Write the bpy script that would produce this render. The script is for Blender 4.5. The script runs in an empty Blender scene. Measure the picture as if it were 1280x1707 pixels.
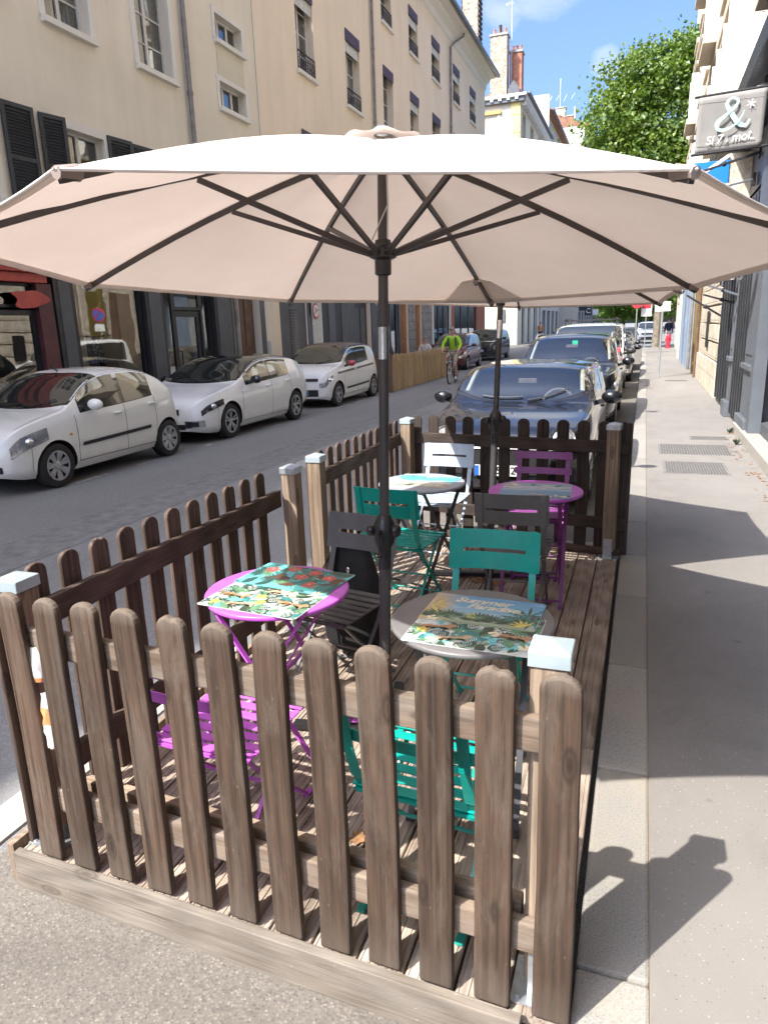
import bpy, bmesh, math, random
from mathutils import Vector, Matrix, noise as mnoise
R=math.radians; PI=math.pi
S=bpy.context.scene; COL=S.collection
random.seed(7)

# ------------------------------------------------------------------ mesh builder
class MB:
    def __init__(s): s.v=[]; s.f=[]; s.m=[]; s.mi=0
    def add(s,vs,fs):
        o=len(s.v); s.v+= [tuple(p) for p in vs]
        for f in fs: s.f.append(tuple(i+o for i in f)); s.m.append(s.mi)
        return s
    def box(s,c,d,M=None):
        hx,hy,hz=d[0]/2,d[1]/2,d[2]/2
        P=[Vector((x*hx,y*hy,z*hz)) for z in(-1,1) for y in(-1,1) for x in(-1,1)]
        if M is not None: P=[M@p for p in P]
        c=Vector(c)
        return s.add([p+c for p in P],[(0,2,3,1),(4,5,7,6),(0,1,5,4),(2,6,7,3),(0,4,6,2),(1,3,7,5)])
    def bb(s,x0,x1,y0,y1,z0,z1): return s.box(((x0+x1)/2,(y0+y1)/2,(z0+z1)/2),(abs(x1-x0),abs(y1-y0),abs(z1-z0)))
    def bar(s,a,b,w,t,up=(0,0,1)):
        a,b=Vector(a),Vector(b); d=b-a; L=d.length
        if L<1e-6: return s
        d/=L; up=Vector(up); x=d.cross(up)
        if x.length<1e-4: x=d.cross(Vector((0,1,0)))
        x.normalize(); y=x.cross(d)
        M=Matrix((x,y,d)).transposed()
        return s.box((a+b)/2,(w,t,L),M)
    def tube(s,pts,r,n=8,caps=True,flat=None):
        pts=[Vector(p) for p in pts]; k=len(pts)
        rs=r if isinstance(r,(list,tuple)) else [r]*k
        ring=[]; prev=None
        for i,p in enumerate(pts):
            d=(pts[min(i+1,k-1)]-pts[max(i-1,0)])
            d=d.normalized() if d.length>1e-9 else Vector((0,0,1))
            if prev is None:
                u=d.cross(Vector((0,0,1)))
                if u.length<.05: u=d.cross(Vector((0,1,0)))
                u.normalize()
            else:
                u=prev-d*prev.dot(d)
                if u.length<1e-6: u=d.cross(Vector((0,1,0)))
                u.normalize()
            prev=u; w=d.cross(u)
            ring.append([p+(u*math.cos(2*PI*j/n)+w*math.sin(2*PI*j/n)*(flat or 1))*rs[i] for j in range(n)])
        vs=[q for rr in ring for q in rr]; fs=[]
        for i in range(k-1):
            for j in range(n): fs.append((i*n+j,i*n+(j+1)%n,(i+1)*n+(j+1)%n,(i+1)*n+j))
        if caps: fs.append(tuple(range(n-1,-1,-1))); fs.append(tuple((k-1)*n+j for j in range(n)))
        return s.add(vs,fs)
    def lathe(s,prof,n=24,c=(0,0,0),axis='Z',caps=True,M=None):
        vs=[];c=Vector(c)
        for r,z in prof:
            for j in range(n):
                a=2*PI*j/n; p=(r*math.cos(a),r*math.sin(a),z)
                if axis=='X': p=(z,p[0],p[1])
                elif axis=='Y': p=(p[1],z,p[0])
                p=Vector(p)
                if M is not None: p=M@p
                vs.append(p+c)
        fs=[]; k=len(prof)
        for i in range(k-1):
            for j in range(n): fs.append((i*n+j,i*n+(j+1)%n,(i+1)*n+(j+1)%n,(i+1)*n+j))
        if caps: fs.append(tuple(range(n-1,-1,-1))); fs.append(tuple((k-1)*n+j for j in range(n)))
        return s.add(vs,fs)
    def prism(s,pts,f0,f1):
        # pts 2D outline, f0/f1 map 2D -> 3D for the two ends
        n=len(pts); vs=[f0(*p) for p in pts]+[f1(*p) for p in pts]
        fs=[tuple(range(n-1,-1,-1)),tuple(range(n,2*n))]+[(i,(i+1)%n,n+(i+1)%n,n+i) for i in range(n)]
        return s.add(vs,fs)
    def poly(s,pts): return s.add(pts,[tuple(range(len(pts)))])
    def grid(s,fn,nu,nv,closeu=False):
        vs=[fn(i/nu,j/nv) for j in range(nv+1) for i in range(nu+(0 if closeu else 1))]
        w=nu if closeu else nu+1
        fs=[(j*w+i,j*w+(i+1)%w,(j+1)*w+(i+1)%w,(j+1)*w+i) for j in range(nv) for i in range(nu)]
        return s.add(vs,fs)
    def ball(s,c,r,n=10,m=7,M=None):
        c=Vector(c); rr=r if isinstance(r,(tuple,list)) else (r,r,r)
        vs=[];
        for i in range(m+1):
            t=PI*i/m
            for j in range(n):
                a=2*PI*j/n; p=Vector((rr[0]*math.sin(t)*math.cos(a),rr[1]*math.sin(t)*math.sin(a),-rr[2]*math.cos(t)))
                if M is not None: p=M@p
                vs.append(p+c)
        fs=[(i*n+j,i*n+(j+1)%n,(i+1)*n+(j+1)%n,(i+1)*n+j) for i in range(m) for j in range(n)]
        return s.add(vs,fs)
    def mesh(s,name,mats,smooth=False,ang=35,merge=True):
        me=bpy.data.meshes.new(name); me.from_pydata(s.v,[],s.f)
        mats=mats if isinstance(mats,(list,tuple)) else [mats]
        for m in mats: me.materials.append(m)
        if len(mats)>1: me.polygons.foreach_set('material_index',s.m)
        bm=bmesh.new(); bm.from_mesh(me)
        if merge: bmesh.ops.remove_doubles(bm,verts=bm.verts,dist=1e-5)
        bmesh.ops.recalc_face_normals(bm,faces=bm.faces) if merge else None
        bm.to_mesh(me); bm.free()
        if smooth:
            me.polygons.foreach_set('use_smooth',[True]*len(me.polygons))
            me.set_sharp_from_angle(angle=R(ang))
        me.update(); return me
    def build(s,name,mats,parent=None,smooth=False,ang=35,bevel=0,seg=2,loc=None,rot=None,merge=True):
        o=bpy.data.objects.new(name,s.mesh(name,mats,smooth,ang,merge)); COL.objects.link(o)
        if parent is not None: o.parent=parent
        if loc is not None: o.location=loc
        if rot is not None: o.rotation_euler=rot
        if bevel:
            b=o.modifiers.new('edge','BEVEL'); b.width=bevel; b.segments=seg; b.limit_method='ANGLE'; b.angle_limit=R(40)
        return o

def tag(o,label=None,cat=None,group=None,kind=None):
    if label: o['label']=label
    if cat: o['category']=cat
    if group: o['group']=group
    if kind: o['kind']=kind
    return o
def thing(name,label,cat,loc=(0,0,0),rz=0,group=None):
    o=bpy.data.objects.new(name,None); COL.objects.link(o); o.empty_display_size=.2
    o.location=loc; o.rotation_euler=(0,0,rz); return tag(o,label,cat,group)
KIDS={}
def kids(o): return [c for c in o.children]
def dup(root,loc,rz=None,label=None,group=None):
    def rec(o,par):
        c=o.copy(); COL.objects.link(c); c.parent=par
        for ch in o.children: rec(ch,c)
        return c
    c=rec(root,None); c.location=loc
    if rz is not None: c.rotation_euler=(0,0,rz)
    if label: c['label']=label
    if group: c['group']=group
    return c

# ------------------------------------------------------------------ materials
class NT:
    def __init__(s,name):
        s.mat=bpy.data.materials.new(name); s.mat.use_nodes=True; s.t=s.mat.node_tree
        s.b=s.t.nodes['Principled BSDF']; s.out=s.t.nodes['Material Output']
    def n(s,ty,**k):
        x=s.t.nodes.new(ty)
        for a,b in k.items(): setattr(x,a,b)
        return x
    def l(s,a,b): s.t.links.new(a,b)
    def coord(s,kind='Object',scale=(1,1,1),rnd=False,rot=(0,0,0)):
        tc=s.n('ShaderNodeTexCoord'); v=tc.outputs[kind]
        if kind=='World':pass
        if rnd:
            oi=s.n('ShaderNodeObjectInfo'); mu=s.n('ShaderNodeVectorMath',operation='SCALE'); mu.inputs[0].default_value=(13.1,7.7,5.3)
            s.l(oi.outputs['Random'],mu.inputs['Scale']); ad=s.n('ShaderNodeVectorMath',operation='ADD'); s.l(v,ad.inputs[0]); s.l(mu.outputs[0],ad.inputs[1]); v=ad.outputs[0]
        mp=s.n('ShaderNodeMapping'); mp.inputs['Scale'].default_value=scale; mp.inputs['Rotation'].default_value=rot
        s.l(v,mp.inputs['Vector']); return mp.outputs[0]
    def geo(s,scale=(1,1,1)):
        g=s.n('ShaderNodeNewGeometry'); mp=s.n('ShaderNodeMapping'); mp.inputs['Scale'].default_value=scale
        s.l(g.outputs['Position'],mp.inputs['Vector']); return mp.outputs[0]
    def noise(s,v,scale,detail=4,rough=.55,dist=0):
        x=s.n('ShaderNodeTexNoise'); x.inputs['Scale'].default_value=scale; x.inputs['Detail'].default_value=detail
        x.inputs['Roughness'].default_value=rough; x.inputs['Distortion'].default_value=dist
        s.l(v,x.inputs['Vector']); return x.outputs['Fac']
    def voro(s,v,scale,feat='F1',out='Distance',rnd=1):
        x=s.n('ShaderNodeTexVoronoi',feature=feat); x.inputs['Scale'].default_value=scale; x.inputs['Randomness'].default_value=rnd
        s.l(v,x.inputs['Vector']); return x.outputs[out]
    def ramp(s,fac,stops,interp='LINEAR'):
        x=s.n('ShaderNodeValToRGB'); cr=x.color_ramp; cr.interpolation=interp
        while len(cr.elements)<len(stops): cr.elements.new(.5)
        for e,(p,c) in zip(cr.elements,stops):
            e.position=p; e.color=(c,c,c,1) if not isinstance(c,(tuple,list)) else (*c,1)
        s.l(fac,x.inputs[0]); return x.outputs[0]
    def mix(s,fac,a,b,mode='MIX'):
        x=s.n('ShaderNodeMix',data_type='RGBA',blend_type=mode)
        for i,q in ((0,fac),(6,a),(7,b)):
            if hasattr(q,'is_output') : s.l(q,x.inputs[i])
            elif i==0: x.inputs[i].default_value=q
            else: x.inputs[i].default_value=(*q,1) if len(q)==3 else q
        return x.outputs[2]
    def math(s,op,a,b=0):
        x=s.n('ShaderNodeMath',operation=op)
        for i,q in enumerate((a,b)):
            if hasattr(q,'is_output'): s.l(q,x.inputs[i])
            else: x.inputs[i].default_value=q
        return x.outputs[0]
    def col(s,c): 
        if hasattr(c,'is_output'): s.l(c,s.b.inputs['Base Color'])
        else: s.b.inputs['Base Color'].default_value=(*c,1)
    def rough(s,c):
        if hasattr(c,'is_output'): s.l(c,s.b.inputs['Roughness'])
        else: s.b.inputs['Roughness'].default_value=c
    def bump(s,h,st=.3,d=.01):
        x=s.n('ShaderNodeBump'); x.inputs['Strength'].default_value=st; x.inputs['Distance'].default_value=d
        s.l(h,x.inputs['Height']); s.l(x.outputs[0],s.b.inputs['Normal'])
    def set(s,**k):
        for a,b in k.items(): s.b.inputs[a.replace('_',' ')].default_value=b
        return s
def sc(c,k): return tuple(min(1,max(0,x*k)) for x in c)

def m_plain(name,c,rough=.5,metal=0,var=.12,scale=6,bump=0,coat=0,spec=.5):
    k=NT(name); v=k.coord(rnd=True)
    n=k.noise(v,scale,4); k.col(k.ramp(n,[(.3,sc(c,1-var)),(.7,sc(c,1+var))]))
    n2=k.noise(v,scale*7,3); k.rough(k.ramp(n2,[(.3,max(0,rough-.06)),(.7,min(1,rough+.08))]))
    k.set(Metallic=metal)
    k.b.inputs['Specular IOR Level'].default_value=spec
    if coat: k.b.inputs['Coat Weight'].default_value=coat; k.b.inputs['Coat Roughness'].default_value=.03
    if bump: k.bump(k.noise(v,scale*9,3),bump,.003)
    return k.mat
def m_wood(name,base,dark,grey,wear=.45,axis=2,rough=.75,greyamt=.55,knot=True,top=False):
    k=NT(name); st=[120,120,120]; st[axis]=3.0
    v=k.coord(rnd=True); 
    mp=k.n('ShaderNodeMapping'); mp.inputs['Scale'].default_value=st; k.l(v,mp.inputs[0]); g=mp.outputs[0]
    st2=[7,7,7]; st2[axis]=.9
    mp2=k.n('ShaderNodeMapping'); mp2.inputs['Scale'].default_value=st2; k.l(v,mp2.inputs[0]); g2=mp2.outputs[0]
    w=k.n('ShaderNodeTexWave',wave_type='BANDS',bands_direction=('X','Y','X')[axis]); w.inputs['Scale'].default_value=1.3; w.inputs['Distortion'].default_value=9; w.inputs['Detail'].default_value=2; w.inputs['Detail Scale'].default_value=.8
    k.l(g2,w.inputs['Vector'])
    fine=k.noise(g,1.0,5,.65)
    f=k.mix(.16,fine,w.outputs['Fac'])
    c=k.ramp(f,[(.30,dark),(.5,base),(.72,sc(base,1.5))])
    st4=[30,30,30]; st4[axis]=.55
    mp4=k.n('ShaderNodeMapping'); mp4.inputs['Scale'].default_value=st4; k.l(v,mp4.inputs[0]); ck=k.noise(mp4.outputs[0],1.0,3,.5)
    c=k.mix(k.ramp(ck,[(.30,.8),(.37,0)]),c,sc(dark,.55))
    tone=k.noise(v,2.3,3,.6); c=k.mix(k.ramp(tone,[(.35,.55),(.62,0)]),c,sc(dark,1.15))
    st5=[16,16,16]; st5[axis]=3.2
    mp5=k.n('ShaderNodeMapping'); mp5.inputs['Scale'].default_value=st5; k.l(v,mp5.inputs[0]); blot=k.noise(mp5.outputs[0],1.0,7,.72,.5)
    c=k.mix(k.ramp(blot,[(wear,0),(wear+.28,greyamt)]),c,grey)
    oi=k.n('ShaderNodeObjectInfo')
    c=k.mix(1,c,k.ramp(oi.outputs['Random'],[(0,.8),(1,1.15)]),'MULTIPLY')
    if knot:
        st3=[9,9,9]; st3[axis]=3.2
        mp3=k.n('ShaderNodeMapping'); mp3.inputs['Scale'].default_value=st3; k.l(v,mp3.inputs[0])
        kn=k.voro(mp3.outputs[0],1.0)
        c=k.mix(k.ramp(kn,[(.05,.9),(.10,.35),(.13,.8),(.19,0)]),c,sc(dark,.7))
        # small pale scuffs
        sp=k.voro(k.coord(scale=(1,1,.45) if axis==2 else (.45,1,1) if axis==0 else (1,.45,1),rnd=True),26)
        c=k.mix(k.ramp(sp,[(.03,.4),(.07,0)]),c,sc(grey,1.6))
    if top:
        sp_=k.n('ShaderNodeSeparateXYZ'); k.l(k.coord(),sp_.inputs[0]); zz=k.math('ADD',sp_.outputs[2],k.math('MULTIPLY',fine,.03))
        c=k.mix(k.ramp(zz,[(.945,0),(.985,.6)]),c,sc(grey,1.25))
        c=k.mix(k.ramp(zz,[(.03,.45),(.16,0)]),c,sc(grey,.8))
    k.col(c); k.rough(rough); k.bump(f,.6,.004); k.b.inputs['Specular IOR Level'].default_value=.3
    return k.mat
def m_plaster(name,c,var=.06,dirt=.12,scale=.5):
    k=NT(name); v=k.geo()
    big=k.noise(v,scale,5,.6); streak=k.noise(k.geo((2.2,2.2,.18)),1,4,.6)
    col=k.ramp(big,[(.3,sc(c,1-var)),(.7,sc(c,1+var))])
    col=k.mix(k.ramp(streak,[(.45,0),(.75,dirt)]),col,sc(c,.68))
    k.col(col); k.rough(.9); k.bump(k.noise(v,60,4),.25,.004); k.b.inputs['Specular IOR Level'].default_value=.2
    return k.mat
def m_glass(name,tint=(.02,.025,.025),refl=.5,trans=0.0,rough=.02):
    # glossy pane over a dark or see-through body
    k=NT(name); t=k.t
    gl=k.n('ShaderNodeBsdfGlossy'); gl.inputs['Roughness'].default_value=rough; gl.inputs['Color'].default_value=(.95,.97,.97,1)
    if trans>0:
        base=k.n('ShaderNodeBsdfTransparent'); base.inputs['Color'].default_value=(trans,trans,trans*.98,1)
    else:
        base=k.n('ShaderNodeBsdfDiffuse'); base.inputs['Color'].default_value=(*tint,1)
    fr=k.n('ShaderNodeFresnel'); fr.inputs['IOR'].default_value=1.55
    mu=k.math('MULTIPLY_ADD',fr.outputs[0],1.0); t.nodes[-1].inputs[2].default_value=refl*.25 if False else 0
    f=k.math('ADD',k.math('MULTIPLY',fr.outputs[0],1.3),refl)
    f=k.math('MINIMUM',f,1.0)
    v=k.geo(); nb=k.n('ShaderNodeBump'); nb.inputs['Strength'].default_value=.06; nb.inputs['Distance'].default_value=.02
    k.l(k.noise(v,1.6,2),nb.inputs['Height']); k.l(nb.outputs[0],gl.inputs['Normal'])
    mx=k.n('ShaderNodeMixShader'); k.l(f,mx.inputs[0]); k.l(base.outputs[0],mx.inputs[1]); k.l(gl.outputs[0],mx.inputs[2])
    k.l(mx.outputs[0],k.out.inputs[0]); return k.mat
MT={}
# ---- ground
def mk_asphalt():
    k=NT('asphalt'); v=k.geo()
    big=k.noise(v,.35,5,.6); fine=k.noise(v,90,3,.7); vo=k.voro(v,75,out='Color')
    sep=k.n('ShaderNodeSeparateColor'); k.l(vo,sep.inputs[0])
    c=k.ramp(big,[(.3,(.175,.171,.166)),(.7,(.235,.229,.221))])
    c=k.mix(k.ramp(fine,[(.35,.6),(.65,0)]),c,(.085,.083,.08))
    c=k.mix(k.ramp(sep.outputs[0],[(.86,0),(.95,.5)]),c,(.28,.26,.23))
    # long tyre-worn bands along the street, patches
    band=k.noise(k.geo((.8,.02,1)),1.2,3); c=k.mix(k.ramp(band,[(.4,0),(.7,.35)]),c,(.27,.264,.255))
    k.col(c); k.rough(.85); k.bump(fine,.5,.006); return k.mat
MT['asphalt']=mk_asphalt()
def mk_parking():
    k=NT('parking_asphalt'); v=k.geo()
    big=k.noise(v,1.1,5,.6); fine=k.noise(v,120,3,.7); vo=k.voro(v,130,out='Color'); vd=k.voro(v,130)
    sep=k.n('ShaderNodeSeparateColor'); k.l(vo,sep.inputs[0])
    c=k.ramp(big,[(.3,(.14,.126,.108)),(.7,(.195,.178,.155))])
    st=k.ramp(sep.outputs[0],[(0,(.07,.062,.055)),(.35,(.14,.12,.10)),(.7,(.20,.175,.145)),(.92,(.27,.24,.2)),(1,(.36,.32,.27))])
    c=k.mix(k.ramp(vd,[(.3,.8),(.6,.15)]),c,st); dirt=k.noise(v,2.6,6,.7,.7); c=k.mix(k.ramp(dirt,[(.45,0),(.75,.45)]),c,(.085,.075,.065))
    c=k.mix(k.ramp(fine,[(.3,.45),(.6,0)]),c,(.09,.08,.07))
    k.col(c); k.rough(.9); k.bump(vd,-.5,.006); return k.mat
MT['parking']=mk_parking()
def mk_sidewalk():
    k=NT('sidewalk_asphalt'); v=k.geo()
    big=k.noise(v,.7,6,.65); fine=k.noise(v,150,2,.6); vo=k.voro(v,105,out='Color'); vd=k.voro(v,105)
    sep=k.n('ShaderNodeSeparateColor'); k.l(vo,sep.inputs[0])
    c=k.ramp(big,[(.3,(.19,.176,.158)),(.72,(.232,.216,.195))])
    pick=k.math('MULTIPLY',k.ramp(sep.outputs[0],[(.80,0),(.86,.85)]),k.ramp(vd,[(.16,1),(.32,0)]))
    c=k.mix(pick,c,k.ramp(sep.outputs[1],[(0,(.06,.055,.05)),(.35,(.12,.1,.09)),(.5,(.36,.33,.30)),(1,(.46,.44,.41))]))
    stain=k.noise(v,1.9,5,.7,.5); c=k.mix(k.ramp(stain,[(.5,0),(.72,.45)]),c,(.14,.131,.12)); st2=k.noise(k.geo((1,.35,1)),.8,6,.7,.8); c=k.mix(k.ramp(st2,[(.52,0),(.7,.4)]),c,(.30,.285,.26))
    gum=k.voro(v,2.3); c=k.mix(k.ramp(gum,[(.035,.5),(.05,0)]),c,(.12,.115,.11)); k.col(c); k.rough(.85); k.bump(fine,.25,.004); return k.mat
MT['sidewalk']=mk_sidewalk()
def mk_granite(name,a,b,st):
    k=NT(name); v=k.coord(rnd=True); g=k.geo()
    n=k.noise(g,170,3,.7); big=k.noise(g,3.,5,.65)
    c=k.ramp(n,[(.3,a),(.5,b),(.72,sc(b,1.25))])
    c=k.mix(k.ramp(big,[(.42,0),(.7,.7)]),c,st)
    oi=k.n('ShaderNodeObjectInfo'); c=k.mix(1,c,k.ramp(oi.outputs['Random'],[(0,.82),(1,1.15)]),'MULTIPLY')
    k.col(c); k.rough(.8); k.bump(n,.3,.004); return k.mat
MT['granite']=mk_granite('kerb_granite',(.14,.135,.128),(.27,.26,.24),(.33,.29,.225))
MT['step_stone']=mk_granite('step_stone',(.27,.25,.22),(.36,.335,.295),(.33,.3,.26))
MT['paint_white']=m_plain('road_paint',(.30,.295,.28),.8,var=.55,scale=9)
# ---- wood
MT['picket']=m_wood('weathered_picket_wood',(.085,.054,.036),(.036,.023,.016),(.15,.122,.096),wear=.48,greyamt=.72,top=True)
MT['picket_shade']=m_wood('shade_darkened_picket_wood',(.058,.043,.036),(.028,.021,.018),(.10,.085,.072),wear=.55,greyamt=.4)  # back fence: stained picket wood darkened, deep shade put into the colour
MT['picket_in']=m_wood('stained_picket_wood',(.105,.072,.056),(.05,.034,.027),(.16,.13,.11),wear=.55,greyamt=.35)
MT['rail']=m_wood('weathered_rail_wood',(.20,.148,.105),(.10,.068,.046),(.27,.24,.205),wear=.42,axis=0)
MT['rail_shade']=m_wood('shade_darkened_rail_wood',(.058,.043,.036),(.028,.021,.018),(.10,.085,.072),wear=.55,axis=0,greyamt=.4)  # back fence rails, their tone lowered likewise to paint in the shade
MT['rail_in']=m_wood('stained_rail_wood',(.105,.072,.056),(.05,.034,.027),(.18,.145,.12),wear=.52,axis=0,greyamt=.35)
MT['raw_rail']=m_wood('raw_rail_wood',(.40,.31,.225),(.26,.19,.135),(.42,.35,.28),wear=.5,axis=0,greyamt=.3)
MT['post']=m_wood('raw_post_wood',(.31,.235,.165),(.17,.12,.085),(.32,.275,.23),wear=.5)
MT['board']=m_wood('grey_board_wood',(.235,.20,.16),(.14,.115,.09),(.29,.265,.23),wear=.4,axis=0)
MT['deck']=m_wood('deck_wood',(.43,.345,.275),(.20,.15,.115),(.56,.49,.42),wear=.42,axis=1)
MT['galv']=m_plain('galvanised_steel',(.55,.58,.6),.45,.8,.2,25)
MT['cap']=m_plain('post_cap_aluminium',(.42,.50,.52),.4,.3,.05,20)
# ---- parasol
def mk_canopy():
    k=NT('canopy_fabric'); v=k.coord()
    n=k.noise(v,2.2,4,.6); cl=k.ramp(n,[(.3,(.74,.69,.64)),(.7,(.80,.755,.705))])
    d=k.n('ShaderNodeBsdfDiffuse'); tr=k.n('ShaderNodeBsdfTranslucent'); k.l(cl,d.inputs[0])
    tc=k.mix(1,cl,(.84,.71,.64),'MULTIPLY'); k.l(tc,tr.inputs[0])
    bp=k.n('ShaderNodeBump'); bp.inputs['Strength'].default_value=.35; bp.inputs['Distance'].default_value=.02
    k.l(k.noise(k.coord(scale=(1,1,1)),7,3,.6,.8),bp.inputs['Height']); k.l(bp.outputs[0],d.inputs['Normal'])
    mx=k.n('ShaderNodeMixShader'); mx.inputs[0].default_value=.25
    k.l(d.outputs[0],mx.inputs[1]); k.l(tr.outputs[0],mx.inputs[2]); k.l(mx.outputs[0],k.out.inputs[0]); return k.mat
MT['canopy']=mk_canopy()
MT['hem']=m_plain('canopy_hem',(.30,.24,.21),.9)
MT['pole']=m_plain('parasol_pole_paint',(.075,.07,.07),.38,.35,.1,9)
MT['rib']=m_plain('parasol_rib_paint',(.06,.05,.048),.45,.2,.1,9)
MT['chrome']=m_plain('polished_steel',(.75,.75,.76),.16,1,.05,9)
MT['black_plastic']=m_plain('black_plastic',(.02,.02,.021),.32,0,.2,9)
MT['string']=m_plain('cord_white',(.6,.57,.52),.8)
# ---- furniture paint
for nm,c in (('teal',(.0,.36,.30)),('magenta',(.56,.12,.60)),('purple',(.25,.055,.25)),('anthracite',(.14,.14,.143)),('pale_blue',(.45,.54,.66)),('table_grey',(.165,.16,.16)),('table_pale',(.36,.39,.44)),('dark_legs',(.05,.05,.055))):
    k=NT('powder_coat_'+nm); v=k.coord(rnd=True); n=k.noise(v,9,5,.65); cc=k.ramp(n,[(.3,sc(c,.86)),(.7,sc(c,1.1))])
    dust=k.noise(v,3.2,5,.7,.6); cc=k.mix(k.ramp(dust,[(.5,0),(.8,.16)]),cc,(.4,.37,.33))
    chip=k.voro(v,38); sel=k.noise(v,2.1,2); cc=k.mix(k.math('MULTIPLY',k.ramp(chip,[(.05,.9),(.09,0)]),k.ramp(sel,[(.52,0),(.56,1)])),cc,(.16,.13,.11))
    k.col(cc); k.rough(k.ramp(dust,[(.35,.30),(.75,.52)])); MT[nm]=k.mat
for nm,c in (('p_white',(.60,.64,.60)),('p_dkgreen',(.035,.10,.085)),('p_green',(.13,.27,.15)),('p_aqua',(.16,.52,.55)),('p_orange',(.47,.27,.14)),('p_brown',(.12,.06,.04)),('p_red',(.6,.11,.09)),('p_yellow',(.68,.55,.12)),('p_black',(.03,.03,.028)),('p_blue',(.1,.3,.5)),('p_sand',(.5,.38,.25)),('p_teal',(.05,.22,.22)),('p_pink',(.7,.35,.35)),('p_cream',(.78,.7,.5)),('p_palm',(.05,.075,.045))):
    MT[nm]=m_plain('print_'+nm[2:],c,.42,0,.22,40)
def mk_skyprint(name,stops,axis):
    k=NT(name); v=k.coord(); sp=k.n('ShaderNodeSeparateXYZ'); k.l(v,sp.inputs[0])
    w=k.math('ADD',sp.outputs[axis],k.math('MULTIPLY',k.noise(v,9,4,.6,.5),.08))
    k.col(k.ramp(w,stops)); k.rough(.38); return k.mat
def mk_summer():
    k=NT('print_beach_sky'); v=k.coord(); sp=k.n('ShaderNodeSeparateXYZ'); k.l(v,sp.inputs[0])
    y=k.math('ADD',k.math('MULTIPLY',sp.outputs[1],3.2),.5)
    a=k.ramp(y,[(.05,(.2,.26,.13)),(.22,(.36,.45,.36)),(.34,(.30,.48,.55)),(.6,(.15,.38,.56)),(1,(.08,.27,.5))])
    x=k.math('ADD',k.math('MULTIPLY',sp.outputs[0],2.4),.5)
    c=k.mix(k.ramp(x,[(.0,.85),(.28,0)]),a,(.62,.42,.16))
    c=k.mix(k.ramp(k.noise(k.coord(scale=(1,3,1)),7,4,.6,.6),[(.52,0),(.72,.5)]),c,(.62,.72,.78))
    k.col(c); k.rough(.35); return k.mat
MT['summer']=mk_summer()
def mk_beach(name,seed):
    k=NT(name); v=k.coord(); mp=k.n('ShaderNodeMapping'); mp.inputs['Location'].default_value=(seed,seed*2,0); k.l(v,mp.inputs[0]); sp=k.n('ShaderNodeSeparateXYZ'); k.l(v,sp.inputs[0])
    w=k.math('ADD',k.math('MULTIPLY',sp.outputs[1],1.9),k.math('MULTIPLY',k.noise(mp.outputs[0],8,5,.65,.6),.55))
    c=k.ramp(w,[(.0,(.55,.5,.36)),(.14,(.7,.68,.6)),(.22,(.5,.68,.66)),(.32,(.12,.5,.58)),(.5,(.1,.4,.58)),(.62,(.42,.6,.66)),(.8,(.6,.68,.42))])
    k.col(c); k.rough(.35); return k.mat
MT['beach']=mk_beach('print_turquoise_beach',1.3)
MT['ocean']=mk_skyprint('print_ocean',[(.0,(.15,.3,.48)),(.03,(.2,.38,.55)),(.07,(.5,.55,.58)),(.09,(.25,.33,.4)),(.13,(.6,.6,.62)),(.16,(.3,.38,.46))],1)
MT['leafdry']=m_plain('dry_leaf',(.30,.16,.07),.8,0,.4,30)
MT['bag_black']=m_plain('backpack_fabric',(.012,.012,.013),.75,0,.3,20,.3)
MT['paper_white']=m_plain('crumpled_wrapper_white',(.78,.76,.7),.5,0,.1,30)
MT['paper_orange']=m_plain('crumpled_wrapper_orange',(.72,.33,.14),.5,0,.2,30)
MT['paper_yellow']=m_plain('crumpled_wrapper_yellow',(.75,.6,.25),.5,0,.2,30)
# ================================================================== SETTING: ground
def sheet(name,x0,x1,y0,y1,z,mat,nx=1,ny=1):
    m=MB(); m.grid(lambda u,v:(x0+(x1-x0)*u,y0+(y1-y0)*v,z),nx,ny)
    return tag(m.build(name,mat),kind='structure')
ZR=-.12
sheet('ground',-260,260,-60,420,ZR-.05,MT['asphalt'])
sheet('road',-8.95,-2.18,-45,180,ZR,MT['asphalt'])
sheet('parking_lane',-2.18,-.10,-45,180,ZR,MT['parking'])
o=MB().bb(-.08,.0,0,1,0,1)
# right pavement + kerb stones
m=MB(); m.bb(.116,1.95,-45,49,-.4,.0); tag(m.build('pavement',MT['sidewalk']),kind='structure')
m=MB(); m.bb(-13,-8.95,-45,47.2,-.4,.02); tag(m.build('pavement',MT['sidewalk']),kind='structure')
m=MB(); m.bb(-13,-8.95,60.2,170,-.4,.02); tag(m.build('pavement',MT['sidewalk']),kind='structure')
y=-6.0; i=0; proto=None
lens=[1.0,.98,1.05,.92]
while y<48:
    L=lens[i%4]*( .97 if y<6 else 1.6)
    m=MB(); m.bb(-.082,.114,-L/2+.004,L/2-.004,-.4,.002)
    k=m.build('kerb',MT['granite'],bevel=.012,loc=(0,y+L/2,random.uniform(-.002,.002))); tag(k,kind='structure')
    y+=L; i+=1
# thin dark joint between kerb and pavement filled with sand
m=MB(); m.bb(.1125,.118,-6,48,-.05,-.006); tag(m.build('pavement_joint',m_plain('joint_sand',(.25,.2,.14),.95)),kind='structure')
# left kerb
m=MB(); m.bb(-8.95,-8.78,-45,47.2,-.4,.0); tag(m.build('kerb_far_side',MT['granite']),kind='structure')
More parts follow.
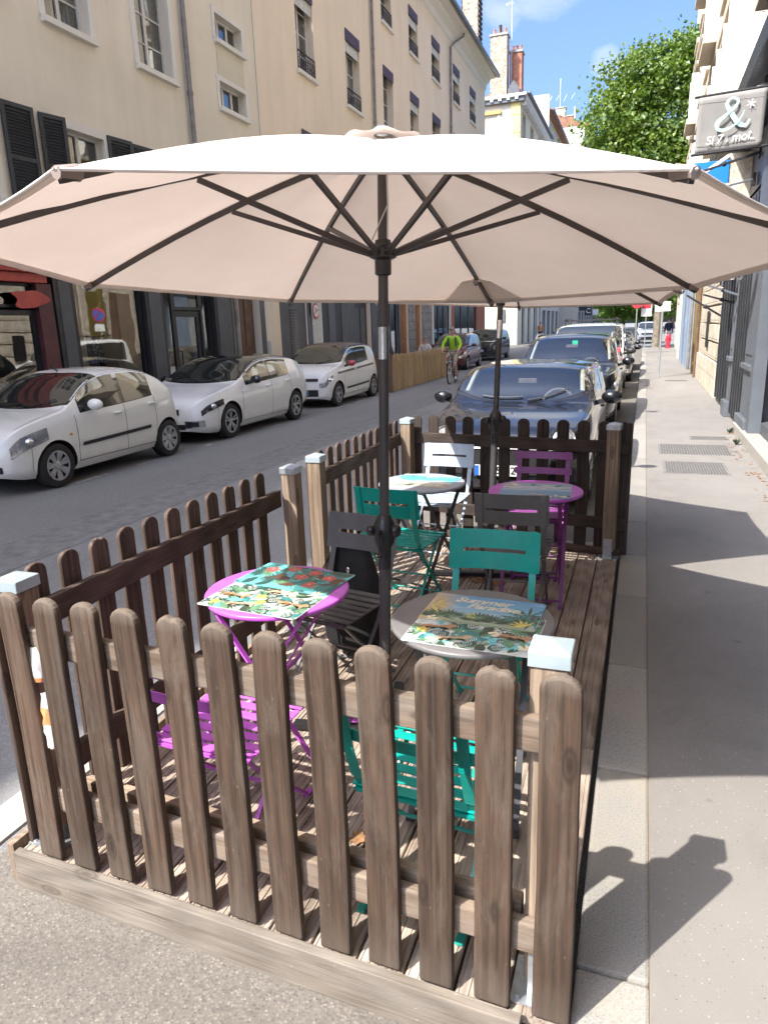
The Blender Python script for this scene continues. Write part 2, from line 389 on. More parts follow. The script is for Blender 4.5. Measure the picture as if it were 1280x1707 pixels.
# painted lines: parking line on the far side (worn dashes) and along the deck
m=MB()
y=-10
while y<45:
    L=random.uniform(.25,.8)
    z=ZR+.004
    q=random.uniform(-.015,.015); m.poly([(-7.09+q,y,z),(-7.0+q,y+.03,z),(-7.005+q,y+L,z),(-7.085+q,y+L-.05,z)]); y+=L+random.uniform(.3,1.5)
tag(m.build('road_markings',MT['paint_white']),kind='structure')
m=MB(); m.bb(-2.40,-2.22,-12,3.4,ZR-.02,ZR+.012); tag(m.build('road_markings_strip',m_plain('pale_gutter_stone',(.42,.39,.34),.85,0,.2,9,.3)),kind='structure')
MT['patch']=m_plain('trench_repair_asphalt',(.165,.161,.156),.9,0,.25,7,.4)
sheet('road_patch',-5.6,-4.9,3.0,40,ZR+.004,MT['patch'],1,1)
sheet('road_patch',-4.9,-3.4,13.2,15.4,ZR+.0045,MT['patch'],1,1)
mh=thing('manhole_cover','round iron manhole cover in the middle of the road','manhole cover',(-4.3,9.2,ZR)); m=MB(); m.lathe([(.40,.0),(.40,.008),(.35,.010),(0,.010)],32); m.build('frame',MT['galv'],mh)
m=MB()
for i in range(7): m.bb(-.26+i*.085,-.22+i*.085,-.22,.22,.0105,.014)
m.build('grip_pattern',MT['galv'],mh)
# ================================================================== DECK
MT['screw']=m_plain('rusty_screw_head',(.10,.075,.06),.55,.3,.3,60)
SL=-.042
def fy(x): return 1.515+SL*(x+2.0)
deck=thing('terrace_deck','low weathered plank deck carrying the fenced cafe terrace beside the kerb','deck',(0,0,ZR))
def dz(z): return z-ZR
xs=-1.985; widths=[.138]*14
nb=13; w=1.89/nb
for i in range(nb):
    x0=-1.985+i*w; x1=x0+w-.008
    cuts=[fy((x0+x1)/2)+.03, 2.75+(.02 if i%2 else 0) if i%2==0 else 3.55, 5.75]
    for a,b in zip(cuts,cuts[1:]):
        m=MB(); hw=(x1-x0)/2; L=b-a-.006
        # grooved plank cross-section
        pr=[]; ng=5; zt=.0; pts=[(-hw,-.03),(hw,-.03),(hw,-.003),(hw-.003,0)]
        for g in range(ng-1,-1,-1):
            c=-hw+ (g+.5)*2*hw/ng
            pts+=[(c+.005,0),(c+.003,-.0035),(c-.003,-.0035),(c-.005,0)]
        pts+=[(-hw+.003,0),(-hw,-.003)]
        m.prism(pts,lambda p,q:(p,-L/2,q),lambda p,q:(p,L/2,q))
        m.build('plank',MT['deck'],deck,loc=((x0+x1)/2,(a+b)/2,dz(random.uniform(-.001,.001))))
m=MB()
for x in (-1.9,-1.3,-.7,-.15): m.bb(x-.03,x+.03,1.6,5.7,dz(-.115),dz(-.034))
m.build('joist',m_plain('dark_joist',(.03,.025,.02),.9),deck)
ang=math.atan(SL)
m=MB(); L=1.78; m.bb(-L/2,L/2,-.016,.016,-.07,.07)
b=m.build('front_board',MT['board'],deck,bevel=.003,loc=(-2.0+L/2*math.cos(ang)+.02,fy(-1.1),dz(-.05)),rot=(0,0,ang))
m=MB(); m.bb(-.3,.3,-.016,.016,-.07,.07)
m.build('front_board',MT['board'],deck,bevel=.003,loc=(-2.0+L+.02+.07,fy(-.15)-.004,dz(-.058)),rot=(0,0,ang+.01)) if False else None
m=MB(); m.bb(-2.1,2.1,-.014,.014,-.075,.075)
m.build('side_board',MT['post'],deck,bevel=.003,loc=(-2.014,3.62,dz(-.045)),rot=(0,0,R(90)))
# ================================================================== FENCES
def picket_mesh(h,w=.094,t=.021,mat='picket',nt=7,split=False):
    # rounded top picket with eased edges, base at z=0, centred on x, thickness on y
    m=MB(); r=w/2; pts=[(-r,0),(r,0)]
    hh=h-r*.78
    for i in range(nt+1):
        a=PI*i/nt; pts.append((r*math.cos(a),hh+r*.78*math.sin(a)))
    if split: pts[2+nt//2]=(pts[2+nt//2][0],pts[2+nt//2][1]-.010)
    m.prism(pts,lambda p,q:(p,-t/2,q),lambda p,q:(p,t/2,q))
    return m
PK={}
def picket(parent,mat,h,loc,rz,seed,w=.094,t=.021,lean=0):
    key=(mat,seed%12,round(h,2),w)
    if key not in PK:
        rn=random.Random(seed*31+len(PK)); m=picket_mesh(h,w,t,mat,9,split=(seed%6==4))
        me=m.mesh('picket',MT[mat]); tmp=bpy.data.objects.new('tmp',me); COL.objects.link(tmp)
        b=tmp.modifiers.new('edge','BEVEL'); b.width=.0065 if t<.025 else .008; b.segments=2; b.limit_method='ANGLE'; b.angle_limit=R(50)
        dg=bpy.context.evaluated_depsgraph_get(); dg.update(); me=bpy.data.meshes.new_from_object(tmp.evaluated_get(dg)); bpy.data.objects.remove(tmp)
        bm=bmesh.new(); bm.from_mesh(me)
        bw=rn.uniform(-.012,.012); tw=rn.uniform(-.03,.03)
        long=[e for e in bm.edges if abs(e.verts[0].co.z-e.verts[1].co.z)>.4]
        bmesh.ops.subdivide_edges(bm,edges=long,cuts=9,use_grid_fill=True)
        for v in bm.verts:
            q=v.co.z/h; v.co.x+=bw*.35*math.sin(PI*q)+.0016*mnoise.noise(Vector((v.co.x*30,seed,v.co.z*14))); v.co.y+=bw*.5*math.sin(PI*q)+tw*(q-.5)*v.co.x
        # screw heads where the rails cross
        if mat=='picket':
            for z in (.80,.845,.21,.255):
                for x in (-.018,.02):
                    if rn.random()<.55: bmesh.ops.create_circle(bm,cap_ends=True,radius=.0042,segments=8,matrix=Matrix.Translation((x+rn.uniform(-.006,.006),-t/2-.0011+bw*.5*math.sin(PI*z/h),z))@Matrix.Rotation(PI/2,4,'X'))
            for f_ in bm.faces:
                if len(f_.verts)==8 and f_.calc_area()<.0001: f_.material_index=1
        bm.to_mesh(me); bm.free(); me.materials.clear(); me.materials.append(MT[mat]); me.materials.append(MT['screw']); me.name='picket'; PK[key]=me
    o=bpy.data.objects.new('picket',PK[key]); COL.objects.link(o); o.parent=parent
    o.location=loc; o.rotation_euler=(0,lean,rz)
    return o
def rail(parent,mat,a,b,h=.09,t=.028,name='rail'):
    a,b=Vector(a),Vector(b); d=b-a; L=d.length
    m=MB(); m.bb(-L/2,L/2,-t/2,t/2,-h/2,h/2)
    o=m.build(name,MT[mat],parent,bevel=.006); o.location=(a+b)/2; o.rotation_euler=(0,-math.asin(d.z/L),math.atan2(d.y,d.x)); return o
def post(parent,mat,x,y,h,capm='cap',w=.088,rz=0,bracket=True,cap=True):
    m=MB(); m.bb(-w/2,w/2,-w/2,w/2,.06 if bracket else 0,h)
    p=m.build('post',MT[mat],parent,bevel=.005,loc=(x,y,0),rot=(0,0,rz))
    if cap:
        m=MB(); c=w/2+.006
        m.add([(-c,-c,h-.035),(c,-c,h-.035),(c,c,h-.035),(-c,c,h-.035),(-c,-c,h+.002),(c,-c,h+.002),(c,c,h+.002),(-c,c,h+.002),(0,0,h+.02)],
              [(0,1,5,4),(1,2,6,5),(2,3,7,6),(3,0,4,7),(4,5,8),(5,6,8),(6,7,8),(7,4,8)])
        m.build('post_cap',MT[capm],p,bevel=.003)
    if bracket:
        m=MB(); m.bb(-.075,.075,-.075,.075,.003,.009); b=w/2
        for s in (-1,1): m.bb(-.032,.032,s*(b+.001)-.002,s*(b+.001)+.002,.009,.16)
        for sx in (-1,1):
            for sy in (-1,1): m.lathe([(.008,.009),(.008,.014),(.0,.016)],8,(sx*.058,sy*.058,0))
        m.build('post_bracket',MT['galv'],p)
    return p
# front fence
ff=thing('picket_fence','weathered brown picket fence panel nearest the camera, closing the front of the deck','fence',(0,0,0),0,'picket fence panels round the deck')
px=[-1.838,-1.684,-1.528,-1.372,-1.212,-1.054,-.896,-.742,-.590,-.438,-.284,-.130]
for i,x in enumerate(px):
    h=.985+random.uniform(-.006,.006)
    picket(ff,'picket',.98,(x,fy(x)+.035,.012+random.uniform(-.004,.004)),ang,i*5+2,w=.096,t=.028,lean=random.uniform(-.006,.006))
def fp(x,dy,z): return (x,fy(x)+dy,z)
rail(ff,'rail',fp(-1.90,.066,.82),fp(-.11,.066,.815),.092,.032)
rail(ff,'rail',fp(-1.90,.066,.235),fp(-.11,.066,.225),.092,.032)
rail(ff,'raw_rail',fp(-1.80,.125,.255),fp(-.22,.125,.250),.07,.04)
pL=post(ff,'post',-1.905,fy(-1.9)+.13,1.0)
pR=post(ff,'post',-.165,fy(-.165)+.13,1.015)
# left near panel, seen from inside
fl=thing('picket_fence','dark stained picket fence panel along the road, between the two white capped posts','fence',(0,0,0),0,'picket fence panels round the deck')
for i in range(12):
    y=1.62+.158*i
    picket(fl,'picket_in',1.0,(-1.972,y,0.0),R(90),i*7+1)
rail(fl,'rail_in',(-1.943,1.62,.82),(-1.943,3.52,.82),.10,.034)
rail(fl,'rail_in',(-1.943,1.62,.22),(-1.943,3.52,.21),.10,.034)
post(fl,'post',-1.875,3.56,1.0,'galv')
fl2=thing('picket_fence','sun-striped picket fence panel along the road, by the far tables','fence',(0,0,0),0,'picket fence panels round the deck')
for i in range(12):
    picket(fl2,'picket_in',1.0,(-1.958+.002*i,3.98+.148*i,0.0),R(90),i*3+2,w=.085)
rail(fl2,'rail_in',(-1.928,3.90,.82),(-1.905,5.66,.84),.10,.034)
rail(fl2,'rail_in',(-1.928,3.90,.22),(-1.905,5.66,.22),.10,.034)
post(fl2,'post',-1.885,3.92,1.0)
# back fence
fb=thing('picket_fence','shaded dark picket fence panel across the far end of the deck','fence',(0,0,0),0,'picket fence panels round the deck')
bl=Vector((-1.79,5.74)); br=Vector((-.085,5.475)); ba=math.atan2(br.y-bl.y,br.x-bl.x)
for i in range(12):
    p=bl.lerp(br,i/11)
    picket(fb,'picket_shade',1.03,(p.x,p.y,0),ba,i*5+3)
nrm=Vector((-(br-bl).y,(br-bl).x)).normalized()
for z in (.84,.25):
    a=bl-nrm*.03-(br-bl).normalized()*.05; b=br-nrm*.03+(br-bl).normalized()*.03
    rail(fb,'rail_shade',(a.x,a.y,z),(b.x,b.y,z),.095,.03)
rail(fb,'rail_in',(bl.x,bl.y-.05,.03),(br.x,br.y-.05,.03),.05,.05,'bottom_beam')
post(fb,'post',-1.835,5.62,1.01,rz=ba)
post(fb,'post',-.168,5.385,1.02,'galv',rz=ba)
# ================================================================== CHAIRS
def chair(mat,style,label,loc,rz,low=1):
    t=thing('bistro_chair',label,'chair',loc,rz,'folding bistro chairs on the deck'); M_=MT[mat]
    # seat slats
    for i in range(7):
        y=-.175+i*.057
        m=MB(); z=.447-.006*math.sin(i/6*PI)
        m.bb(-.205,.205,y-.019,y+.019,z-.0035,z+.0035)
        m.build('seat_slat',M_,t,bevel=.002)
    m=MB()
    for s in (-1,1): m.bar((s*.185,-.20,.435),(s*.185,.195,.435),.005,.022,(1,0,0)) ; 
    m.bar((-.19,.19,.43),(.19,.19,.43),.016,.016); m.bar((-.19,-.19,.43),(.19,-.19,.43),.014,.014)
    m.build('seat_frame',M_,t)
    # long members: top of the back -> front foot ; short: seat front -> rear foot
    for s in (-1,1):
        m=MB(); x=s*.178
        P=[(x,-.293,.83),(x,-.258,.64),(x,-.212,.50),(x,-.125,.36),(x,.20,.0)]
        W=[(.034,.006),(.032,.006),(.024,.007),(.016,.010),(.016,.010)]
        for a,b,(w1,t1) in zip(P,P[1:],W): m.bar(a,b,w1,t1,(0,1,0))
        m.build('back_leg',M_,t)
        m=MB(); x=s*.160
        m.bar((x,.17,.43),(x,-.25,.0),.016,.009,(0,1,0)); m.build('front_leg',M_,t)
    for x,y,z in ((.178,.16,.04),(.16,-.2,.05),(.178,-.02,.215)):
        m=MB(); m.tube([(-x,y,z),(x,y,z)],.006,6); m.build('stretcher',M_,t)
    for s in (-1,1):
        for x,y in ((.178,.2),(.16,-.25)):
            m=MB(); m.box((s*x,y,.007),(.028,.04,.014)); m.build('foot',M_,t,bevel=.004)
    if style=='plate':
        # curved sheet-metal back with one slot
        def fn(x,z): 
            k=(z-.64)/.19
            return (x, -.243-.033*k-.022*(1-(x/.21)**2), z)
        m=MB(); H=.21; th=.004
        def strip(x0,x1,z0,z1,nu=8):
            m.grid(lambda u,v:Vector(fn(x0+(x1-x0)*u,z0+(z1-z0)*v)),nu,2)
        strip(-H,H,.645,.726,14); strip(-H,H,.743,.83,14); strip(-H,-.145,.726,.743,3); strip(.145,H,.726,.743,3)
        o=m.build('backrest',M_,t); so=o.modifiers.new('sheet','SOLIDIFY'); so.thickness=th; so.offset=0
    else:
        for z0,z1 in ((.775,.828),(.665,.712)):
            m=MB()
            def fn(u,v,z0=z0,z1=z1):
                x=-.21+.42*u; z=z0+(z1-z0)*v; k=(z-.64)/.19
                return Vector((x,-.243-.033*k-.016*(1-(x/.21)**2),z))
            m.grid(fn,10,1); o=m.build('back_slat',M_,t); so=o.modifiers.new('sheet','SOLIDIFY'); so.thickness=.005; so.offset=0
    if low!=1: t.scale=(1,1,low)
    return t
ch_a=chair('teal','plate','sturdy teal bistro chair with one-slot backrest, just behind the grey table','',0) if False else None
def place_chair(mat,style,label,bx,by,rz,low=1):
    # bx,by: where the backrest top stands; facing angle rz (0 = sitter faces +Y)
    off=Vector((0,-.268)); c,s=math.cos(rz),math.sin(rz)
    o=Vector((off.x*c-off.y*s,off.x*s+off.y*c))
    return chair(mat,style,label,(bx-o.x,by-o.y,0.001),rz,low)
place_chair('teal','plate','teal one-slot bistro chair just beyond the grey table with the beach mat',-.602,3.10,R(182))
place_chair('anthracite','plate','dark grey bistro chair with its back to the camera at the far magenta table',-.655,3.86,R(2))
place_chair('purple','slat','shaded purple bistro chair with two back slats, against the end fence',-.655,5.235,R(178))
place_chair('pale_blue','plate','pale blue-grey bistro chair half in sun, in the far left corner of the deck',-1.44,5.48,R(176))
place_chair('teal','plate','teal bistro chair facing the far pale table, its seat in sun',-1.405,3.85,R(-6))
fch=place_chair('anthracite','plate','anthracite bistro chair with the black backpack behind it',-1.31,3.22,R(168))
place_chair('magenta','slat','magenta bistro chair pushed up right behind the front fence',-1.34,1.665,R(-3),.90)
place_chair('teal','slat','bright teal bistro chair right behind the front fence, half sunlit',-.57,1.635,R(-4),.90)
# ================================================================== TABLES
def table(mat,legs,label,x,y,rz):
    t=thing('bistro_table',label,'table',(x,y,.001),rz,'round bistro tables on the deck')
    m=MB(); m.lathe([(.0,.688),(.282,.688),(.296,.690),(.3005,.696),(.3005,.705),(.297,.7095),(.29,.7105),(.0,.7105)],64)
    m.build('tabletop',MT[mat],t,smooth=True,ang=50)
    L=MT[legs]
    for s in (-1,1):
        m=MB(); m.bar((s*.19,.20,.688),(s*.19,-.24,.0),.024,.008,(0,1,0)); m.build('leg',L,t)
        m=MB(); m.bar((s*.165,-.20,.688),(s*.165,.24,.0),.024,.008,(0,1,0)); m.build('leg',L,t)
    for y_,z_,h in ((.20,.682,.19),(-.20,.682,.165),(-.215,.04,.19),(.215,.04,.165),(-.02,.345,.19)):
        m=MB(); m.bar((-h,y_,z_),(h,y_,z_),.012,.012); m.build('stretcher',L,t)
    for s in (-1,1):
        for x_,y_ in ((.19,-.24),(.165,.24)): m=MB(); m.box((s*x_,y_,.008),(.03,.045,.016)); m.build('foot',L,t,bevel=.004)
    return t
table('table_grey','dark_legs','grey round bistro table nearest the pavement, carrying the Summer Paradise mat','0',0,0) if False else None
table('table_grey','dark_legs','grey round bistro table with dark folding legs, carrying the beach and leopard mats',-.539,2.362,R(4))
table('magenta','magenta','sunlit magenta round bistro table beside the road fence',-1.390,2.449,R(92))
table('table_pale','dark_legs','pale grey round bistro table in the far left corner with a turquoise mat',-1.400,4.578,R(-20))
table('magenta','purple','far magenta round bistro table near the end fence with a sea view mat',-.607,4.49,R(3))
# ================================================================== PLACEMATS
def rrect(w,h,r=.012,n=3):
    pts=[]
    for cx,cy,a0 in ((w/2-r,h/2-r,0),(-w/2+r,h/2-r,90),(-w/2+r,-h/2+r,180),(w/2-r,-h/2+r,270)):
        for i in range(n+1): a=R(a0+90*i/n); pts.append((cx+r*math.cos(a),cy+r*math.sin(a)))
    return pts
class Print:
    def __init__(s,w,h,th=.0010): s.w,s.h=w,h; s.m=MB(); s.mats=[]; s.z=th; s.th=th
    def mi(s,k):
        if k not in s.mats: s.mats.append(k)
        return s.mats.index(k)
    def base(s,k):
        s.m.mi=s.mi(k); s.m.prism(rrect(s.w,s.h),lambda p,q:(p,q,0),lambda p,q:(p,q,s.th))
    def inside(s,p): return abs(p[0])<s.w/2-.004 and abs(p[1])<s.h/2-.004
    def clip(s,pts): 
        W,H=s.w/2-.003,s.h/2-.003
        return [(max(-W,min(W,x)),max(-H,min(H,y))) for x,y in pts]
    def poly(s,pts,k):
        pts=s.clip(pts); c=(sum(p[0] for p in pts)/len(pts),sum(p[1] for p in pts)/len(pts))
        s.z+=.0000022; s.m.mi=s.mi(k); n=len(pts); z=s.z
        s.m.add([(x,y,z) for x,y in pts]+[(c[0],c[1],z)],[(i,(i+1)%n,n) for i in range(n)])
    def leaf(s,x,y,L,W,a,k):
        pts=[]
        for i in range(7): t=i/6; pts.append((L*t,W*math.sin(PI*t**.8)))
        for i in range(5,0,-1): t=i/6; pts.append((L*t,-W*math.sin(PI*t**.8)))
        c,sn=math.cos(a),math.sin(a); s.poly([(x+p*c-q*sn,y+p*sn+q*c) for p,q in pts],k)
    def palm(s,x,y,L,a,k,n=9,spread=1.0):
        for i in range(n): s.leaf(x,y,L*random.uniform(.75,1),L*.07,a+(i/(n-1)-.5)*spread*2.4,k)
    def monstera(s,x,y,r,a,k,gap):
        s.leaf(x,y,r*1.5,r*.62,a,k)
        for j in range(5):
            t=.25+.14*j
            for sd in (-1,1):
                bx,by=x+r*1.5*t*math.cos(a),y+r*1.5*t*math.sin(a)
                s.leaf(bx,by,r*.6,r*.045,a+sd*1.0,gap)
    def flower(s,x,y,r,k,k2):
        for i in range(5): s.leaf(x,y,r,r*.42,i*2*PI/5+.3,k)
        s.leaf(x-r*.2,y,r*.4,r*.2,.4,k2)
    def cat(s,x,y,L,a,k,spot,flip=1):
        c,sn=math.cos(a),math.sin(a)
        def T(p,q): q*=flip; return (x+p*c-q*sn,y+p*sn+q*c)
        out=[(-.5,.02),(-.47,.13),(-.3,.17),(-.1,.13),(.1,.15),(.27,.19),(.36,.27),(.47,.25),(.55,.16),(.5,.08),(.4,.06),(.42,-.14),(.36,-.15),(.3,.0),(.1,-.01),(-.12,.0),(-.2,-.14),(-.27,-.14),(-.27,.0),(-.38,-.02),(-.44,-.13),(-.5,-.13)]
        s.poly([T(p*L,q*L) for p,q in out],k)
        tail=[(-.5,.1),(-.62,.04),(-.7,.12),(-.68,.2),(-.65,.13),(-.6,.09),(-.5,.15)]
        s.poly([T(p*L,q*L) for p,q in tail],k)
        for i in range(46):
            p,q=random.uniform(-.46,.46),random.uniform(.02,.17)
            r=L*.014; px,py=T(p*L,q*L)
            s.poly([(px+r*math.cos(j*1.57+i),py+r*math.sin(j*1.57+i)) for j in range(4)],spot)
        s.leaf(*T(.5*L,.14*L),L*.03,L*.012,a,'p_black')
    def bird(s,x,y,L,a,body,wing):
        c,sn=math.cos(a),math.sin(a)
        T=lambda p,q:(x+(p*c-q*sn)*L,y+(p*sn+q*c)*L)
        s.poly([T(*p) for p in ((.5,.2),(.42,.28),(.3,.27),(.1,.12),(-.2,.05),(-.7,-.2),(-.2,-.16),(.1,-.12),(.33,.0))],body)
        s.poly([T(*p) for p in ((.15,.1),(-.1,.08),(-.4,-.06),(-.1,-.06),(.12,.0))],wing)
        s.poly([T(*p) for p in ((.5,.2),(.58,.14),(.48,.15))],'p_yellow')
    def build(s,label,loc,rz,cat='placemat',group='printed placemats on the tables',tilt=(0,0)):
        o=s.m.build('placemat',[MT[k] for k in s.mats],merge=False,loc=loc,rot=(tilt[0],tilt[1],rz)); return tag(o,label,cat,group)
def jungle(w,h,seed,base='p_white',cats=4):
    random.seed(seed); p=Print(w,h); p.base(base)
    for i in range(120):
        x,y=random.uniform(-w/2,w/2),random.uniform(-h/2,h/2); a=random.uniform(0,6.28)
        q=random.random()
        if q<.42: p.monstera(x,y,random.uniform(.026,.05),a,random.choice(['p_dkgreen','p_teal','p_palm','p_dkgreen']),base)
        elif q<.75: p.palm(x,y,random.uniform(.04,.075),a,random.choice(['p_green','p_aqua','p_dkgreen','p_palm']))
        else: p.leaf(x,y,.08,.018,a,random.choice(['p_green','p_teal','p_palm']))
    spots=[(-.13,-.02),(.04,.06),(.14,-.03),(-.05,-.09),(.12,.1)][:cats]
    for i,(x,y) in enumerate(spots): p.cat(x*w/.44,y*h/.29,.125,random.uniform(-.25,.25),'p_orange' if i%2==0 else 'p_sand','p_brown')
    for i in range(7):
        x,y=random.uniform(-w/2+.03,w/2-.03),random.uniform(-h/2+.03,h/2-.03)
        p.flower(x,y,.026,'p_yellow' if i%2 else 'p_cream','p_orange')
        p.leaf(x,y,.06,.008,random.uniform(0,6),'p_green')
    return p
def parrots(w,h,seed):
    random.seed(seed); p=Print(w,h); p.base('p_aqua')
    for i in range(56):
        x,y=random.uniform(-w/2,w/2),random.uniform(-h/2,h/2); a=random.uniform(0,6.28)
        (p.palm(x,y,random.uniform(.06,.1),a,random.choice(['p_dkgreen','p_teal','p_green'])) if i%2 else p.leaf(x,y,.09,.02,a,random.choice(['p_dkgreen','p_brown','p_teal'])))
    for x,y in ((-.15,.06),(.02,.02),(.05,.09),(.14,.05),(-.06,.10),(.10,-.05)): p.flower(x*w/.44,y*h/.28,.038,'p_red','p_pink')
    for x,y,a in ((-.1,-.01,.6),(.08,.0,1.2),(.17,-.02,.2)): p.bird(x,y,.10,a,'p_brown' if a<1 else 'p_green','p_dkgreen')
    p.bird(-.02,.07,.09,-.9,'p_green','p_aqua')
    return p
Zt=.7115+.001
# magenta table (near left): leopard jungle mat in front, parrot mat behind
jungle(.46,.30,3).build('white jungle placemat with leopards, front mat on the near magenta table',(-1.385,2.335,Zt),R(-5))
parrots(.46,.27,5).build('aqua placemat with parrots and red flowers, back mat on the near magenta table',(-1.372,2.575,Zt+.0022),R(-7))
# grey table: leopard mat below, beach mat on top
jungle(.45,.32,11,'p_white',5).build('white leopard placemat lying half under the beach mat on the grey table',(-.505,2.262,Zt),R(-2))
random.seed(21)
p=Print(.43,.268); p.base('summer')
for i in range(46):
    x=-.2+.4*i/45; p.palm(x,-.075+random.uniform(-.03,.012),random.uniform(.03,.06),random.uniform(.8,2.3),random.choice(['p_palm','p_dkgreen','p_green','p_palm']),7)
for x,y,L in ((.17,.0,.09),(.145,-.03,.08),(.19,-.05,.08)):
    for j in range(9): p.leaf(x,y,L,.006,R(j*42+8),'p_teal' if j%2 else 'p_palm')
p.palm(.17,-.10,.07,2.2,'p_yellow',6)
for j in range(8): p.leaf(-.2,.01,.085,.007,R(-60+j*20),'p_sand' if j%2 else 'p_yellow')
sm=p.build('beach placemat lettered Summer Paradise, top mat on the grey table',(-.512,2.430,Zt+.0024),R(-2))
def text_mesh(txt,size,shear=0,extrude=.0005,spacing=1,bold=0.0):
    cu=bpy.data.curves.new('t','FONT'); cu.body=txt; cu.size=size; cu.shear=shear; cu.extrude=extrude; cu.align_x='CENTER'; cu.align_y='CENTER'; cu.space_character=spacing; cu.offset=bold
    o=bpy.data.objects.new('t',cu); COL.objects.link(o); dg=bpy.context.evaluated_depsgraph_get(); dg.update()
    me=bpy.data.meshes.new_from_object(o.evaluated_get(dg)); bpy.data.objects.remove(o); return me
def text_obj(name,txt,size,mat,parent,loc,rot,shear=0,extrude=.0005,spacing=1,bold=0,scale=(1,1,1)):
    me=text_mesh(txt,size,shear,extrude,spacing,bold); me.materials.clear(); me.materials.append(mat)
    o=bpy.data.objects.new(name,me); COL.objects.link(o); o.parent=parent; o.location=loc; o.rotation_euler=rot; o.scale=scale; return o
text_obj('lettering','Summer',.068,MT['p_cream'],sm,(-.02,.083,.0019),(0,0,R(-1)),.35,.0002,.93,.0010)
text_obj('lettering','Paradise',.064,MT['p_cream'],sm,(.03,.032,.0019),(0,0,R(-1)),.35,.0002,.93,.0010)
m=MB(); m.tube([(-.125+.01*i,.087-.016*math.sin(i*.9),.0021) for i in range(5)],.0013,5); m.tube([(.11+.008*i,.008+.004*math.sin(i),.0021) for i in range(6)],.0013,5); m.build('lettering_flourish',MT['p_cream'],sm)
# far tables
for (x,y,a,k,l,sd) in ((-1.395,4.62,-6,'beach','turquoise beach placemat on the far pale grey table',4),(-.602,4.475,4,'ocean','blue sea placemat on the far magenta table',6)):
    random.seed(sd); p=Print(.44,.36 if k=='beach' else .42); p.base(k)
    for i in range(16): 
        p.palm(random.uniform(-.2,.2),random.choice([-1,1])*random.uniform(.11,.17),random.uniform(.04,.07),random.uniform(0,6),random.choice(['p_palm','p_teal','p_sand','p_cream']))
    if k=='ocean':
        for i in range(9): p.leaf(random.uniform(-.2,.1),random.uniform(.05,.16),.1,.01,random.uniform(-.3,.3),'p_white')
    p.build(l,(x,y,Zt),R(a))
random.seed(40)
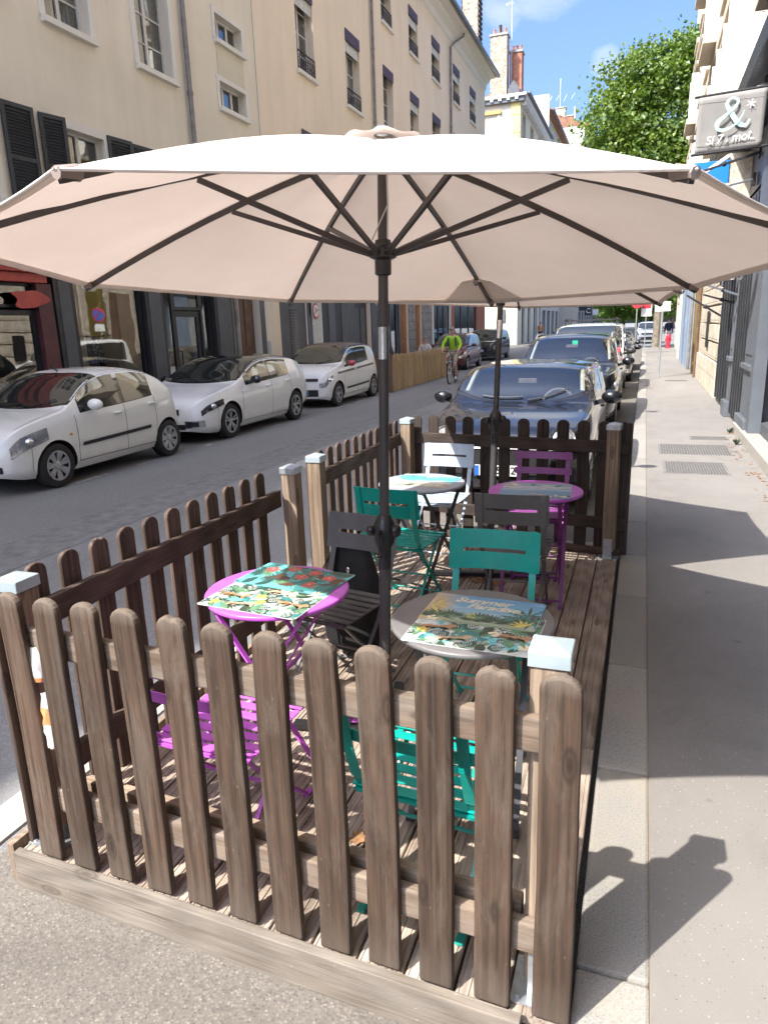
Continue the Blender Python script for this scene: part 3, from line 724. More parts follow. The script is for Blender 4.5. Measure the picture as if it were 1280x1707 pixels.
# ================================================================== PARASOLS
def parasol(label,base,top,Rr,zr,za,rot,tx,ty,cross=True,crankz=.95,jointz=1.72,hubz=1.99,N=8):
    t=thing('parasol',label,'parasol',(base[0],base[1],.001),0,'cafe parasols over the deck')
    B=Vector((0,0,0)); T=Vector((top[0]-base[0],top[1]-base[1],za)); ax=T.normalized()
    at=lambda z: B+T*(z/za)
    A0=-90-180/N; ST=360/N
    def tipp(k,f=1.0):
        a=R(A0+ST*k+rot); x,y=Rr*math.cos(a)*f,Rr*math.sin(a)*f
        c=at(za); zz=za+(zr-za)*f+tx*x+ty*y
        # ribs bow slightly: droop grows towards the tips
        return Vector((c.x+x,c.y+y,zz+.035*math.sin(PI*min(1,f))))
    # canopy
    m=MB(); NU,NV=10,12
    for k in range(N):
        def fn(u,v,k=k):
            f=.05+.95*v; a,b=tipp(k,f),tipp(k+1,f); p=a.lerp(b,u); s=4*u*(1-u)
            c=at(za); pull=.02*s*v**4
            p.x+=(c.x-p.x)*pull; p.y+=(c.y-p.y)*pull; p.z-=.034*s*math.sin(PI*v)
            p.z+=(.004*math.sin(u*19+k*2+v*7)*v+.010*mnoise.noise(Vector((u*5+k*3,v*9,k))))*s**.7
            return p
        m.grid(fn,NU,NV)
    m.build('canopy',MT['canopy'],t,smooth=True,ang=20)
    m=MB()
    for k in range(N):
        def hb(u,v,k=k):
            f=.972+.028*v; a,b=tipp(k,f),tipp(k+1,f); p=a.lerp(b,u); s=4*u*(1-u); c=at(za); pull=.02*s*f**4; p.x+=(c.x-p.x)*pull; p.y+=(c.y-p.y)*pull; p.z-=.034*s*math.sin(PI*f)+.004; return p
        m.grid(hb,10,1)
    m.build('hem_band',MT['canopy'],t,smooth=True)
    # hem
    m=MB(); pts=[]
    for k in range(N):
        for i in range(10):
            u=i/10; p=tipp(k).lerp(tipp(k+1),u); s=4*u*(1-u); c=at(za); p.x+=(c.x-p.x)*.02*s; p.y+=(c.y-p.y)*.02*s
            pts.append(p)
    pts.append(pts[0]); m.tube(pts,.004,6,False); m.build('hem',MT['canopy'],t,smooth=True)
    # vent cap on top with scalloped edge
    m=MB()
    def vf(u,v):
        a=u*2*PI; r=.02+v*.135; c=at(za); w=.5+.5*math.cos(N*a+R(rot)*N+.4)
        return Vector((c.x+r*math.cos(a),c.y+r*math.sin(a),za+.016-.030*v+tx*r*math.cos(a)+ty*r*math.sin(a)+.011*w*v**2))
    m.grid(vf,64,6,True); m.build('vent_cap',MT['canopy'],t,smooth=True)
    m=MB(); c=at(za); m.lathe([(.035,.022),(.035,.034),(.022,.042),(.0,.045)],16,c); m.build('finial',MT['galv'],t,smooth=True)
    hub=at(hubz); crown=at(za-.03)
    for k in range(N):
        a=tipp(k,.04); b=tipp(k,.995); mm=MB(); pts=[tipp(k,.04+.955*i/8)-Vector((0,0,.016)) for i in range(9)]
        for p,q in zip(pts,pts[1:]): mm.bar(p,q,.013,.02)
        rb=mm.build('rib',MT['rib'],t)
        # fabric sleeve near the tip
        mm=MB(); mm.tube([tipp(k,.965)-Vector((0,0,.014)),tipp(k,1.0)-Vector((0,0,.006))],[.016,.012],8); mm.build('tip_sleeve',MT['hem'],rb)
        d=(tipp(k,.44)-at(za)); d.z=0; d.normalize()
        s0=hub+d*.045; s1=tipp(k,.44)-Vector((0,0,.03)); mm=MB(); mm.bar(s0,s1,.013,.018); mm.build('strut',MT['rib'],rb)
    m=MB(); Mr=ax.to_track_quat('Z','Y').to_matrix()
    m.lathe([(.024,-.075),(.031,-.07),(.031,-.02),(.05,-.012),(.05,.02),(.034,.03),(.028,.05)],20,hub,M=Mr)
    for k in range(N):
        a=R(A0+ST*k+rot); m.ball(hub+Vector((.048*math.cos(a),.048*math.sin(a),.004)),.013,8,6)
    m.build('runner_hub',MT['black_plastic'],t,smooth=True)
    m=MB(); m.tube([at(jointz+.05),at(za)],.019,16); m.build('pole',MT['pole'],t,smooth=True)
    m=MB(); m.tube([at(crankz),at(jointz-.05)],.0195,16); m.build('pole',MT['pole'],t,smooth=True)
    m=MB(); m.tube([at(0),at(crankz)],.024,16); m.build('pole',MT['pole'],t,smooth=True)
    m=MB(); m.tube([at(jointz-.06),at(jointz+.06)],.0215,18); m.build('tilt_joint',MT['chrome'],t,smooth=True)
    m=MB(); q=at(crankz)
    m.lathe([(.026,-.11),(.027,-.10),(.027,-.02),(.040,.0),(.048,.04),(.047,.07),(.036,.095),(.027,.115),(.023,.12)],18,q,M=Mr)
    m.ball(q+Vector((.058,-.02,.06)),(.022,.028,.028),10,7); m.ball(q+Vector((-.05,-.02,.055)),(.02,.022,.022),10,7)
    cb=m.build('crank_box',MT['black_plastic'],t,smooth=True)
    m=MB(); m.tube([q+Vector((0,-.045,.06)),q+Vector((0,-.075,.06)),q+Vector((.01,-.085,-.02))],.008,8); m.ball(q+Vector((.01,-.085,-.03)),.014,8,6); m.build('crank_handle',MT['black_plastic'],cb,smooth=True)
    # pull cord
    m=MB(); m.tube([at(za-.08)+Vector((.022,-.02,0)),at(za-.22)+Vector((.03,-.03,0)),hub+Vector((.03,-.03,.05))],.003,5); m.tube([at(za-.22)+Vector((.03,-.03,0)),hub+Vector((-.03,-.03,.05))],.003,5); m.build('cord',MT['string'],t)
    if cross:
        m=MB()
        for a in (10,100):
            d=Vector((math.cos(R(a)),math.sin(R(a)),0))
            m.bar(d*-.42+Vector((0,0,.025 if a==10 else .024)),d*.42+Vector((0,0,.025 if a==10 else .024)),.045,.03)
        m.lathe([(.034,.04),(.034,.36),(.028,.37)],16); m.build('cross_base',MT['black_plastic'],t,bevel=.003)
    return t
np_=parasol('large beige parasol nearest the camera, its canopy filling the top of the picture',(-.985,2.60),(-.918,2.603),1.50,1.963,2.405,18.7,-.018,-.059,True,.90,1.70,2.02)
parasol('second beige parasol further back by the end fence',(-.954,4.72),(-.93,5.02),1.25,1.93,2.33,34,-.04,-.04,True,1.06,1.72,1.95,6)
# ================================================================== BACKPACK, LITTER, LEAVES
bp=thing('backpack','black backpack hanging behind the anthracite chair beside the near magenta table','backpack',(-1.40,3.30,.03),R(-12))
def bpf(u,v):
    a=u*2*PI; z=.02+.60*v; w=.165*(1-.42*max(0,(v-.45)/.55)**1.6)*(.82+.18*min(1,v/.12)); d=.095*(1-.6*max(0,(v-.5)/.5)**1.5)*(.7+.3*min(1,v/.12))
    ca,sa=math.cos(a),math.sin(a); e=.7
    x=w*math.copysign(abs(ca)**e,ca); y=d*math.copysign(abs(sa)**e,sa)
    n=mnoise.noise(Vector((x*9,y*9,z*7)))*.012
    return Vector((x+n,y+n,z))
m=MB(); m.grid(bpf,28,16,True); m.add([bpf(i/28,1) for i in range(28)],[tuple(range(28))]); m.add([bpf(i/28,0) for i in range(28)],[tuple(range(27,-1,-1))]); m.build('bag_body',MT['bag_black'],bp,smooth=True,ang=60)
m=MB(); m.grid(lambda u,v:bpf(.5+u*.5,.08+.36*v)*1.0+Vector((0,-.035,0)),12,6); o=m.build('front_pocket',MT['bag_black'],bp,smooth=True)
m=MB(); m.tube([(-.05,0,.60),(-.04,.0,.70),(0,.0,.74),(.04,.0,.70),(.05,0,.60)],.011,8,flat=.5); m.build('top_loop',MT['bag_black'],bp,smooth=True)
m=MB(); m.tube([(-.10,-.05,.58),(-.16,-.09,.45),(-.17,-.08,.25),(-.15,-.03,.08)],.02,8,flat=.3); m.build('shoulder_strap',MT['bag_black'],bp,smooth=True)
m=MB(); m.ball((.02,-.085,.50),(.013,.004,.018),8,6); m.build('badge',MT['chrome'],bp,smooth=True)
# wrapper litter stuck on the front fence
w_=thing('crumpled_wrapper','crumpled white and orange snack wrapper wedged between the two leftmost front pickets','litter',(-1.772,1.565,.665))
def crump(u,v,h,w,sx):
    a=u*2*PI; z=h*v; r=w*(.55+.6*math.sin(PI*min(1,v*.9+.1)))
    n=mnoise.noise(Vector((math.cos(a)*2,math.sin(a)*2,z*30+sx)))*.006+.0025*math.sin(5*a+z*30)
    return Vector((r*math.cos(a)+n,r*.55*math.sin(a)+n,z))
m=MB()
for i in range(1): m.grid(lambda u,v:crump(u,v,.20,.017,1.7)+Vector((.012,-.02,-.215)),16,14,True)
m.build('wrapper_twist',MT['paper_white'],w_,smooth=True)
m=MB(); m.grid(lambda u,v:crump(u,.45+v*.3,.20,.0178,1.7)+Vector((.012,-.0205,-.215)),16,6,True); m.build('wrapper_print',MT['paper_orange'],w_,smooth=True)
m=MB(); m.grid(lambda u,v:crump(u,v,.12,.030,4.1)+Vector((-.014,-.005,.02)),16,10,True); m.build('wrapper_top',MT['paper_white'],w_,smooth=True)
m=MB(); m.grid(lambda u,v:crump(u,.0+v*.14,.12,.031,4.1)+Vector((-.014,-.006,.019)),16,3,True); m.build('wrapper_edge',MT['paper_orange'],w_,smooth=True)
# dry plane leaves
def leaf_outline():
    base=[(0,-.5),(.10,-.28),(.5,-.3),(.32,-.08),(.5,.22),(.2,.2),(0,.55),(-.2,.2),(-.5,.22),(-.32,-.08),(-.5,-.3),(-.10,-.28)]
    return base
def dryleaf(x,y,size,rz,label,z=.002):
    m=MB(); pts=leaf_outline(); c=[(p[0]*size,p[1]*size,.004+size*.35*(p[0]**2+.5*p[1]**2)) for p in pts]
    n=len(c); m.add(c+[(0,0,.003)],[(i,(i+1)%n,n) for i in range(n)]); m.tube([(0,-.45*size,.006),(0.02*size,-.85*size,.012)],.0015,5)
    o=m.build('dry_leaf',MT['leafdry'],smooth=True,loc=(x,y,z),rot=(random.uniform(-.15,.15),random.uniform(-.15,.15),rz)); tag(o,label,'leaf','dry leaves fallen on the deck')
dryleaf(-.64,2.313,.08,.4,'dry leaf on the deck beside the teal chair behind the front fence')
dryleaf(-.856,1.947,.075,2.1,'brown dry leaf in a sun stripe between the magenta and teal front chairs')
dryleaf(-1.02,4.62,.11,1.0,'large curled dry leaf left of the far parasol base')
dryleaf(-.873,4.60,.12,2.6,'reddish curled dry leaf right beside the far parasol base')
dryleaf(-.596,4.45,.09,.2,'dry leaf under the far magenta table')
dryleaf(-.50,4.35,.09,3.3,'dry leaf at the right foot of the far magenta table')
# ================================================================== CARS (front at local y=0, facing -Y; wheels on local z=0)
def m_paint(name,c,metal=.0,flake=0):
    k=NT(name); v=k.coord(); n=k.noise(v,1.1,4,.6); dirt=k.noise(k.coord(scale=(3,3,9)),2,5,.7)
    sp=k.n('ShaderNodeSeparateXYZ'); k.l(k.coord(),sp.inputs[0])
    low=k.math('MULTIPLY',k.ramp(sp.outputs[2],[(.12,1),(.55,0)]),k.ramp(dirt,[(.45,0),(.9,.35)]))
    cc=k.ramp(n,[(.3,sc(c,.99)),(.7,sc(c,1.01))]); cc=k.mix(low,cc,(.16,.14,.12)); k.col(cc)
    k.set(Metallic=metal); k.rough(k.ramp(dirt,[(.3,.2),(.8,.26)])); k.b.inputs['Coat Weight'].default_value=.9; k.b.inputs['Coat Roughness'].default_value=.025
    return k.mat
MT['cw']=m_paint('car_paint_white',(.86,.86,.81)); MT['cw2']=m_paint('car_paint_bright_white',(.88,.89,.88))
MT['cblue']=m_paint('car_paint_deep_blue',(.010,.011,.017),.2); MT['cgrey']=m_paint('car_paint_dark_grey',(.011,.012,.014),.3)
MT['cmaroon']=m_paint('car_paint_maroon',(.12,.025,.03),.4); MT['cblack']=m_paint('car_paint_black',(.012,.013,.016),.3)
MT['cnavy']=m_paint('car_paint_navy',(.02,.04,.12),.4); MT['cbeige']=m_paint('car_paint_sun_faded_grey',(.2,.18,.15),.5)
MT['cglass']=m_glass('car_glass',(.022,.026,.025),.09); MT['cglass_clear']=m_glass('car_windscreen_glass',(.03,.03,.03),.10,.86)
MT['tyre']=m_plain('tyre_rubber',(.022,.021,.02),.8,0,.25,20); MT['well']=m_plain('wheel_well',(.008,.008,.008),.95)
MT['alloy']=m_plain('alloy_wheel',(.5,.5,.51),.35,.75,.1,20); MT['dark_alloy']=m_plain('dark_wheel_backing',(.03,.03,.032),.5,.2)
MT['lamp']=m_plain('headlamp_lens',(.55,.58,.62),.08,.65,.35,38,coat=1); MT['lamp_dark']=m_plain('dark_headlamp_lens',(.10,.11,.12),.08,.5,.6,30,coat=1)
MT['trim']=m_plain('car_black_trim',(.022,.022,.023),.5,0,.2,12); MT['gloss_black']=m_plain('gloss_black_trim',(.012,.012,.013),.15,0,.1,9,coat=1)
MT['plate_white']=m_plain('plate_white',(.75,.75,.72),.4); MT['plate_blue']=m_plain('plate_blue',(.02,.13,.55),.4); MT['amber']=m_plain('amber_lens',(.6,.25,.03),.2)
MT['red_mirror']=m_plain('red_mirror_shell',(.4,.03,.04),.3,coat=1); MT['stripe']=m_plain('dark_brown_stripe',(.045,.028,.028),.35,coat=.5)
MT['tail']=m_plain('tail_lamp_red',(.35,.02,.02),.15,coat=1)
MT['cabin_dark']=m_plain('car_cabin_plastic',(.11,.105,.10),.7,0,.2,9); MT['seat_cloth']=m_plain('car_seat_cloth',(.26,.26,.25),.9,0,.15,14); MT['seat_pale']=m_plain('pale_pillar_trim',(.42,.45,.42),.7)
def curve(pts):
    xs=[p[0] for p in pts]; ys=[p[1] for p in pts]; n=len(xs)
    d=[(ys[i+1]-ys[i])/(xs[i+1]-xs[i]) for i in range(n-1)]
    t=[d[0]]+[0 if d[i-1]*d[i]<=0 else 2*d[i-1]*d[i]/(d[i-1]+d[i]) for i in range(1,n-1)]+[d[-1]]
    def f(x):
        if x<=xs[0]: return ys[0]
        if x>=xs[-1]: return ys[-1]
        i=0
        while xs[i+1]<x: i+=1
        h=xs[i+1]-xs[i]; s=(x-xs[i])/h
        return (2*s**3-3*s*s+1)*ys[i]+(s**3-2*s*s+s)*h*t[i]+(-2*s**3+3*s*s)*ys[i+1]+(s**3-s*s)*h*t[i+1]
    return f
class Car:
    def __init__(s,**k):
        s.__dict__.update(k); s.top=curve(k['top_']); s.belt=curve(k['belt_']); s.hwf=curve(k['hw_']); s.bot=curve(k['bot_'])
        s.tum=k.get('tum',.30); s.en=k.get('en',2.7); s.fz=k.get('fz',.72)
    def sec(s,y):
        hw=s.hwf(y)*s.W/2; zb=s.bot(y); be=s.belt(y); tp=max(s.top(y),be+.012); h=tp-be; zs=be+h*s.fz; xb=.968*hw; xs=max(.3*hw,xb-s.tum*(zs-be)); return hw,zb,be,tp,zs,xb,xs
    SH=curve([(0,.88),(.07,.94),(.2,.975),(.38,.985),(.5,1.0),(.72,.998),(.9,.985),(1,.968)])
    def side(s,y,z):
        hw,zb,be,tp,zs,xb,xs=s.sec(y)
        if z<=be: return hw*Car.SH((z-zb)/max(.02,be-zb))
        if z<=zs: return xb+(xs-xb)*(z-be)/max(1e-4,zs-be)
        q=min(1,(z-zs)/max(1e-4,tp-zs)); return xs*(1-q**s.en)**(1/s.en)
    def topz(s,x,y):
        hw,zb,be,tp,zs,xb,xs=s.sec(y); q=min(1,abs(x)/xs); return zs+(tp-zs)*(1-q**s.en)**(1/s.en)
    def front(s,x,z,rear=False):
        a,b=(s.L*.5,s.L) if rear else (s.L*.5,0)
        def ins(y): return s.bot(y)<=z<=s.topz(x,y) and abs(x)<=s.side(y,z)
        for _ in range(30):
            c=(a+b)/2
            if ins(c): a=c
            else: b=c
        return a
    def body(s):
        N=64; ys=[]
        for i in range(N+1):
            t=i/N; ys.append(s.L*(t+ .055*math.sin(2*PI*t)*-1))
        m=MB(); rows=[]
        for y in ys:
            hw,zb,be,tp,zs,xb,xs=s.sec(y); r=[(0,zb),(hw*.5,zb)]
            for i in range(10): z=zb+(be-zb)*i/9; r.append((s.side(y,z),z))
            for i in range(1,6): z=be+(zs-be)*i/5; r.append((s.side(y,z),z))
            for i in range(1,10):
                a=PI/2*i/9; c,sn=math.cos(a)**(2/s.en),math.sin(a)**(2/s.en); r.append((xs*c if i<9 else 0,zs+(tp-zs)*sn))
            full=[(x,z) for x,z in r]+[(-x,z) for x,z in r[-2:0:-1]]
            rows.append([(x,y,z) for x,z in full])
        n=len(rows[0]); m.v=[p for r in rows for p in r]
        for j in range(N):
            for i in range(n): m.f.append((j*n+i,j*n+(i+1)%n,(j+1)*n+(i+1)%n,(j+1)*n+i)); m.m.append(0)
        m.f.append(tuple(range(n-1,-1,-1))); m.f.append(tuple(N*n+i for i in range(n))); m.m+=[0,0]
        return m
def car(c,label,loc,group=None,rz=0,opts=None,body_name='body'):
    t=thing('parked_car',label,c.cat if hasattr(c,'cat') else 'car',loc,rz,group)
    P=MT[c.paint]
    body=c.body().build('body',[P,MT['well'],MT[getattr(c,'roofm',c.paint)]],None,smooth=True,ang=32)
    cut=MB()
    for ya in c.ax:
        for sx in (-1,1):
            cut.lathe([(c.rw+.045,.48*c.W/2),(c.rw+.045,c.W/2+.12)] if sx>0 else [(c.rw+.045,-c.W/2-.12),(c.rw+.045,-.48*c.W/2)],40,(0,ya,c.rw),axis='X')
    cu=cut.build('cut',MT['well']); bo=body.modifiers.new('b','BOOLEAN'); bo.object=cu; bo.operation='DIFFERENCE'; bo.solver='EXACT'
    dg=bpy.context.evaluated_depsgraph_get(); dg.update(); me=bpy.data.meshes.new_from_object(body.evaluated_get(dg))
    body.modifiers.clear(); body.data=me; bpy.data.objects.remove(cu)
    if len(me.materials)<3:
        me.materials.clear()
        for q in (P,MT['well'],MT[getattr(c,'roofm',c.paint)]): me.materials.append(q)
    rt=c.rw+.045
    for p in me.polygons:
        ce=p.center; mi=0
        for ya in c.ax:
            if abs(math.hypot(ce.y-ya,ce.z-c.rw)-rt)<.012 and abs(p.normal.x)<.3: mi=1
            if abs(p.normal.x)>.95 and abs(ce.x)<c.W/2*.55 and math.hypot(ce.y-ya,ce.z-c.rw)<rt+.01: mi=1
        if mi==0 and hasattr(c,'roofm') and c.roofy[0]<ce.y<c.roofy[1] and ce.z>c.belt(ce.y)+(c.top(ce.y)-c.belt(ce.y))*.80: mi=2
        p.material_index=mi
    if getattr(c,'cabin',False):
        bm=bmesh.new(); bm.from_mesh(me); kill=[]
        for f_ in bm.faces:
            q=f_.calc_center_median()
            if q.z>c.belt(q.y)*.98 and f_.normal.z>.15:
                lim=c.sec(max(c.ws[0],min(c.ws[1],q.y)))[6]*.90; yb=c.ws[0]+c.bow*(q.x/lim)**2
                if yb+.0<q.y<c.ws[1]-.02+c.bow*.5*(q.x/lim)**2 and abs(q.x)<lim: kill.append(f_)
        bmesh.ops.delete(bm,geom=kill,context='FACES'); bm.to_mesh(me); bm.free()
        IN=lambda nm,m_,mt='cabin_dark',**k: m_.build(nm,MT[mt],t,**k)
        yw=c.ws[0]; zb=c.belt(yw)
        m=MB(); m.bb(-c.W*.42,c.W*.42,yw+.12,yw+.55,zb-.28,zb-.04); IN('dashboard',m,bevel=.05,smooth=True)
        m=MB(); m.bb(-c.W*.44,c.W*.44,yw+.1,c.L-.6,.28,.32); IN('cabin_floor',m)
        for sx in (-1,1):
            m=MB(); m.box((sx*.37,yw+1.25,zb-.10),(.50,.15,.72),Matrix.Rotation(-.22,3,'X')); s_=IN('seat',m,'seat_cloth',bevel=.06,smooth=True)
            m=MB(); m.box((sx*.37,yw+1.36,zb+.33),(.26,.09,.18)); m.build('headrest',MT['seat_cloth'],s_,bevel=.04,smooth=True)
        m=MB(); Mt=Matrix.Rotation(R(68),3,'X'); m.tube([Vector((.36,yw+.62,zb+.0))+Mt@Vector((.18*math.cos(a),.18*math.sin(a),0)) for a in [i*2*PI/24 for i in range(25)]],.016,8,False); m.bar(Vector((.20,yw+.62,zb)),Vector((.52,yw+.62,zb)),.05,.03); IN('steering_wheel',m,smooth=True)
        m=MB(); m.box((0,c.ws[1]-.02,c.top(c.ws[1])-.17),(.22,.03,.06)); IN('rear_view_mirror',m,bevel=.01)
        for sx in (-1,1):
            m=MB(); n_=8; pts=[]
            for i in range(n_+1):
                y=c.ws[0]+c.bow*.8+(c.ws[1]-c.ws[0]-.06)*i/n_; xx=c.sec(y)[6]*.845; pts.append((sx*xx,y+.05,c.topz(xx,y)-.035))
            m.tube(pts,.028,8); IN('pillar_trim',m,'seat_pale',smooth=True)
    me.polygons.foreach_set('use_smooth',[True]*len(me.polygons)); me.set_sharp_from_angle(angle=R(32))
    body.parent=t
    OFF=.004
    def sp(y,z,sx,off=OFF): return Vector((sx*(c.side(y,z)+off),y,z))
    def patch(name,mat,y0,y1,zlo,zhi,sx,nu=14,nv=6,off=OFF,par=None,mats=None):
        m=MB(); m.grid(lambda u,v:sp(y0+(y1-y0)*u,zlo(y0+(y1-y0)*u)*(1-v)+zhi(y0+(y1-y0)*u)*v,sx,off),nu,nv)
        return m.build(name,MT[mat],par or t,smooth=True,ang=60)
    def ztop(y): return c.belt(y)+(c.top(y)-c.belt(y))*c.wt
    # windscreen
    def ws(name,mat,yb,yt,bow,mar,off,kx=.9,par=None):
        def fn(u,v):
            y=yb+(yt-yb)*v; x=(2*u-1)*c.sec(y)[6]*(kx-.0*v); y2=y+bow*(2*u-1)**2*(1-.5*v)
            lim=c.sec(y2)[6]*.985; x=max(-lim,min(lim,x)); return Vector((x,y2-off*.6,c.topz(x,y2)+off))
        m=MB(); m.grid(fn,22,10)
        if getattr(c,'cabin',False) and 'surround' in name:
            m.f=[q for i,q in enumerate(m.f) if i%22 in (0,21) or i//22 in (0,9)]; m.m=m.m[:len(m.f)]
        return m.build(name,MT[mat],par or t,smooth=True,ang=60)
    fr=ws('windscreen_surround','gloss_black',c.ws[0]-.03,c.ws[1]+.03,c.bow,0,.002,.955)
    ws('windscreen',getattr(c,'wsm','cglass'),c.ws[0],c.ws[1],c.bow,0,.006,.92)
    if hasattr(c,'rws'): ws('rear_window','cglass',c.rws[0],c.rws[1],-.06,0,.006,.88)
    # side windows
    for sx in (-1,1):
        y0,y1=c.sw[0][0],c.sw[-1][1]
        zt=lambda y:max(c.belt(y)+.012,min(ztop(y),c.top(y)-.05))
        patch('window_surround','gloss_black',y0-.02,y1+.02,lambda y:c.belt(y)+.008,lambda y:zt(y)+.012,sx,26,5,.002)
        for a,b in c.sw:
            patch('side_window','cglass',a,b,lambda y:c.belt(y)+.022,lambda y:max(c.belt(y)+.024,zt(y)-.008),sx,14,5,.006)
            zb=getattr(c,'sill',.34)
        # door shut lines, handles
        m=MB()
        for yl in c.doors:
            for z0,z1 in ((c.bot(yl)+.10,c.belt(yl)),):
                m.grid(lambda u,v:sp(yl-.004+.008*u,z0+(z1-z0)*v,sx,.0025),1,10)
        yl0,yl1=c.doors[0],c.doors[-1]
        m.grid(lambda u,v:sp(yl0+(yl1-yl0)*u,c.bot(2)+.10+.008*v,sx,.0025),16,1)
        m.build('door_seam',MT['trim'],body)
        m=MB(); yb0=c.ws[0]-.02
        m.grid(lambda u,v:(lambda y:Vector((sx*(c.sec(y)[6]*.93+(v-.5)*.008),y,c.topz(c.sec(y)[6]*.93,y)+.003)))(.22+(yb0+c.bow*.7-.22)*u),16,1); m.build('bonnet_seam',MT['trim'],body)
        yf=c.ax[0]-c.rw-.10; m=MB(); m.grid(lambda u,v:sp(yf+.006*v,c.bot(yf)+.10+(c.belt(yf)-c.bot(yf)-.16)*u,sx,.0025),8,1); m.build('bumper_seam',MT['trim'],body)
        for yh in c.handles:
            m=MB(); z=c.belt(yh)-.10; q=sp(yh,z,sx,.012); m.box(q,(.03,.15,.032)); m.build('door_handle',P if getattr(c,'hpaint',True) else MT['chrome'],t,bevel=.01,smooth=True)
        if hasattr(c,'rub'):
            y0_,y1_,z_=c.rub; patch('rub_strip','trim',y0_,y1_,lambda y:z_-.025+.03*(y-y0_),lambda y:z_+.025+.03*(y-y0_),sx,16,1,.012)
        # mirror
        ym=c.mirror; q=sp(ym,c.belt(ym)+.06,sx,.0)
        m=MB(); m.bar(q+Vector((-sx*.05,.0,-.04)),q+Vector((sx*.10,.0,.0)),.05,.05); m.build('mirror_arm',MT['trim'],t)
        m=MB(); m.ball(q+Vector((sx*.17,-.0,.04)),(.115,.075,.078),14,9); mi_=m.build('mirror',MT[getattr(c,'mirm',c.paint)],t,smooth=True)
        m=MB(); m.ball(q+Vector((sx*.17,.045,.04)),(.095,.036,.064),14,9); m.build('mirror_glass',MT['lamp_dark'],mi_,smooth=True)
        # headlamp
        if c.hl:
            y0_,y1_,f0,f1,mt=c.hl
            zf=lambda y,f:c.bot(y)+(c.belt(y)-c.bot(y))*f
            o=patch('headlight',mt,y0_,y1_,lambda y:zf(y,f0+(f1-f0)*.35*max(0,(y-y0_)/(y1_-y0_))),lambda y:zf(y,f1+.02*(y-y0_)),sx,12,6,.008)
            mid=(y0_*.55+y1_*.45); q=sp(mid,zf(mid,(f0+f1)/2+.02),sx,.0)
            m=MB(); m.ball(q,(.06,.055,.05),12,8); m.build('headlamp_bulb',MT['lamp' if mt!='lamp' else 'chrome'],o,smooth=True)
        if getattr(c,'tl',None):
            y0_,y1_,f0,f1=c.tl; zf=lambda y,f:c.bot(y)+(c.belt(y)-c.bot(y))*f
            patch('tail_light','tail',y0_,y1_,lambda y:zf(y,f0),lambda y:zf(y,f1),sx,6,5,.007)
    # front face pieces
    def fface(name,mat,x0,x1,z0,z1,off=.008,par=None,nu=12,nv=5,th=0):
        m=MB(); m.grid(lambda u,v:Vector((x0+(x1-x0)*u,c.front(x0+(x1-x0)*u,z0+(z1-z0)*v)-off,z0+(z1-z0)*v)),nu,nv); return m.build(name,MT[mat],par or t,smooth=True,ang=60)
    for (nm,mt,x0,x1,z0,z1,of) in c.face: fface(nm,mt,x0,x1,z0,z1,of)
    z=c.plate; yq=c.front(0,z)-.02
    m=MB(); m.bb(-.26,.26,yq-.012,yq,z-.055,z+.055); pl=m.build('number_plate',MT['plate_white'],t,bevel=.004)
    for sx in (-1,1):
        m=MB(); m.bb(sx*.215-.0+(-.0),sx*.258,yq-.0145,yq-.0125,z-.052,z+.052); m.build('plate_band',MT['plate_blue'],pl)
    if getattr(c,'ptxt',None): text_obj('plate_lettering',c.ptxt,.105,MT['trim'],pl,(0,yq-.0135,z),(R(90),0,0),0,.0004,1.05,.002)
    # wipers
    m=MB()
    for x0,x1 in ((-.45,.02),(.08,.52)):
        pts=[]
        for i in range(7):
            u=i/6; x=x0+(x1-x0)*u; y=c.ws[0]+.02+.06*u+c.bow*(x/(c.W*.42))**2; pts.append((x,y-.01,c.topz(x,y)+.022))
        m.tube(pts,.008,5)
    m.build('wiper',MT['trim'],t)
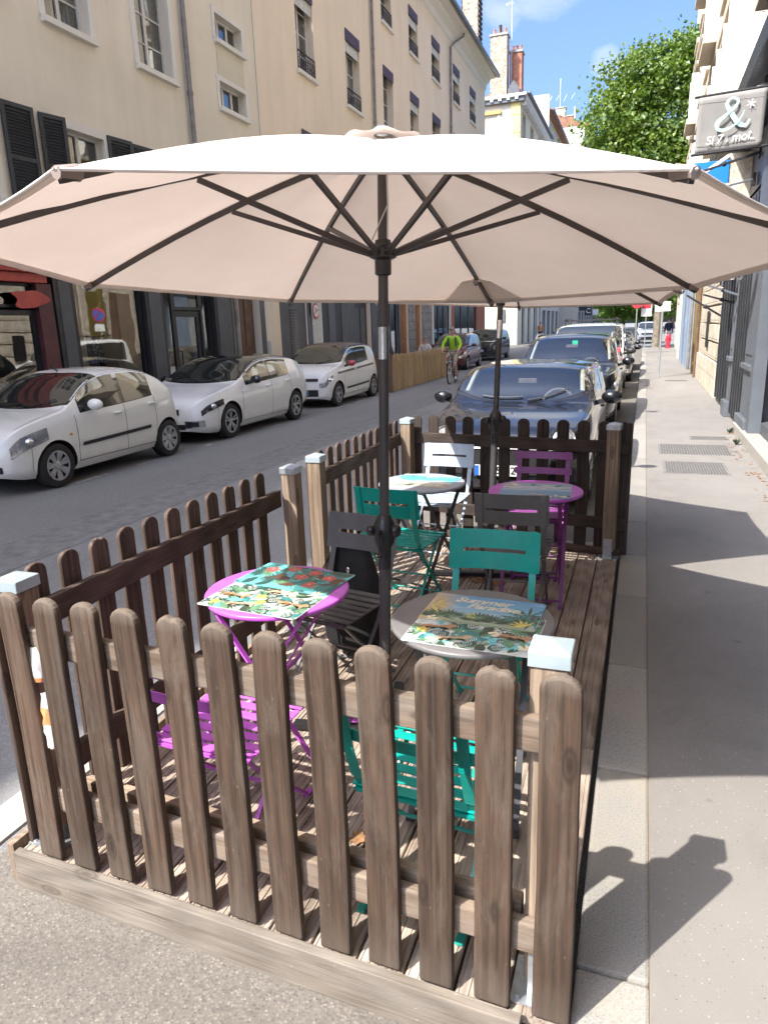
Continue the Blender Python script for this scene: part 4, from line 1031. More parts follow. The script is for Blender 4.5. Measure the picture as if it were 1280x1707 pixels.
    # wheels
    for ya in c.ax:
        for sx in (-1,1):
            w=thing('wheel','','',(0,0,0)); 
            for kk in ('label','category'):
                if kk in w: del w[kk]
            xo=c.W/2*.975; rw=c.rw; bpy.data.objects.remove(w)
            m=MB(); T=.19; m.lathe([(rw*.66,xo-T),(rw*.92,xo-T),(rw,xo-T+.03),(rw,xo-.035),(rw*.97,xo-.01),(rw*.90,xo),(rw*.70,xo-.004),(rw*.66,xo-.02)],36,(0,ya,rw),axis='X',caps=False)
            if sx<0: m.v=[(-x,y,z) for x,y,z in m.v]
            wh=m.build('wheel',MT['tyre'],t,smooth=True,ang=40)
            m=MB(); m.lathe([(rw*.69,xo-.012),(rw*.66,xo-.006),(rw*.62,xo-.02),(rw*.60,xo-.06),(.0,xo-.075)],36,(0,ya,rw),axis='X',caps=False)
            if sx<0: m.v=[(-x,y,z) for x,y,z in m.v]
            m.build('rim',MT['alloy' if c.spoke!='cover' else 'alloy'] if c.spoke=='none' else MT['dark_alloy'],wh,smooth=True)
            m=MB(); ns=c.nsp
            for i in range(ns):
                a=2*PI*i/ns+.3; 
                for da in ((-.13,.13) if c.spoke=='twin' else (0,)):
                    A=a+da*.6; B=a+da*1.5
                    p0=Vector((sx*(xo-.03),ya+.035*math.cos(A),rw+.035*math.sin(A))); p1=Vector((sx*(xo-.012),ya+rw*.66*math.cos(B),rw+rw*.66*math.sin(B)))
                    if c.spoke=='cover':
                        n1=Vector((0,-math.sin(a),math.cos(a))); w0,w1=.022,.052
                        q1=Vector((sx*(xo-.012),ya+rw*.64*math.cos(a),rw+rw*.64*math.sin(a)))
                        dx=Vector((-sx*.02,0,0))
                        m.add([p0-n1*w0,p0+n1*w0,q1+n1*w1,q1-n1*w1,p0-n1*w0+dx,p0+n1*w0+dx,q1+n1*w1+dx,q1-n1*w1+dx],[(0,1,2,3),(7,6,5,4),(0,4,5,1),(1,5,6,2),(2,6,7,3),(3,7,4,0)])
                    else: m.bar(p0,p1,.034 if c.spoke!='twin' else .024,.026,(1,0,0))
            m.lathe([(rw*.68,-.006),(rw*.68,.006),(rw*.60,.006),(rw*.60,-.006)],36,(sx*(xo-.012),ya,rw),axis='X',caps=False)
            m.lathe([(.05,-.03),(.05,.0),(.03,.008),(0,.008)] ,14,(sx*(xo-.022),ya,rw),axis='X') if sx>0 else m.lathe([(.05,.03),(.05,.0),(.03,-.008),(0,-.008)],14,(sx*(xo-.022),ya,rw),axis='X')
            m.build('spoke_star',MT['alloy'],wh)
    return t
G_='cars parked along the street'
HW=[(0,.70),(.10,.86),(.3,.95),(.7,.995),(1.2,1.0)]
def hw(L,rear=.86): return HW+[(L-.9,1.0),(L-.3,.97),(L-.08,.92),(L,rear)]
C1=Car(L=3.44,W=1.63,paint='cw',ax=(.74,3.08),rw=.288,wt=.84,tum=.30,bow=.16,
  top_=[(0,.58),(.06,.70),(.25,.83),(.75,.955),(.98,1.00),(1.35,1.25),(1.62,1.39),(1.95,1.455),(2.3,1.46),(2.7,1.41),(2.98,1.30),(3.20,1.10),(3.36,.88),(3.44,.66)],
  belt_=[(0,.52),(.25,.76),(.8,.86),(1.3,.905),(2.2,.945),(2.9,1.0),(3.2,1.02),(3.3,.95),(3.44,.6)],hw_=hw(3.44),bot_=[(0,.26),(.3,.19),(.6,.17),(2.9,.2),(3.2,.28),(3.44,.36)],
  ws=(.96,1.66),rws=(2.9,3.2),sw=((1.25,2.05),(2.13,2.74)),doors=(1.12,2.09,2.78),handles=(1.93,2.70),rub=(1.18,2.62,.50),mirror=1.36,hl=(.10,.62,.60,.93,'lamp'),
  face=[('grille','trim',-.30,.30,.30,.40,.01),('fog_lamp','trim',-.62,-.42,.31,.39,.01),('fog_lamp','trim',.42,.62,.31,.39,.01)],plate=.50,spoke='cover',nsp=7,mirm='cw',ptxt=None)
c1=car(C1,'small cream white hatchback with black rub strip, nearest of the cars across the road',(-7.82,6.25,ZR),G_)
m=MB(); m.tube([(0,1.75,1.43),(0,1.66,1.50),(0,1.64,1.52)],.012,6); m.build('antenna',MT['trim'],c1)
m=MB(); m.ball((.80,.0,0),(.01,.03,.02),8,6); m.v=[(x+.012,y+1.0,z+.66) for x,y,z in m.v]; m.build('side_repeater',MT['amber'],c1)
C2=Car(L=4.25,W=1.80,paint='cw2',roofm='gloss_black',roofy=(1.35,3.55),ax=(.90,3.52),rw=.32,wt=.86,tum=.32,bow=.18,
  top_=[(0,.60),(.06,.72),(.2,.80),(.8,.93),(1.12,.985),(1.6,1.22),(2.0,1.39),(2.4,1.45),(2.8,1.455),(3.4,1.40),(3.75,1.30),(4.02,1.08),(4.15,.92),(4.25,.7)],
  belt_=[(0,.54),(.25,.74),(.8,.84),(1.4,.90),(2.4,.945),(3.4,1.0),(3.8,1.03),(4.05,.95),(4.25,.65)],hw_=hw(4.25),bot_=[(0,.24),(.3,.18),(.6,.16),(3.7,.19),(4.0,.27),(4.25,.36)],
  ws=(1.12,2.02),rws=(3.7,4.0),sw=((1.5,2.42),(2.48,3.25)),doors=(1.32,2.46,3.30),handles=(2.28,3.15),mirror=1.62,hl=(.10,.66,.66,.88,'lamp_dark'),mirm='cblack',
  face=[('grille','trim',-.40,.40,.52,.62,.012),('grille','trim',-.50,.50,.27,.36,.01),('fog_lamp','chrome',-.80,-.50,.30,.42,.012),('fog_lamp','chrome',.50,.80,.30,.42,.012),('fog_lamp_insert','trim',.56,.74,.32,.40,.02),('badge','chrome',-.05,.05,.64,.71,.02)],plate=.44,spoke='twin',nsp=5,ptxt=None)
car(C2,'white five-door hatchback with black roof, second of the three white cars across the road',(-7.90,10.28,ZR),G_)
C3=Car(L=3.60,W=1.64,paint='cw2',roofm='stripe',roofy=(.95,2.9),ax=(.63,3.12),rw=.30,wt=.86,tum=.24,bow=.16,
  top_=[(0,.62),(.05,.78),(.2,.90),(.55,1.0),(.80,1.04),(1.15,1.28),(1.45,1.46),(1.8,1.54),(2.3,1.55),(2.9,1.50),(3.2,1.38),(3.4,1.1),(3.55,.9),(3.6,.7)],
  belt_=[(0,.56),(.2,.80),(.7,.90),(1.3,.95),(2.2,1.0),(2.9,1.06),(3.2,1.08),(3.4,.95),(3.6,.65)],hw_=hw(3.6),bot_=[(0,.25),(.3,.18),(.6,.16),(3.1,.2),(3.35,.28),(3.6,.36)],
  ws=(.80,1.48),rws=(3.1,3.36),sw=((1.08,1.85),(1.91,2.68)),doors=(.98,1.88,2.72),handles=(1.74,),rub=(1.12,2.72,.42),mirror=1.14,hl=(.06,.36,.66,.93,'lamp'),mirm='red_mirror',
  face=[('grille','stripe',-.52,.52,.66,.73,.012),('lower_grille','trim',-.52,.52,.30,.46,.012),('fog_lamp','lamp',-.66,-.56,.52,.62,.02),('fog_lamp','lamp',.56,.66,.52,.62,.02)],plate=.38,spoke='twin',nsp=5,ptxt=None)
c3=car(C3,'white city car with dark side stripes and red mirrors across the road',(-7.92,15.75,ZR),G_)
for sx in (-1,1):
    m=MB(); m.grid(lambda u,v:Vector((sx*(C3.side(.6+2.5*u,.80+.10*u+.055*v)+.006),.6+2.5*u,.80+.10*u+.055*v)),20,1); m.build('side_stripe',MT['stripe'],c3,smooth=True)
MINI=Car(L=3.85,W=1.727,paint='cblue',ax=(.80,3.295),rw=.305,wt=.88,tum=.26,bow=.20,wsm='cglass_clear',cabin=True,en=3.0,
  top_=[(0,.66),(.06,.78),(.2,.86),(.7,.95),(1.18,1.0),(1.45,1.20),(1.72,1.36),(2.0,1.405),(2.5,1.415),(3.1,1.39),(3.4,1.33),(3.62,1.1),(3.78,.9),(3.85,.7)],
  belt_=[(0,.60),(.2,.78),(.7,.88),(1.3,.93),(2.2,.95),(3.1,.98),(3.5,1.0),(3.7,.9),(3.85,.65)],hw_=hw(3.85),bot_=[(0,.24),(.3,.18),(.6,.16),(3.3,.19),(3.6,.27),(3.85,.36)],
  ws=(1.18,1.76),rws=(3.42,3.62),sw=((1.42,2.45),(2.52,3.28)),doors=(1.3,2.5),handles=(2.32,),mirror=1.48,hl=None,mirm='cblack',
  face=[('grille','trim',-.50,.50,.40,.66,.01),('grille_bar','chrome',-.52,.52,.655,.675,.018),('lower_grille','trim',-.6,.6,.26,.34,.012)],plate=.44,spoke='twin',nsp=5,ptxt='5  59-2')
mini=car(MINI,'dark blue compact car parked nose to the end fence of the deck','',G_) if False else car(MINI,'dark blue compact car with round headlights parked nose to the end fence',(-1.30,6.98,ZR),G_)
for sx in (-1,1):
    x,z=sx*.60,.76; y=MINI.front(x,z)
    d=Vector((sx*.30,-.80,.48)).normalized(); Mq=d.to_track_quat('Z','Y').to_matrix(); q=Vector((x,y,z))
    m=MB(); m.lathe([(.118,-.05),(.125,.02),(.118,.035),(.10,.03)],28,q,M=Mq,caps=False); h=m.build('headlight',MT['chrome'],mini,smooth=True)
    m=MB(); m.lathe([(.108,.0),(.10,.02),(.06,.04),(0,.045)],24,q,M=Mq,caps=False); m.build('lens',MT['lamp'],h,smooth=True)
m=MB()
for sx in (-1,1): pass
TIG=Car(L=4.49,W=1.84,paint='cgrey',ax=(.93,3.61),rw=.355,wt=.86,tum=.26,bow=.16,wsm='cglass_clear',cabin=True,
  top_=[(0,.78),(.06,.90),(.2,1.0),(.8,1.07),(1.15,1.11),(1.5,1.36),(1.85,1.58),(2.2,1.65),(2.8,1.66),(3.5,1.62),(3.9,1.52),(4.2,1.2),(4.38,1.0),(4.49,.75)],
  belt_=[(0,.70),(.25,.90),(.8,1.0),(1.4,1.03),(2.4,1.06),(3.4,1.09),(3.9,1.12),(4.2,1.0),(4.49,.7)],hw_=hw(4.49),bot_=[(0,.30),(.3,.22),(.6,.20),(3.8,.23),(4.1,.3),(4.49,.42)],
  ws=(1.15,1.88),rws=(3.85,4.15),sw=((1.5,2.45),(2.52,3.4),(3.46,3.85)),doors=(1.35,2.49,3.45),handles=(2.3,3.25),mirror=1.6,hl=(.06,.62,.72,.93,'lamp_dark'),mirm='cblack',
  face=[('grille','trim',-.55,.55,.66,.80,.01),('grille_bar','chrome',-.55,.55,.72,.735,.02),('lower_grille','trim',-.7,.7,.32,.48,.01),('lower_lip','chrome',-.7,.7,.29,.315,.014)],plate=.55,spoke='twin',nsp=5,ptxt=None)
tg=car(TIG,'dark grey sport utility car with roof rails and a green windscreen sticker',(-1.30,12.45,ZR),G_)
for sx in (-1,1):
    pts=[(sx*(TIG.sec(2.0+1.9*i/8)[6]-.07),2.0+1.9*i/8,TIG.topz(TIG.sec(2.0+1.9*i/8)[6]-.07,2.0+1.9*i/8)+(.05 if 0<i<8 else .0)) for i in range(9)]
    m=MB(); m.tube(pts,.02,8); m.build('roof_rail',MT['alloy'],tg,smooth=True)
m=MB(); y=1.70; m.bb(.02,.12,y-.03,y-.02,0,.07); m.v=[(x,y_-.012,TIG.topz(x,1.66)+z-.02) for x,y_,z in m.v]; m.build('sticker',m_plain('green_sticker',(.02,.5,.25),.5),tg)
VAN=Car(L=4.28,W=1.83,paint='cw2',ax=(.87,3.57),rw=.315,wt=.80,tum=.12,bow=.14,en=3.6,cat='van',fz=.80,
  top_=[(0,.72),(.06,.86),(.2,.97),(.7,1.09),(1.0,1.14),(1.4,1.50),(1.7,1.74),(2.1,1.80),(2.8,1.82),(4.0,1.80),(4.15,1.74),(4.24,1.4),(4.28,.8)],
  belt_=[(0,.62),(.25,.85),(.8,.95),(1.4,1.02),(2.4,1.04),(4.0,1.05),(4.28,.9)],hw_=HW+[(3.4,1.0),(4.1,.98),(4.28,.95)],bot_=[(0,.26),(.3,.2),(.6,.18),(3.7,.2),(4.28,.32)],
  ws=(1.0,1.72),sw=((1.34,2.15),(2.25,3.1),(3.2,3.95)),doors=(1.22,2.2,3.15),handles=(2.05,2.35),mirror=1.42,hl=(.06,.5,.66,.94,'lamp'),mirm='trim',
  face=[('grille','trim',-.45,.45,.60,.68,.01),('lower_grille','trim',-.6,.6,.30,.44,.01)],plate=.50,spoke='cover',nsp=7,ptxt=None)
vn=car(VAN,'white van with a roof rack parked behind the dark grey car',(-1.34,17.75,ZR),G_)
m=MB()
for y in (1.95,2.7,3.5): m.bar((-.66,y,1.90),(.66,y,1.90),.05,.035)
for sx in (-1,1):
    m.bar((sx*.62,1.9,1.925),(sx*.62,3.6,1.925),.03,.03)
    for y in (1.95,2.7,3.5): m.bar((sx*.64,y,1.77),(sx*.64,y,1.9),.04,.03)
m.build('roof_rack',MT['trim'],vn)
import copy as _c
def variant(b,**k):
    d=dict(b.__dict__); d.update(k); 
    return Car(**d)
car(variant(C2,paint='cblack',roofm='cblack',mirm='cblack'),'black hatchback mostly hidden behind the white van',(-1.20,23.0,ZR),G_)
car(variant(C2,paint='cgrey',roofm='cgrey'),'dark grey hatchback far along the pavement, beyond the black one',(-1.25,28.2,ZR),G_)
car(variant(C3,paint='cmaroon',roofm='cmaroon',mirm='cmaroon'),'maroon hatchback just behind the cyclist',(-7.9,29.75,ZR),G_)
car(variant(TIG,paint='cblack',wsm='cglass',cabin=False),'black sport utility car behind the maroon one on the far side',(-8.15,37.4,ZR),G_)
car(variant(TIG,paint='cnavy',wsm='cglass',cabin=False),'distant navy car driving along the road, left of the white van roof',(-5.2,52,ZR),G_)
car(variant(TIG,paint='cw2',wsm='cglass',cabin=False),'distant white car standing at the end of the street under the trees',(.3,62,ZR),G_)
# ================================================================== BUILDINGS
MT['pl_beige']=m_plaster('plaster_beige',(.80,.735,.61),.07,.26); MT['pl_peach']=m_plaster('plaster_peach',(.86,.735,.575),.05,.2)
MT['pl_cream']=m_plaster('plaster_cream',(.68,.63,.5)); MT['pl_white']=m_plaster('plaster_white',(.56,.52,.44)); MT['pl_grey']=m_plaster('plaster_grey',(.36,.35,.33),.1,.3)
MT['pl_sunny']=m_plaster('plaster_pale_limestone',(.60,.52,.405),.10,.25,.9); MT['pl_yellow']=m_plaster('painted_quoin_yellow',(.72,.60,.24),.05,.1)
MT['trim_w']=m_plaster('window_trim_white',(.78,.76,.69),.04,.12,3); MT['ochre']=m_plaster('ochre_trim',(.5,.33,.13),.08,.2,3)
MT['w_frame']=m_plain('window_frame_paint',(.62,.62,.59),.5,0,.1,20); MT['w_frame_w']=m_plain('white_window_frame',(.68,.68,.65),.5,0,.08,20)
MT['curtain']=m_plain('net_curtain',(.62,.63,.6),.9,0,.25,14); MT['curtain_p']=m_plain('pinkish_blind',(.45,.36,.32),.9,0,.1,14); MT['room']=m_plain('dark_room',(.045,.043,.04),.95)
MT['pane']=m_glass('window_glass',(.02,.02,.02),.10,.72); MT['shop_pane']=m_glass('shop_window_glass',(.02,.02,.02),.15,.88,.004); MT['far_pane']=m_glass('far_window_glass',(.06,.07,.08),.12)
MT['shutter']=m_plain('dark_louvre_shutter',(.035,.039,.045),.55,0,.15,14); MT['iron']=m_plain('wrought_iron',(.02,.018,.02),.6,.2,.2,30)
MT['lambrequin']=m_plain('aubergine_metal_valance',(.075,.045,.07),.6,0,.2,14); MT['zinc']=m_plain('zinc_gutter',(.17,.18,.185),.5,.5,.2,6); MT['pipe']=m_plain('zinc_downpipe',(.24,.23,.225),.5,.4,.25,5)
MT['black_shop']=m_plain('black_shopfront_paint',(.020,.022,.025),.42,0,.3,3); MT['slate_shop']=m_plain('slate_grey_shopfront_paint',(.09,.095,.105),.5,0,.15,3)
MT['grey_shop']=m_plain('light_grey_shopfront_paint',(.11,.122,.138),.5,0,.1,3); MT['blue_shop']=m_plain('blue_grey_shopfront_paint',(.19,.24,.31),.5,0,.12,3); MT['red_shop']=m_plain('red_shopfront_paint',(.47,.075,.06),.5,0,.2,4)
MT['maroon_shop']=m_plain('maroon_shopfront_paint',(.10,.03,.035),.5,0,.3,4); MT['brown_door']=m_plain('brown_door_wood',(.13,.075,.05),.55,0,.3,4); MT['orange_wood']=m_wood('orange_varnished_wood',(.38,.19,.085),(.22,.10,.045),(.4,.26,.15),greyamt=.2,knot=False)
MT['salmon']=m_plaster('salmon_painted_front',(.48,.20,.14)); MT['dk_salmon']=m_plain('dark_shop_frame',(.045,.04,.04),.5)
MT['ochre_door']=m_plain('ochre_yellow_door',(.16,.12,.03),.6,0,.15,3)
def mk_brick(name,c1,c2,mo,sc_,bw=.5,bh=.25,msz=.02):
    k=NT(name); tc=k.n('ShaderNodeTexCoord'); mp=k.n('ShaderNodeMapping'); k.l(tc.outputs['Object'],mp.inputs[0])
    # fold x/y so bricks show on every upright side
    sp=k.n('ShaderNodeSeparateXYZ'); k.l(mp.outputs[0],sp.inputs[0]); cb=k.n('ShaderNodeCombineXYZ'); k.l(k.math('ADD',sp.outputs[0],sp.outputs[1]),cb.inputs[0]); k.l(sp.outputs[2],cb.inputs[1])
    b=k.n('ShaderNodeTexBrick'); b.inputs['Scale'].default_value=sc_; b.inputs['Brick Width'].default_value=bw; b.inputs['Row Height'].default_value=bh; b.inputs['Mortar Size'].default_value=msz
    b.inputs['Color1'].default_value=(*c1,1); b.inputs['Color2'].default_value=(*c2,1); b.inputs['Mortar'].default_value=(*mo,1); k.l(cb.outputs[0],b.inputs['Vector'])
    n=k.noise(tc.outputs['Object'],3.5,5,.7); c=k.mix(1,b.outputs['Color'],k.ramp(n,[(.3,.62),(.7,1.2)]),'MULTIPLY'); k.col(c); k.rough(.9); k.bump(b.outputs['Fac'],-.5,.02); return k.mat
MT['ch_stone']=mk_brick('rubble_chimney_stone',(.50,.42,.30),(.20,.17,.14),(.42,.36,.27),1.9,.42,.28,.05); MT['ch_brick']=mk_brick('red_chimney_brick',(.46,.19,.11),(.38,.14,.08),(.4,.26,.2),4,.5,.22,.015)
MT['ashlar']=mk_brick('pale_ashlar_stone',(.62,.55,.43),(.56,.49,.38),(.36,.30,.22),1.0,.85,.42,.012); MT['ashlar_g']=mk_brick('grey_ashlar_stone',(.36,.34,.33),(.30,.28,.27),(.2,.19,.18),1.0,.8,.4,.015)
def mk_tile():
    k=NT('roof_tiles'); v=k.geo(); w=k.n('ShaderNodeTexWave',bands_direction='Y'); w.inputs['Scale'].default_value=1.6; w.inputs['Distortion'].default_value=.6; k.l(v,w.inputs[0])
    n=k.noise(v,2.2,5,.7); c=k.ramp(n,[(.3,(.25,.12,.075)),(.55,(.42,.21,.13)),(.75,(.5,.3,.2))]); k.col(k.mix(.35,c,w.outputs['Color'],'MULTIPLY')); k.rough(.9); k.bump(w.outputs['Fac'],.5,.05); return k.mat
MT['tile']=mk_tile()
class House:
    # local frame: +x outward from the facade, y along it, z up
    def __init__(s,name,label,loc,rz=0,cat='building',group=None): s.t=thing(name,label,cat,loc,rz,group); s.cache={}
    def part(s,name,mb,mat,par=None,**k): return mb.build(name,MT[mat],par or s.t,**k)
    def wall(s,mat,u0,u1,z0,z1,holes=(),depth=.30,name='wall',d=0,back=True):
        us=sorted({u0,u1}|{h[0] for h in holes}|{h[1] for h in holes}); zs=sorted({z0,z1}|{h[2] for h in holes}|{h[3] for h in holes})
        us=[u for u in us if u0<=u<=u1]; zs=[z for z in zs if z0<=z<=z1]; m=MB()
        for a,b in zip(us,us[1:]):
            for c,e in zip(zs,zs[1:]):
                mu,mz=(a+b)/2,(c+e)/2
                if any(h[0]<mu<h[1] and h[2]<mz<h[3] for h in holes): continue
                m.add([(d,a,c),(d,b,c),(d,b,e),(d,a,e)],[(0,1,2,3)])
        for h in holes:
            a,b,c,e=h[:4]; D=d-depth
            m.add([(d,a,c),(d,b,c),(d,b,e),(d,a,e),(D,a,c),(D,b,c),(D,b,e),(D,a,e)],[(0,4,5,1),(1,5,6,2),(2,6,7,3),(3,7,4,0)])
        return m.build(name,MT[mat],s.t)
    def mass(s,mat,u0,u1,z0,z1,dep,name='side_wall'):
        m=MB(); a=-.002; b=-dep
        m.add([(a,u0,z0),(a,u1,z0),(b,u1,z0),(b,u0,z0),(a,u0,z1),(a,u1,z1),(b,u1,z1),(b,u0,z1)],[(0,3,7,4),(1,5,6,2),(2,6,7,3)])
        return m.build(name,MT[mat],s.t,merge=False)
    def shared(s,key,fn,mat,smooth=False):
        if key not in s.cache: s.cache[key]=fn().mesh(key[0],MT[mat],smooth)
        return s.cache[key]
    def put(s,key,fn,mat,par,loc=(0,0,0),rot=(0,0,0)):
        o=bpy.data.objects.new(key[0],s.shared(key,fn,mat)); COL.objects.link(o); o.parent=par; o.location=loc; o.rotation_euler=rot; return o
    def window(s,u0,u1,z0,z1,bars=2,mull=1,frame='w_frame',pane='pane',d=-.2,sill=None,surround=None,curtain=None,rail=False,lamb=None,fw=.05,trimmat='trim_w',par=None,halfcur=False,plain=False):
        w,h=round(u1-u0,3),round(z1-z0,3); c=((u0+u1)/2,(z0+z1)/2)
        def fr():
            m=MB()
            for sg in (-1,1):
                m.bb(-.03,.03,sg*(w/2-fw/2)-fw/2,sg*(w/2-fw/2)+fw/2,-h/2,h/2)
                m.bb(-.029,.029,-w/2+fw,w/2-fw,sg*(h/2-fw/2)-fw/2,sg*(h/2-fw/2)+fw/2)
            for i in range(mull):
                y=-w/2+w*(i+1)/(mull+1); m.bb(-.034,.034,y-fw*.8,y+fw*.8,-h/2+fw,h/2-fw)
            for i in range(bars):
                z=-h/2+h*(i+1)/(bars+1); m.bb(-.02,.02,-w/2+fw,w/2-fw,z-.016,z+.016)
            return m
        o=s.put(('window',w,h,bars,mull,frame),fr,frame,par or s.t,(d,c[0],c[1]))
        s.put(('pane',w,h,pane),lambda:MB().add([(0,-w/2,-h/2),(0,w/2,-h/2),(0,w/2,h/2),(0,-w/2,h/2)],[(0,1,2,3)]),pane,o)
        if curtain:
            def cf():
                m=MB()
                for a,b in (((-w/2,-w*.08),(w*.12,w/2)) if not halfcur else ((w*.05,w/2),)):
                    m.grid(lambda u,v:(-.10+.025*math.sin(u*14),a+(b-a)*u,-h/2+h*v),24,1)
                return m
            s.put(('curtain',w,h,curtain,halfcur),cf,curtain,o)
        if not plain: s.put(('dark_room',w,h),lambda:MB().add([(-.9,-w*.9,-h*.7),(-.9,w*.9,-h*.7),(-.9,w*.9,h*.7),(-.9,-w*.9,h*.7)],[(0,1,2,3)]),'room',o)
        if sill:
            e=sill; s.put(('sill',w,e),lambda:MB().bb(-.02,.10,-w/2-e,w/2+e,-.10,.0),trimmat,o,(-d,0,-h/2))
        if surround:
            b=surround
            def sf():
                m=MB()
                for sg in (-1,1): m.bb(0,.03,sg*(w/2+b/2)-b/2,sg*(w/2+b/2)+b/2,-h/2,h/2+b)
                m.bb(0,.0295,-w/2,w/2,h/2,h/2+b); return m
            s.put(('surround',w,h,b),sf,trimmat,o,(-d,0,0))
        if rail:
            def rf():
                m=MB(); H=.52; y0=-w/2+.02; 
                m.bar((.02,y0,H),(.02,-y0,H),.03,.03); m.bar((.02,y0,.05),(.02,-y0,.05),.02,.02); m.bar((.02,y0,.40),(.02,-y0,.40),.014,.014)
                n=int(w/.13)
                for i in range(n+1):
                    y=y0+(w-.04)*i/n; m.bar((.02,y,.0),(.02,y,H),.014,.014)
                    if i<n:
                        yy=y+(w-.04)/n/2; r=(w-.04)/n*.42
                        for zc in (.14,.30):
                            P=[(.02,yy+r*math.cos(a*PI/4),zc+r*1.1*math.sin(a*PI/4)) for a in range(9)]
                            for p,q in zip(P,P[1:]): m.bar(p,q,.011,.011,(1,0,0))
                return m
            s.put(('guard_rail',w),rf,'iron',o,(-d,0,-h/2))
        if lamb:
            lh=lamb
            def lf():
                m=MB(); pts=[(-w/2,0),(w/2,0)]; n=8
                for i in range(n*2+1):
                    y=w/2-w*i/(n*2); pts.append((y,-lh-(.03 if i%2 else 0)))
                m.prism(pts,lambda p,q:(.012,p,q),lambda p,q:(.03,p,q)); return m
            s.put(('valance',w,lh),lf,'lambrequin',o,(-d,0,h/2))
            def bf():
                m=MB(); m.bb(-.05,-.04,-w/2+.03,w/2-.03,-lh-.32,-lh)
                for i in range(4): y=-w/2+w*(i+.5)/4; m.bb(-.042,-.036,y-.012,y+.012,-lh-.32,-lh)
                return m
            if random.random()<.6: s.put(('roller_blind',w,lh),bf,'curtain',o,(-d,0,h/2))
        return o
    def shutter(s,u0,u1,z0,z1,ang=0,hinge=0):
        w,h=round(u1-u0,3),round(z1-z0,3)
        def f():
            m=MB(); fw=.07
            for y in (fw/2,w-fw/2): m.bb(0,.035,y-fw/2,y+fw/2,0,h)
            for z in (fw/2,h*.5,h-fw/2): m.bb(.001,.034,fw,w-fw,z-fw/2,z+fw/2)
            n=int(h/.055)
            for i in range(n):
                z=.09+(h-.18)*i/n; m.box((.018,w/2,z+.02),(.030,w-2*fw,.010),Matrix.Rotation(.75,3,'Y'))
            m.bb(.0,.003,fw,w-fw,fw,h-fw); return m
        return s.put(('shutter',w,h),f,'shutter',s.t,(.03,u0,z0),(0,0,ang))
    def downpipe(s,u,z0,z1,kink=None):
        m=MB(); P=[(.09,u,z0),(.09,u,z1)]
        if kink: P=[(.09,u,z0),(.09,u,z1-.9),(.16,u+kink*.5,z1-.5),(.45,u+kink,z1-.1),(.5,u+kink,z1+.2)]
        m.tube(P,.055,10)
        z=z0+1
        while z<z1-1: m.lathe([(.068,-.04),(.068,.04)],10,(.09,u,z)); z+=2.4
        return m.build('downpipe',MT['pipe'],s.t,smooth=True)
    def box(s,name,mat,d0,d1,u0,u1,z0,z1,par=None,bevel=0): m=MB(); m.bb(d0,d1,u0,u1,z0,z1); return m.build(name,MT[mat],par or s.t,bevel=bevel)
    def roof(s,u0,u1,z,dep,rise=3.0,over=.55,mat='tile',gut=True,hip=False):
        m=MB(); a=(over,u0-.15,z); b=(over,u1+.15,z); hp=min(dep/2,(u1-u0)/2) if hip else 0
        c=(-dep/2,u1+.15-hp,z+rise); d_=(-dep/2,u0-.15+hp,z+rise); e=(-dep-over,u0-.15,z); f_=(-dep-over,u1+.15,z)
        m.add([a,b,c,d_,e,f_],[(0,1,2,3),(3,2,5,4),(0,3,4),(1,5,2),(0,4,5,1)])
        s.part('roof',m,mat)
        if gut: s.box('gutter','zinc',over-.02,over+.14,u0-.15,u1+.15,z-.06,z+.10)
# ---------------------------------------------------------------- beige house across the road (shopfront with jackets)
h=House('town_house','beige rendered house with dark louvred shutters above a black clothes shopfront','',0) if False else House('town_house','beige rendered house with dark louvred shutters above a black clothes shopfront',(-10,-26,0))
Y=lambda y:y+26
holes=[]
W_up=[(9.15,10.05,7.12,9.2),(11.12,12.22,7.12,9.2),(13.60,14.75,7.12,9.3)]
W_sm=[(16.62,17.85,8.55,9.10),(16.62,17.85,7.08,7.66)]
W_lo=[(8.35,9.55,4.0,5.42),(11.12,12.22,4.0,5.42),(13.72,14.92,4.0,5.42)]
others=[(y,y+1.15,z,z+2.1) for y in (-4,0,4) for z in (4.0,7.1,10.3)]+[(y,y+1.15,10.6,12.6) for y in (11.1,13.6,16.6)]
allw=W_up+W_sm+W_lo
GF=[(6.0,18.55,.05,3.35)]
h.wall('pl_beige',0,Y(18.6),0,14.35,[(Y(a),Y(b),c,e) for a,b,c,e in allw]+[(Y(6.2),Y(16.25),.0,3.6),(Y(16.68),Y(17.78),0,3.2)])
h.mass('pl_beige',0,Y(18.6),0,14.35,11)
h.roof(0,Y(18.6),14.35,11,2.6)
for i,(a,b,c,e) in enumerate(W_up): h.window(Y(a),Y(b),c,e,3,1,'w_frame','pane',-.22,.10,.13,'curtain' if i!=2 else 'curtain',halfcur=(i==1))
for (a,b,c,e) in W_sm: h.window(Y(a),Y(b),c,e,0,2,'w_frame','pane',-.2,.08,.11)
h.box('panel','pl_cream',.0,.02,Y(16.62),Y(17.85),7.78,8.42)
for (a,b,c,e) in W_lo: h.window(Y(a),Y(b),c,e,1,1,'w_frame','pane',-.18,.10,.13)
for a,b,an in ((9.80,10.42,.10),(10.60,11.10,.25),(12.30,12.92,.12),(12.98,13.60,.1),(15.0,15.6,.1)): h.shutter(Y(a),Y(b),3.85,5.52,-an)
h.downpipe(Y(15.22),3.6,14.3)
h.downpipe(Y(16.42),0,3.5)
m=MB(); m.tube([(.010,Y(18.5),3.8),(.010,Y(18.5),12.5)],.005,6); h.part('facade_cable',m,'pipe')
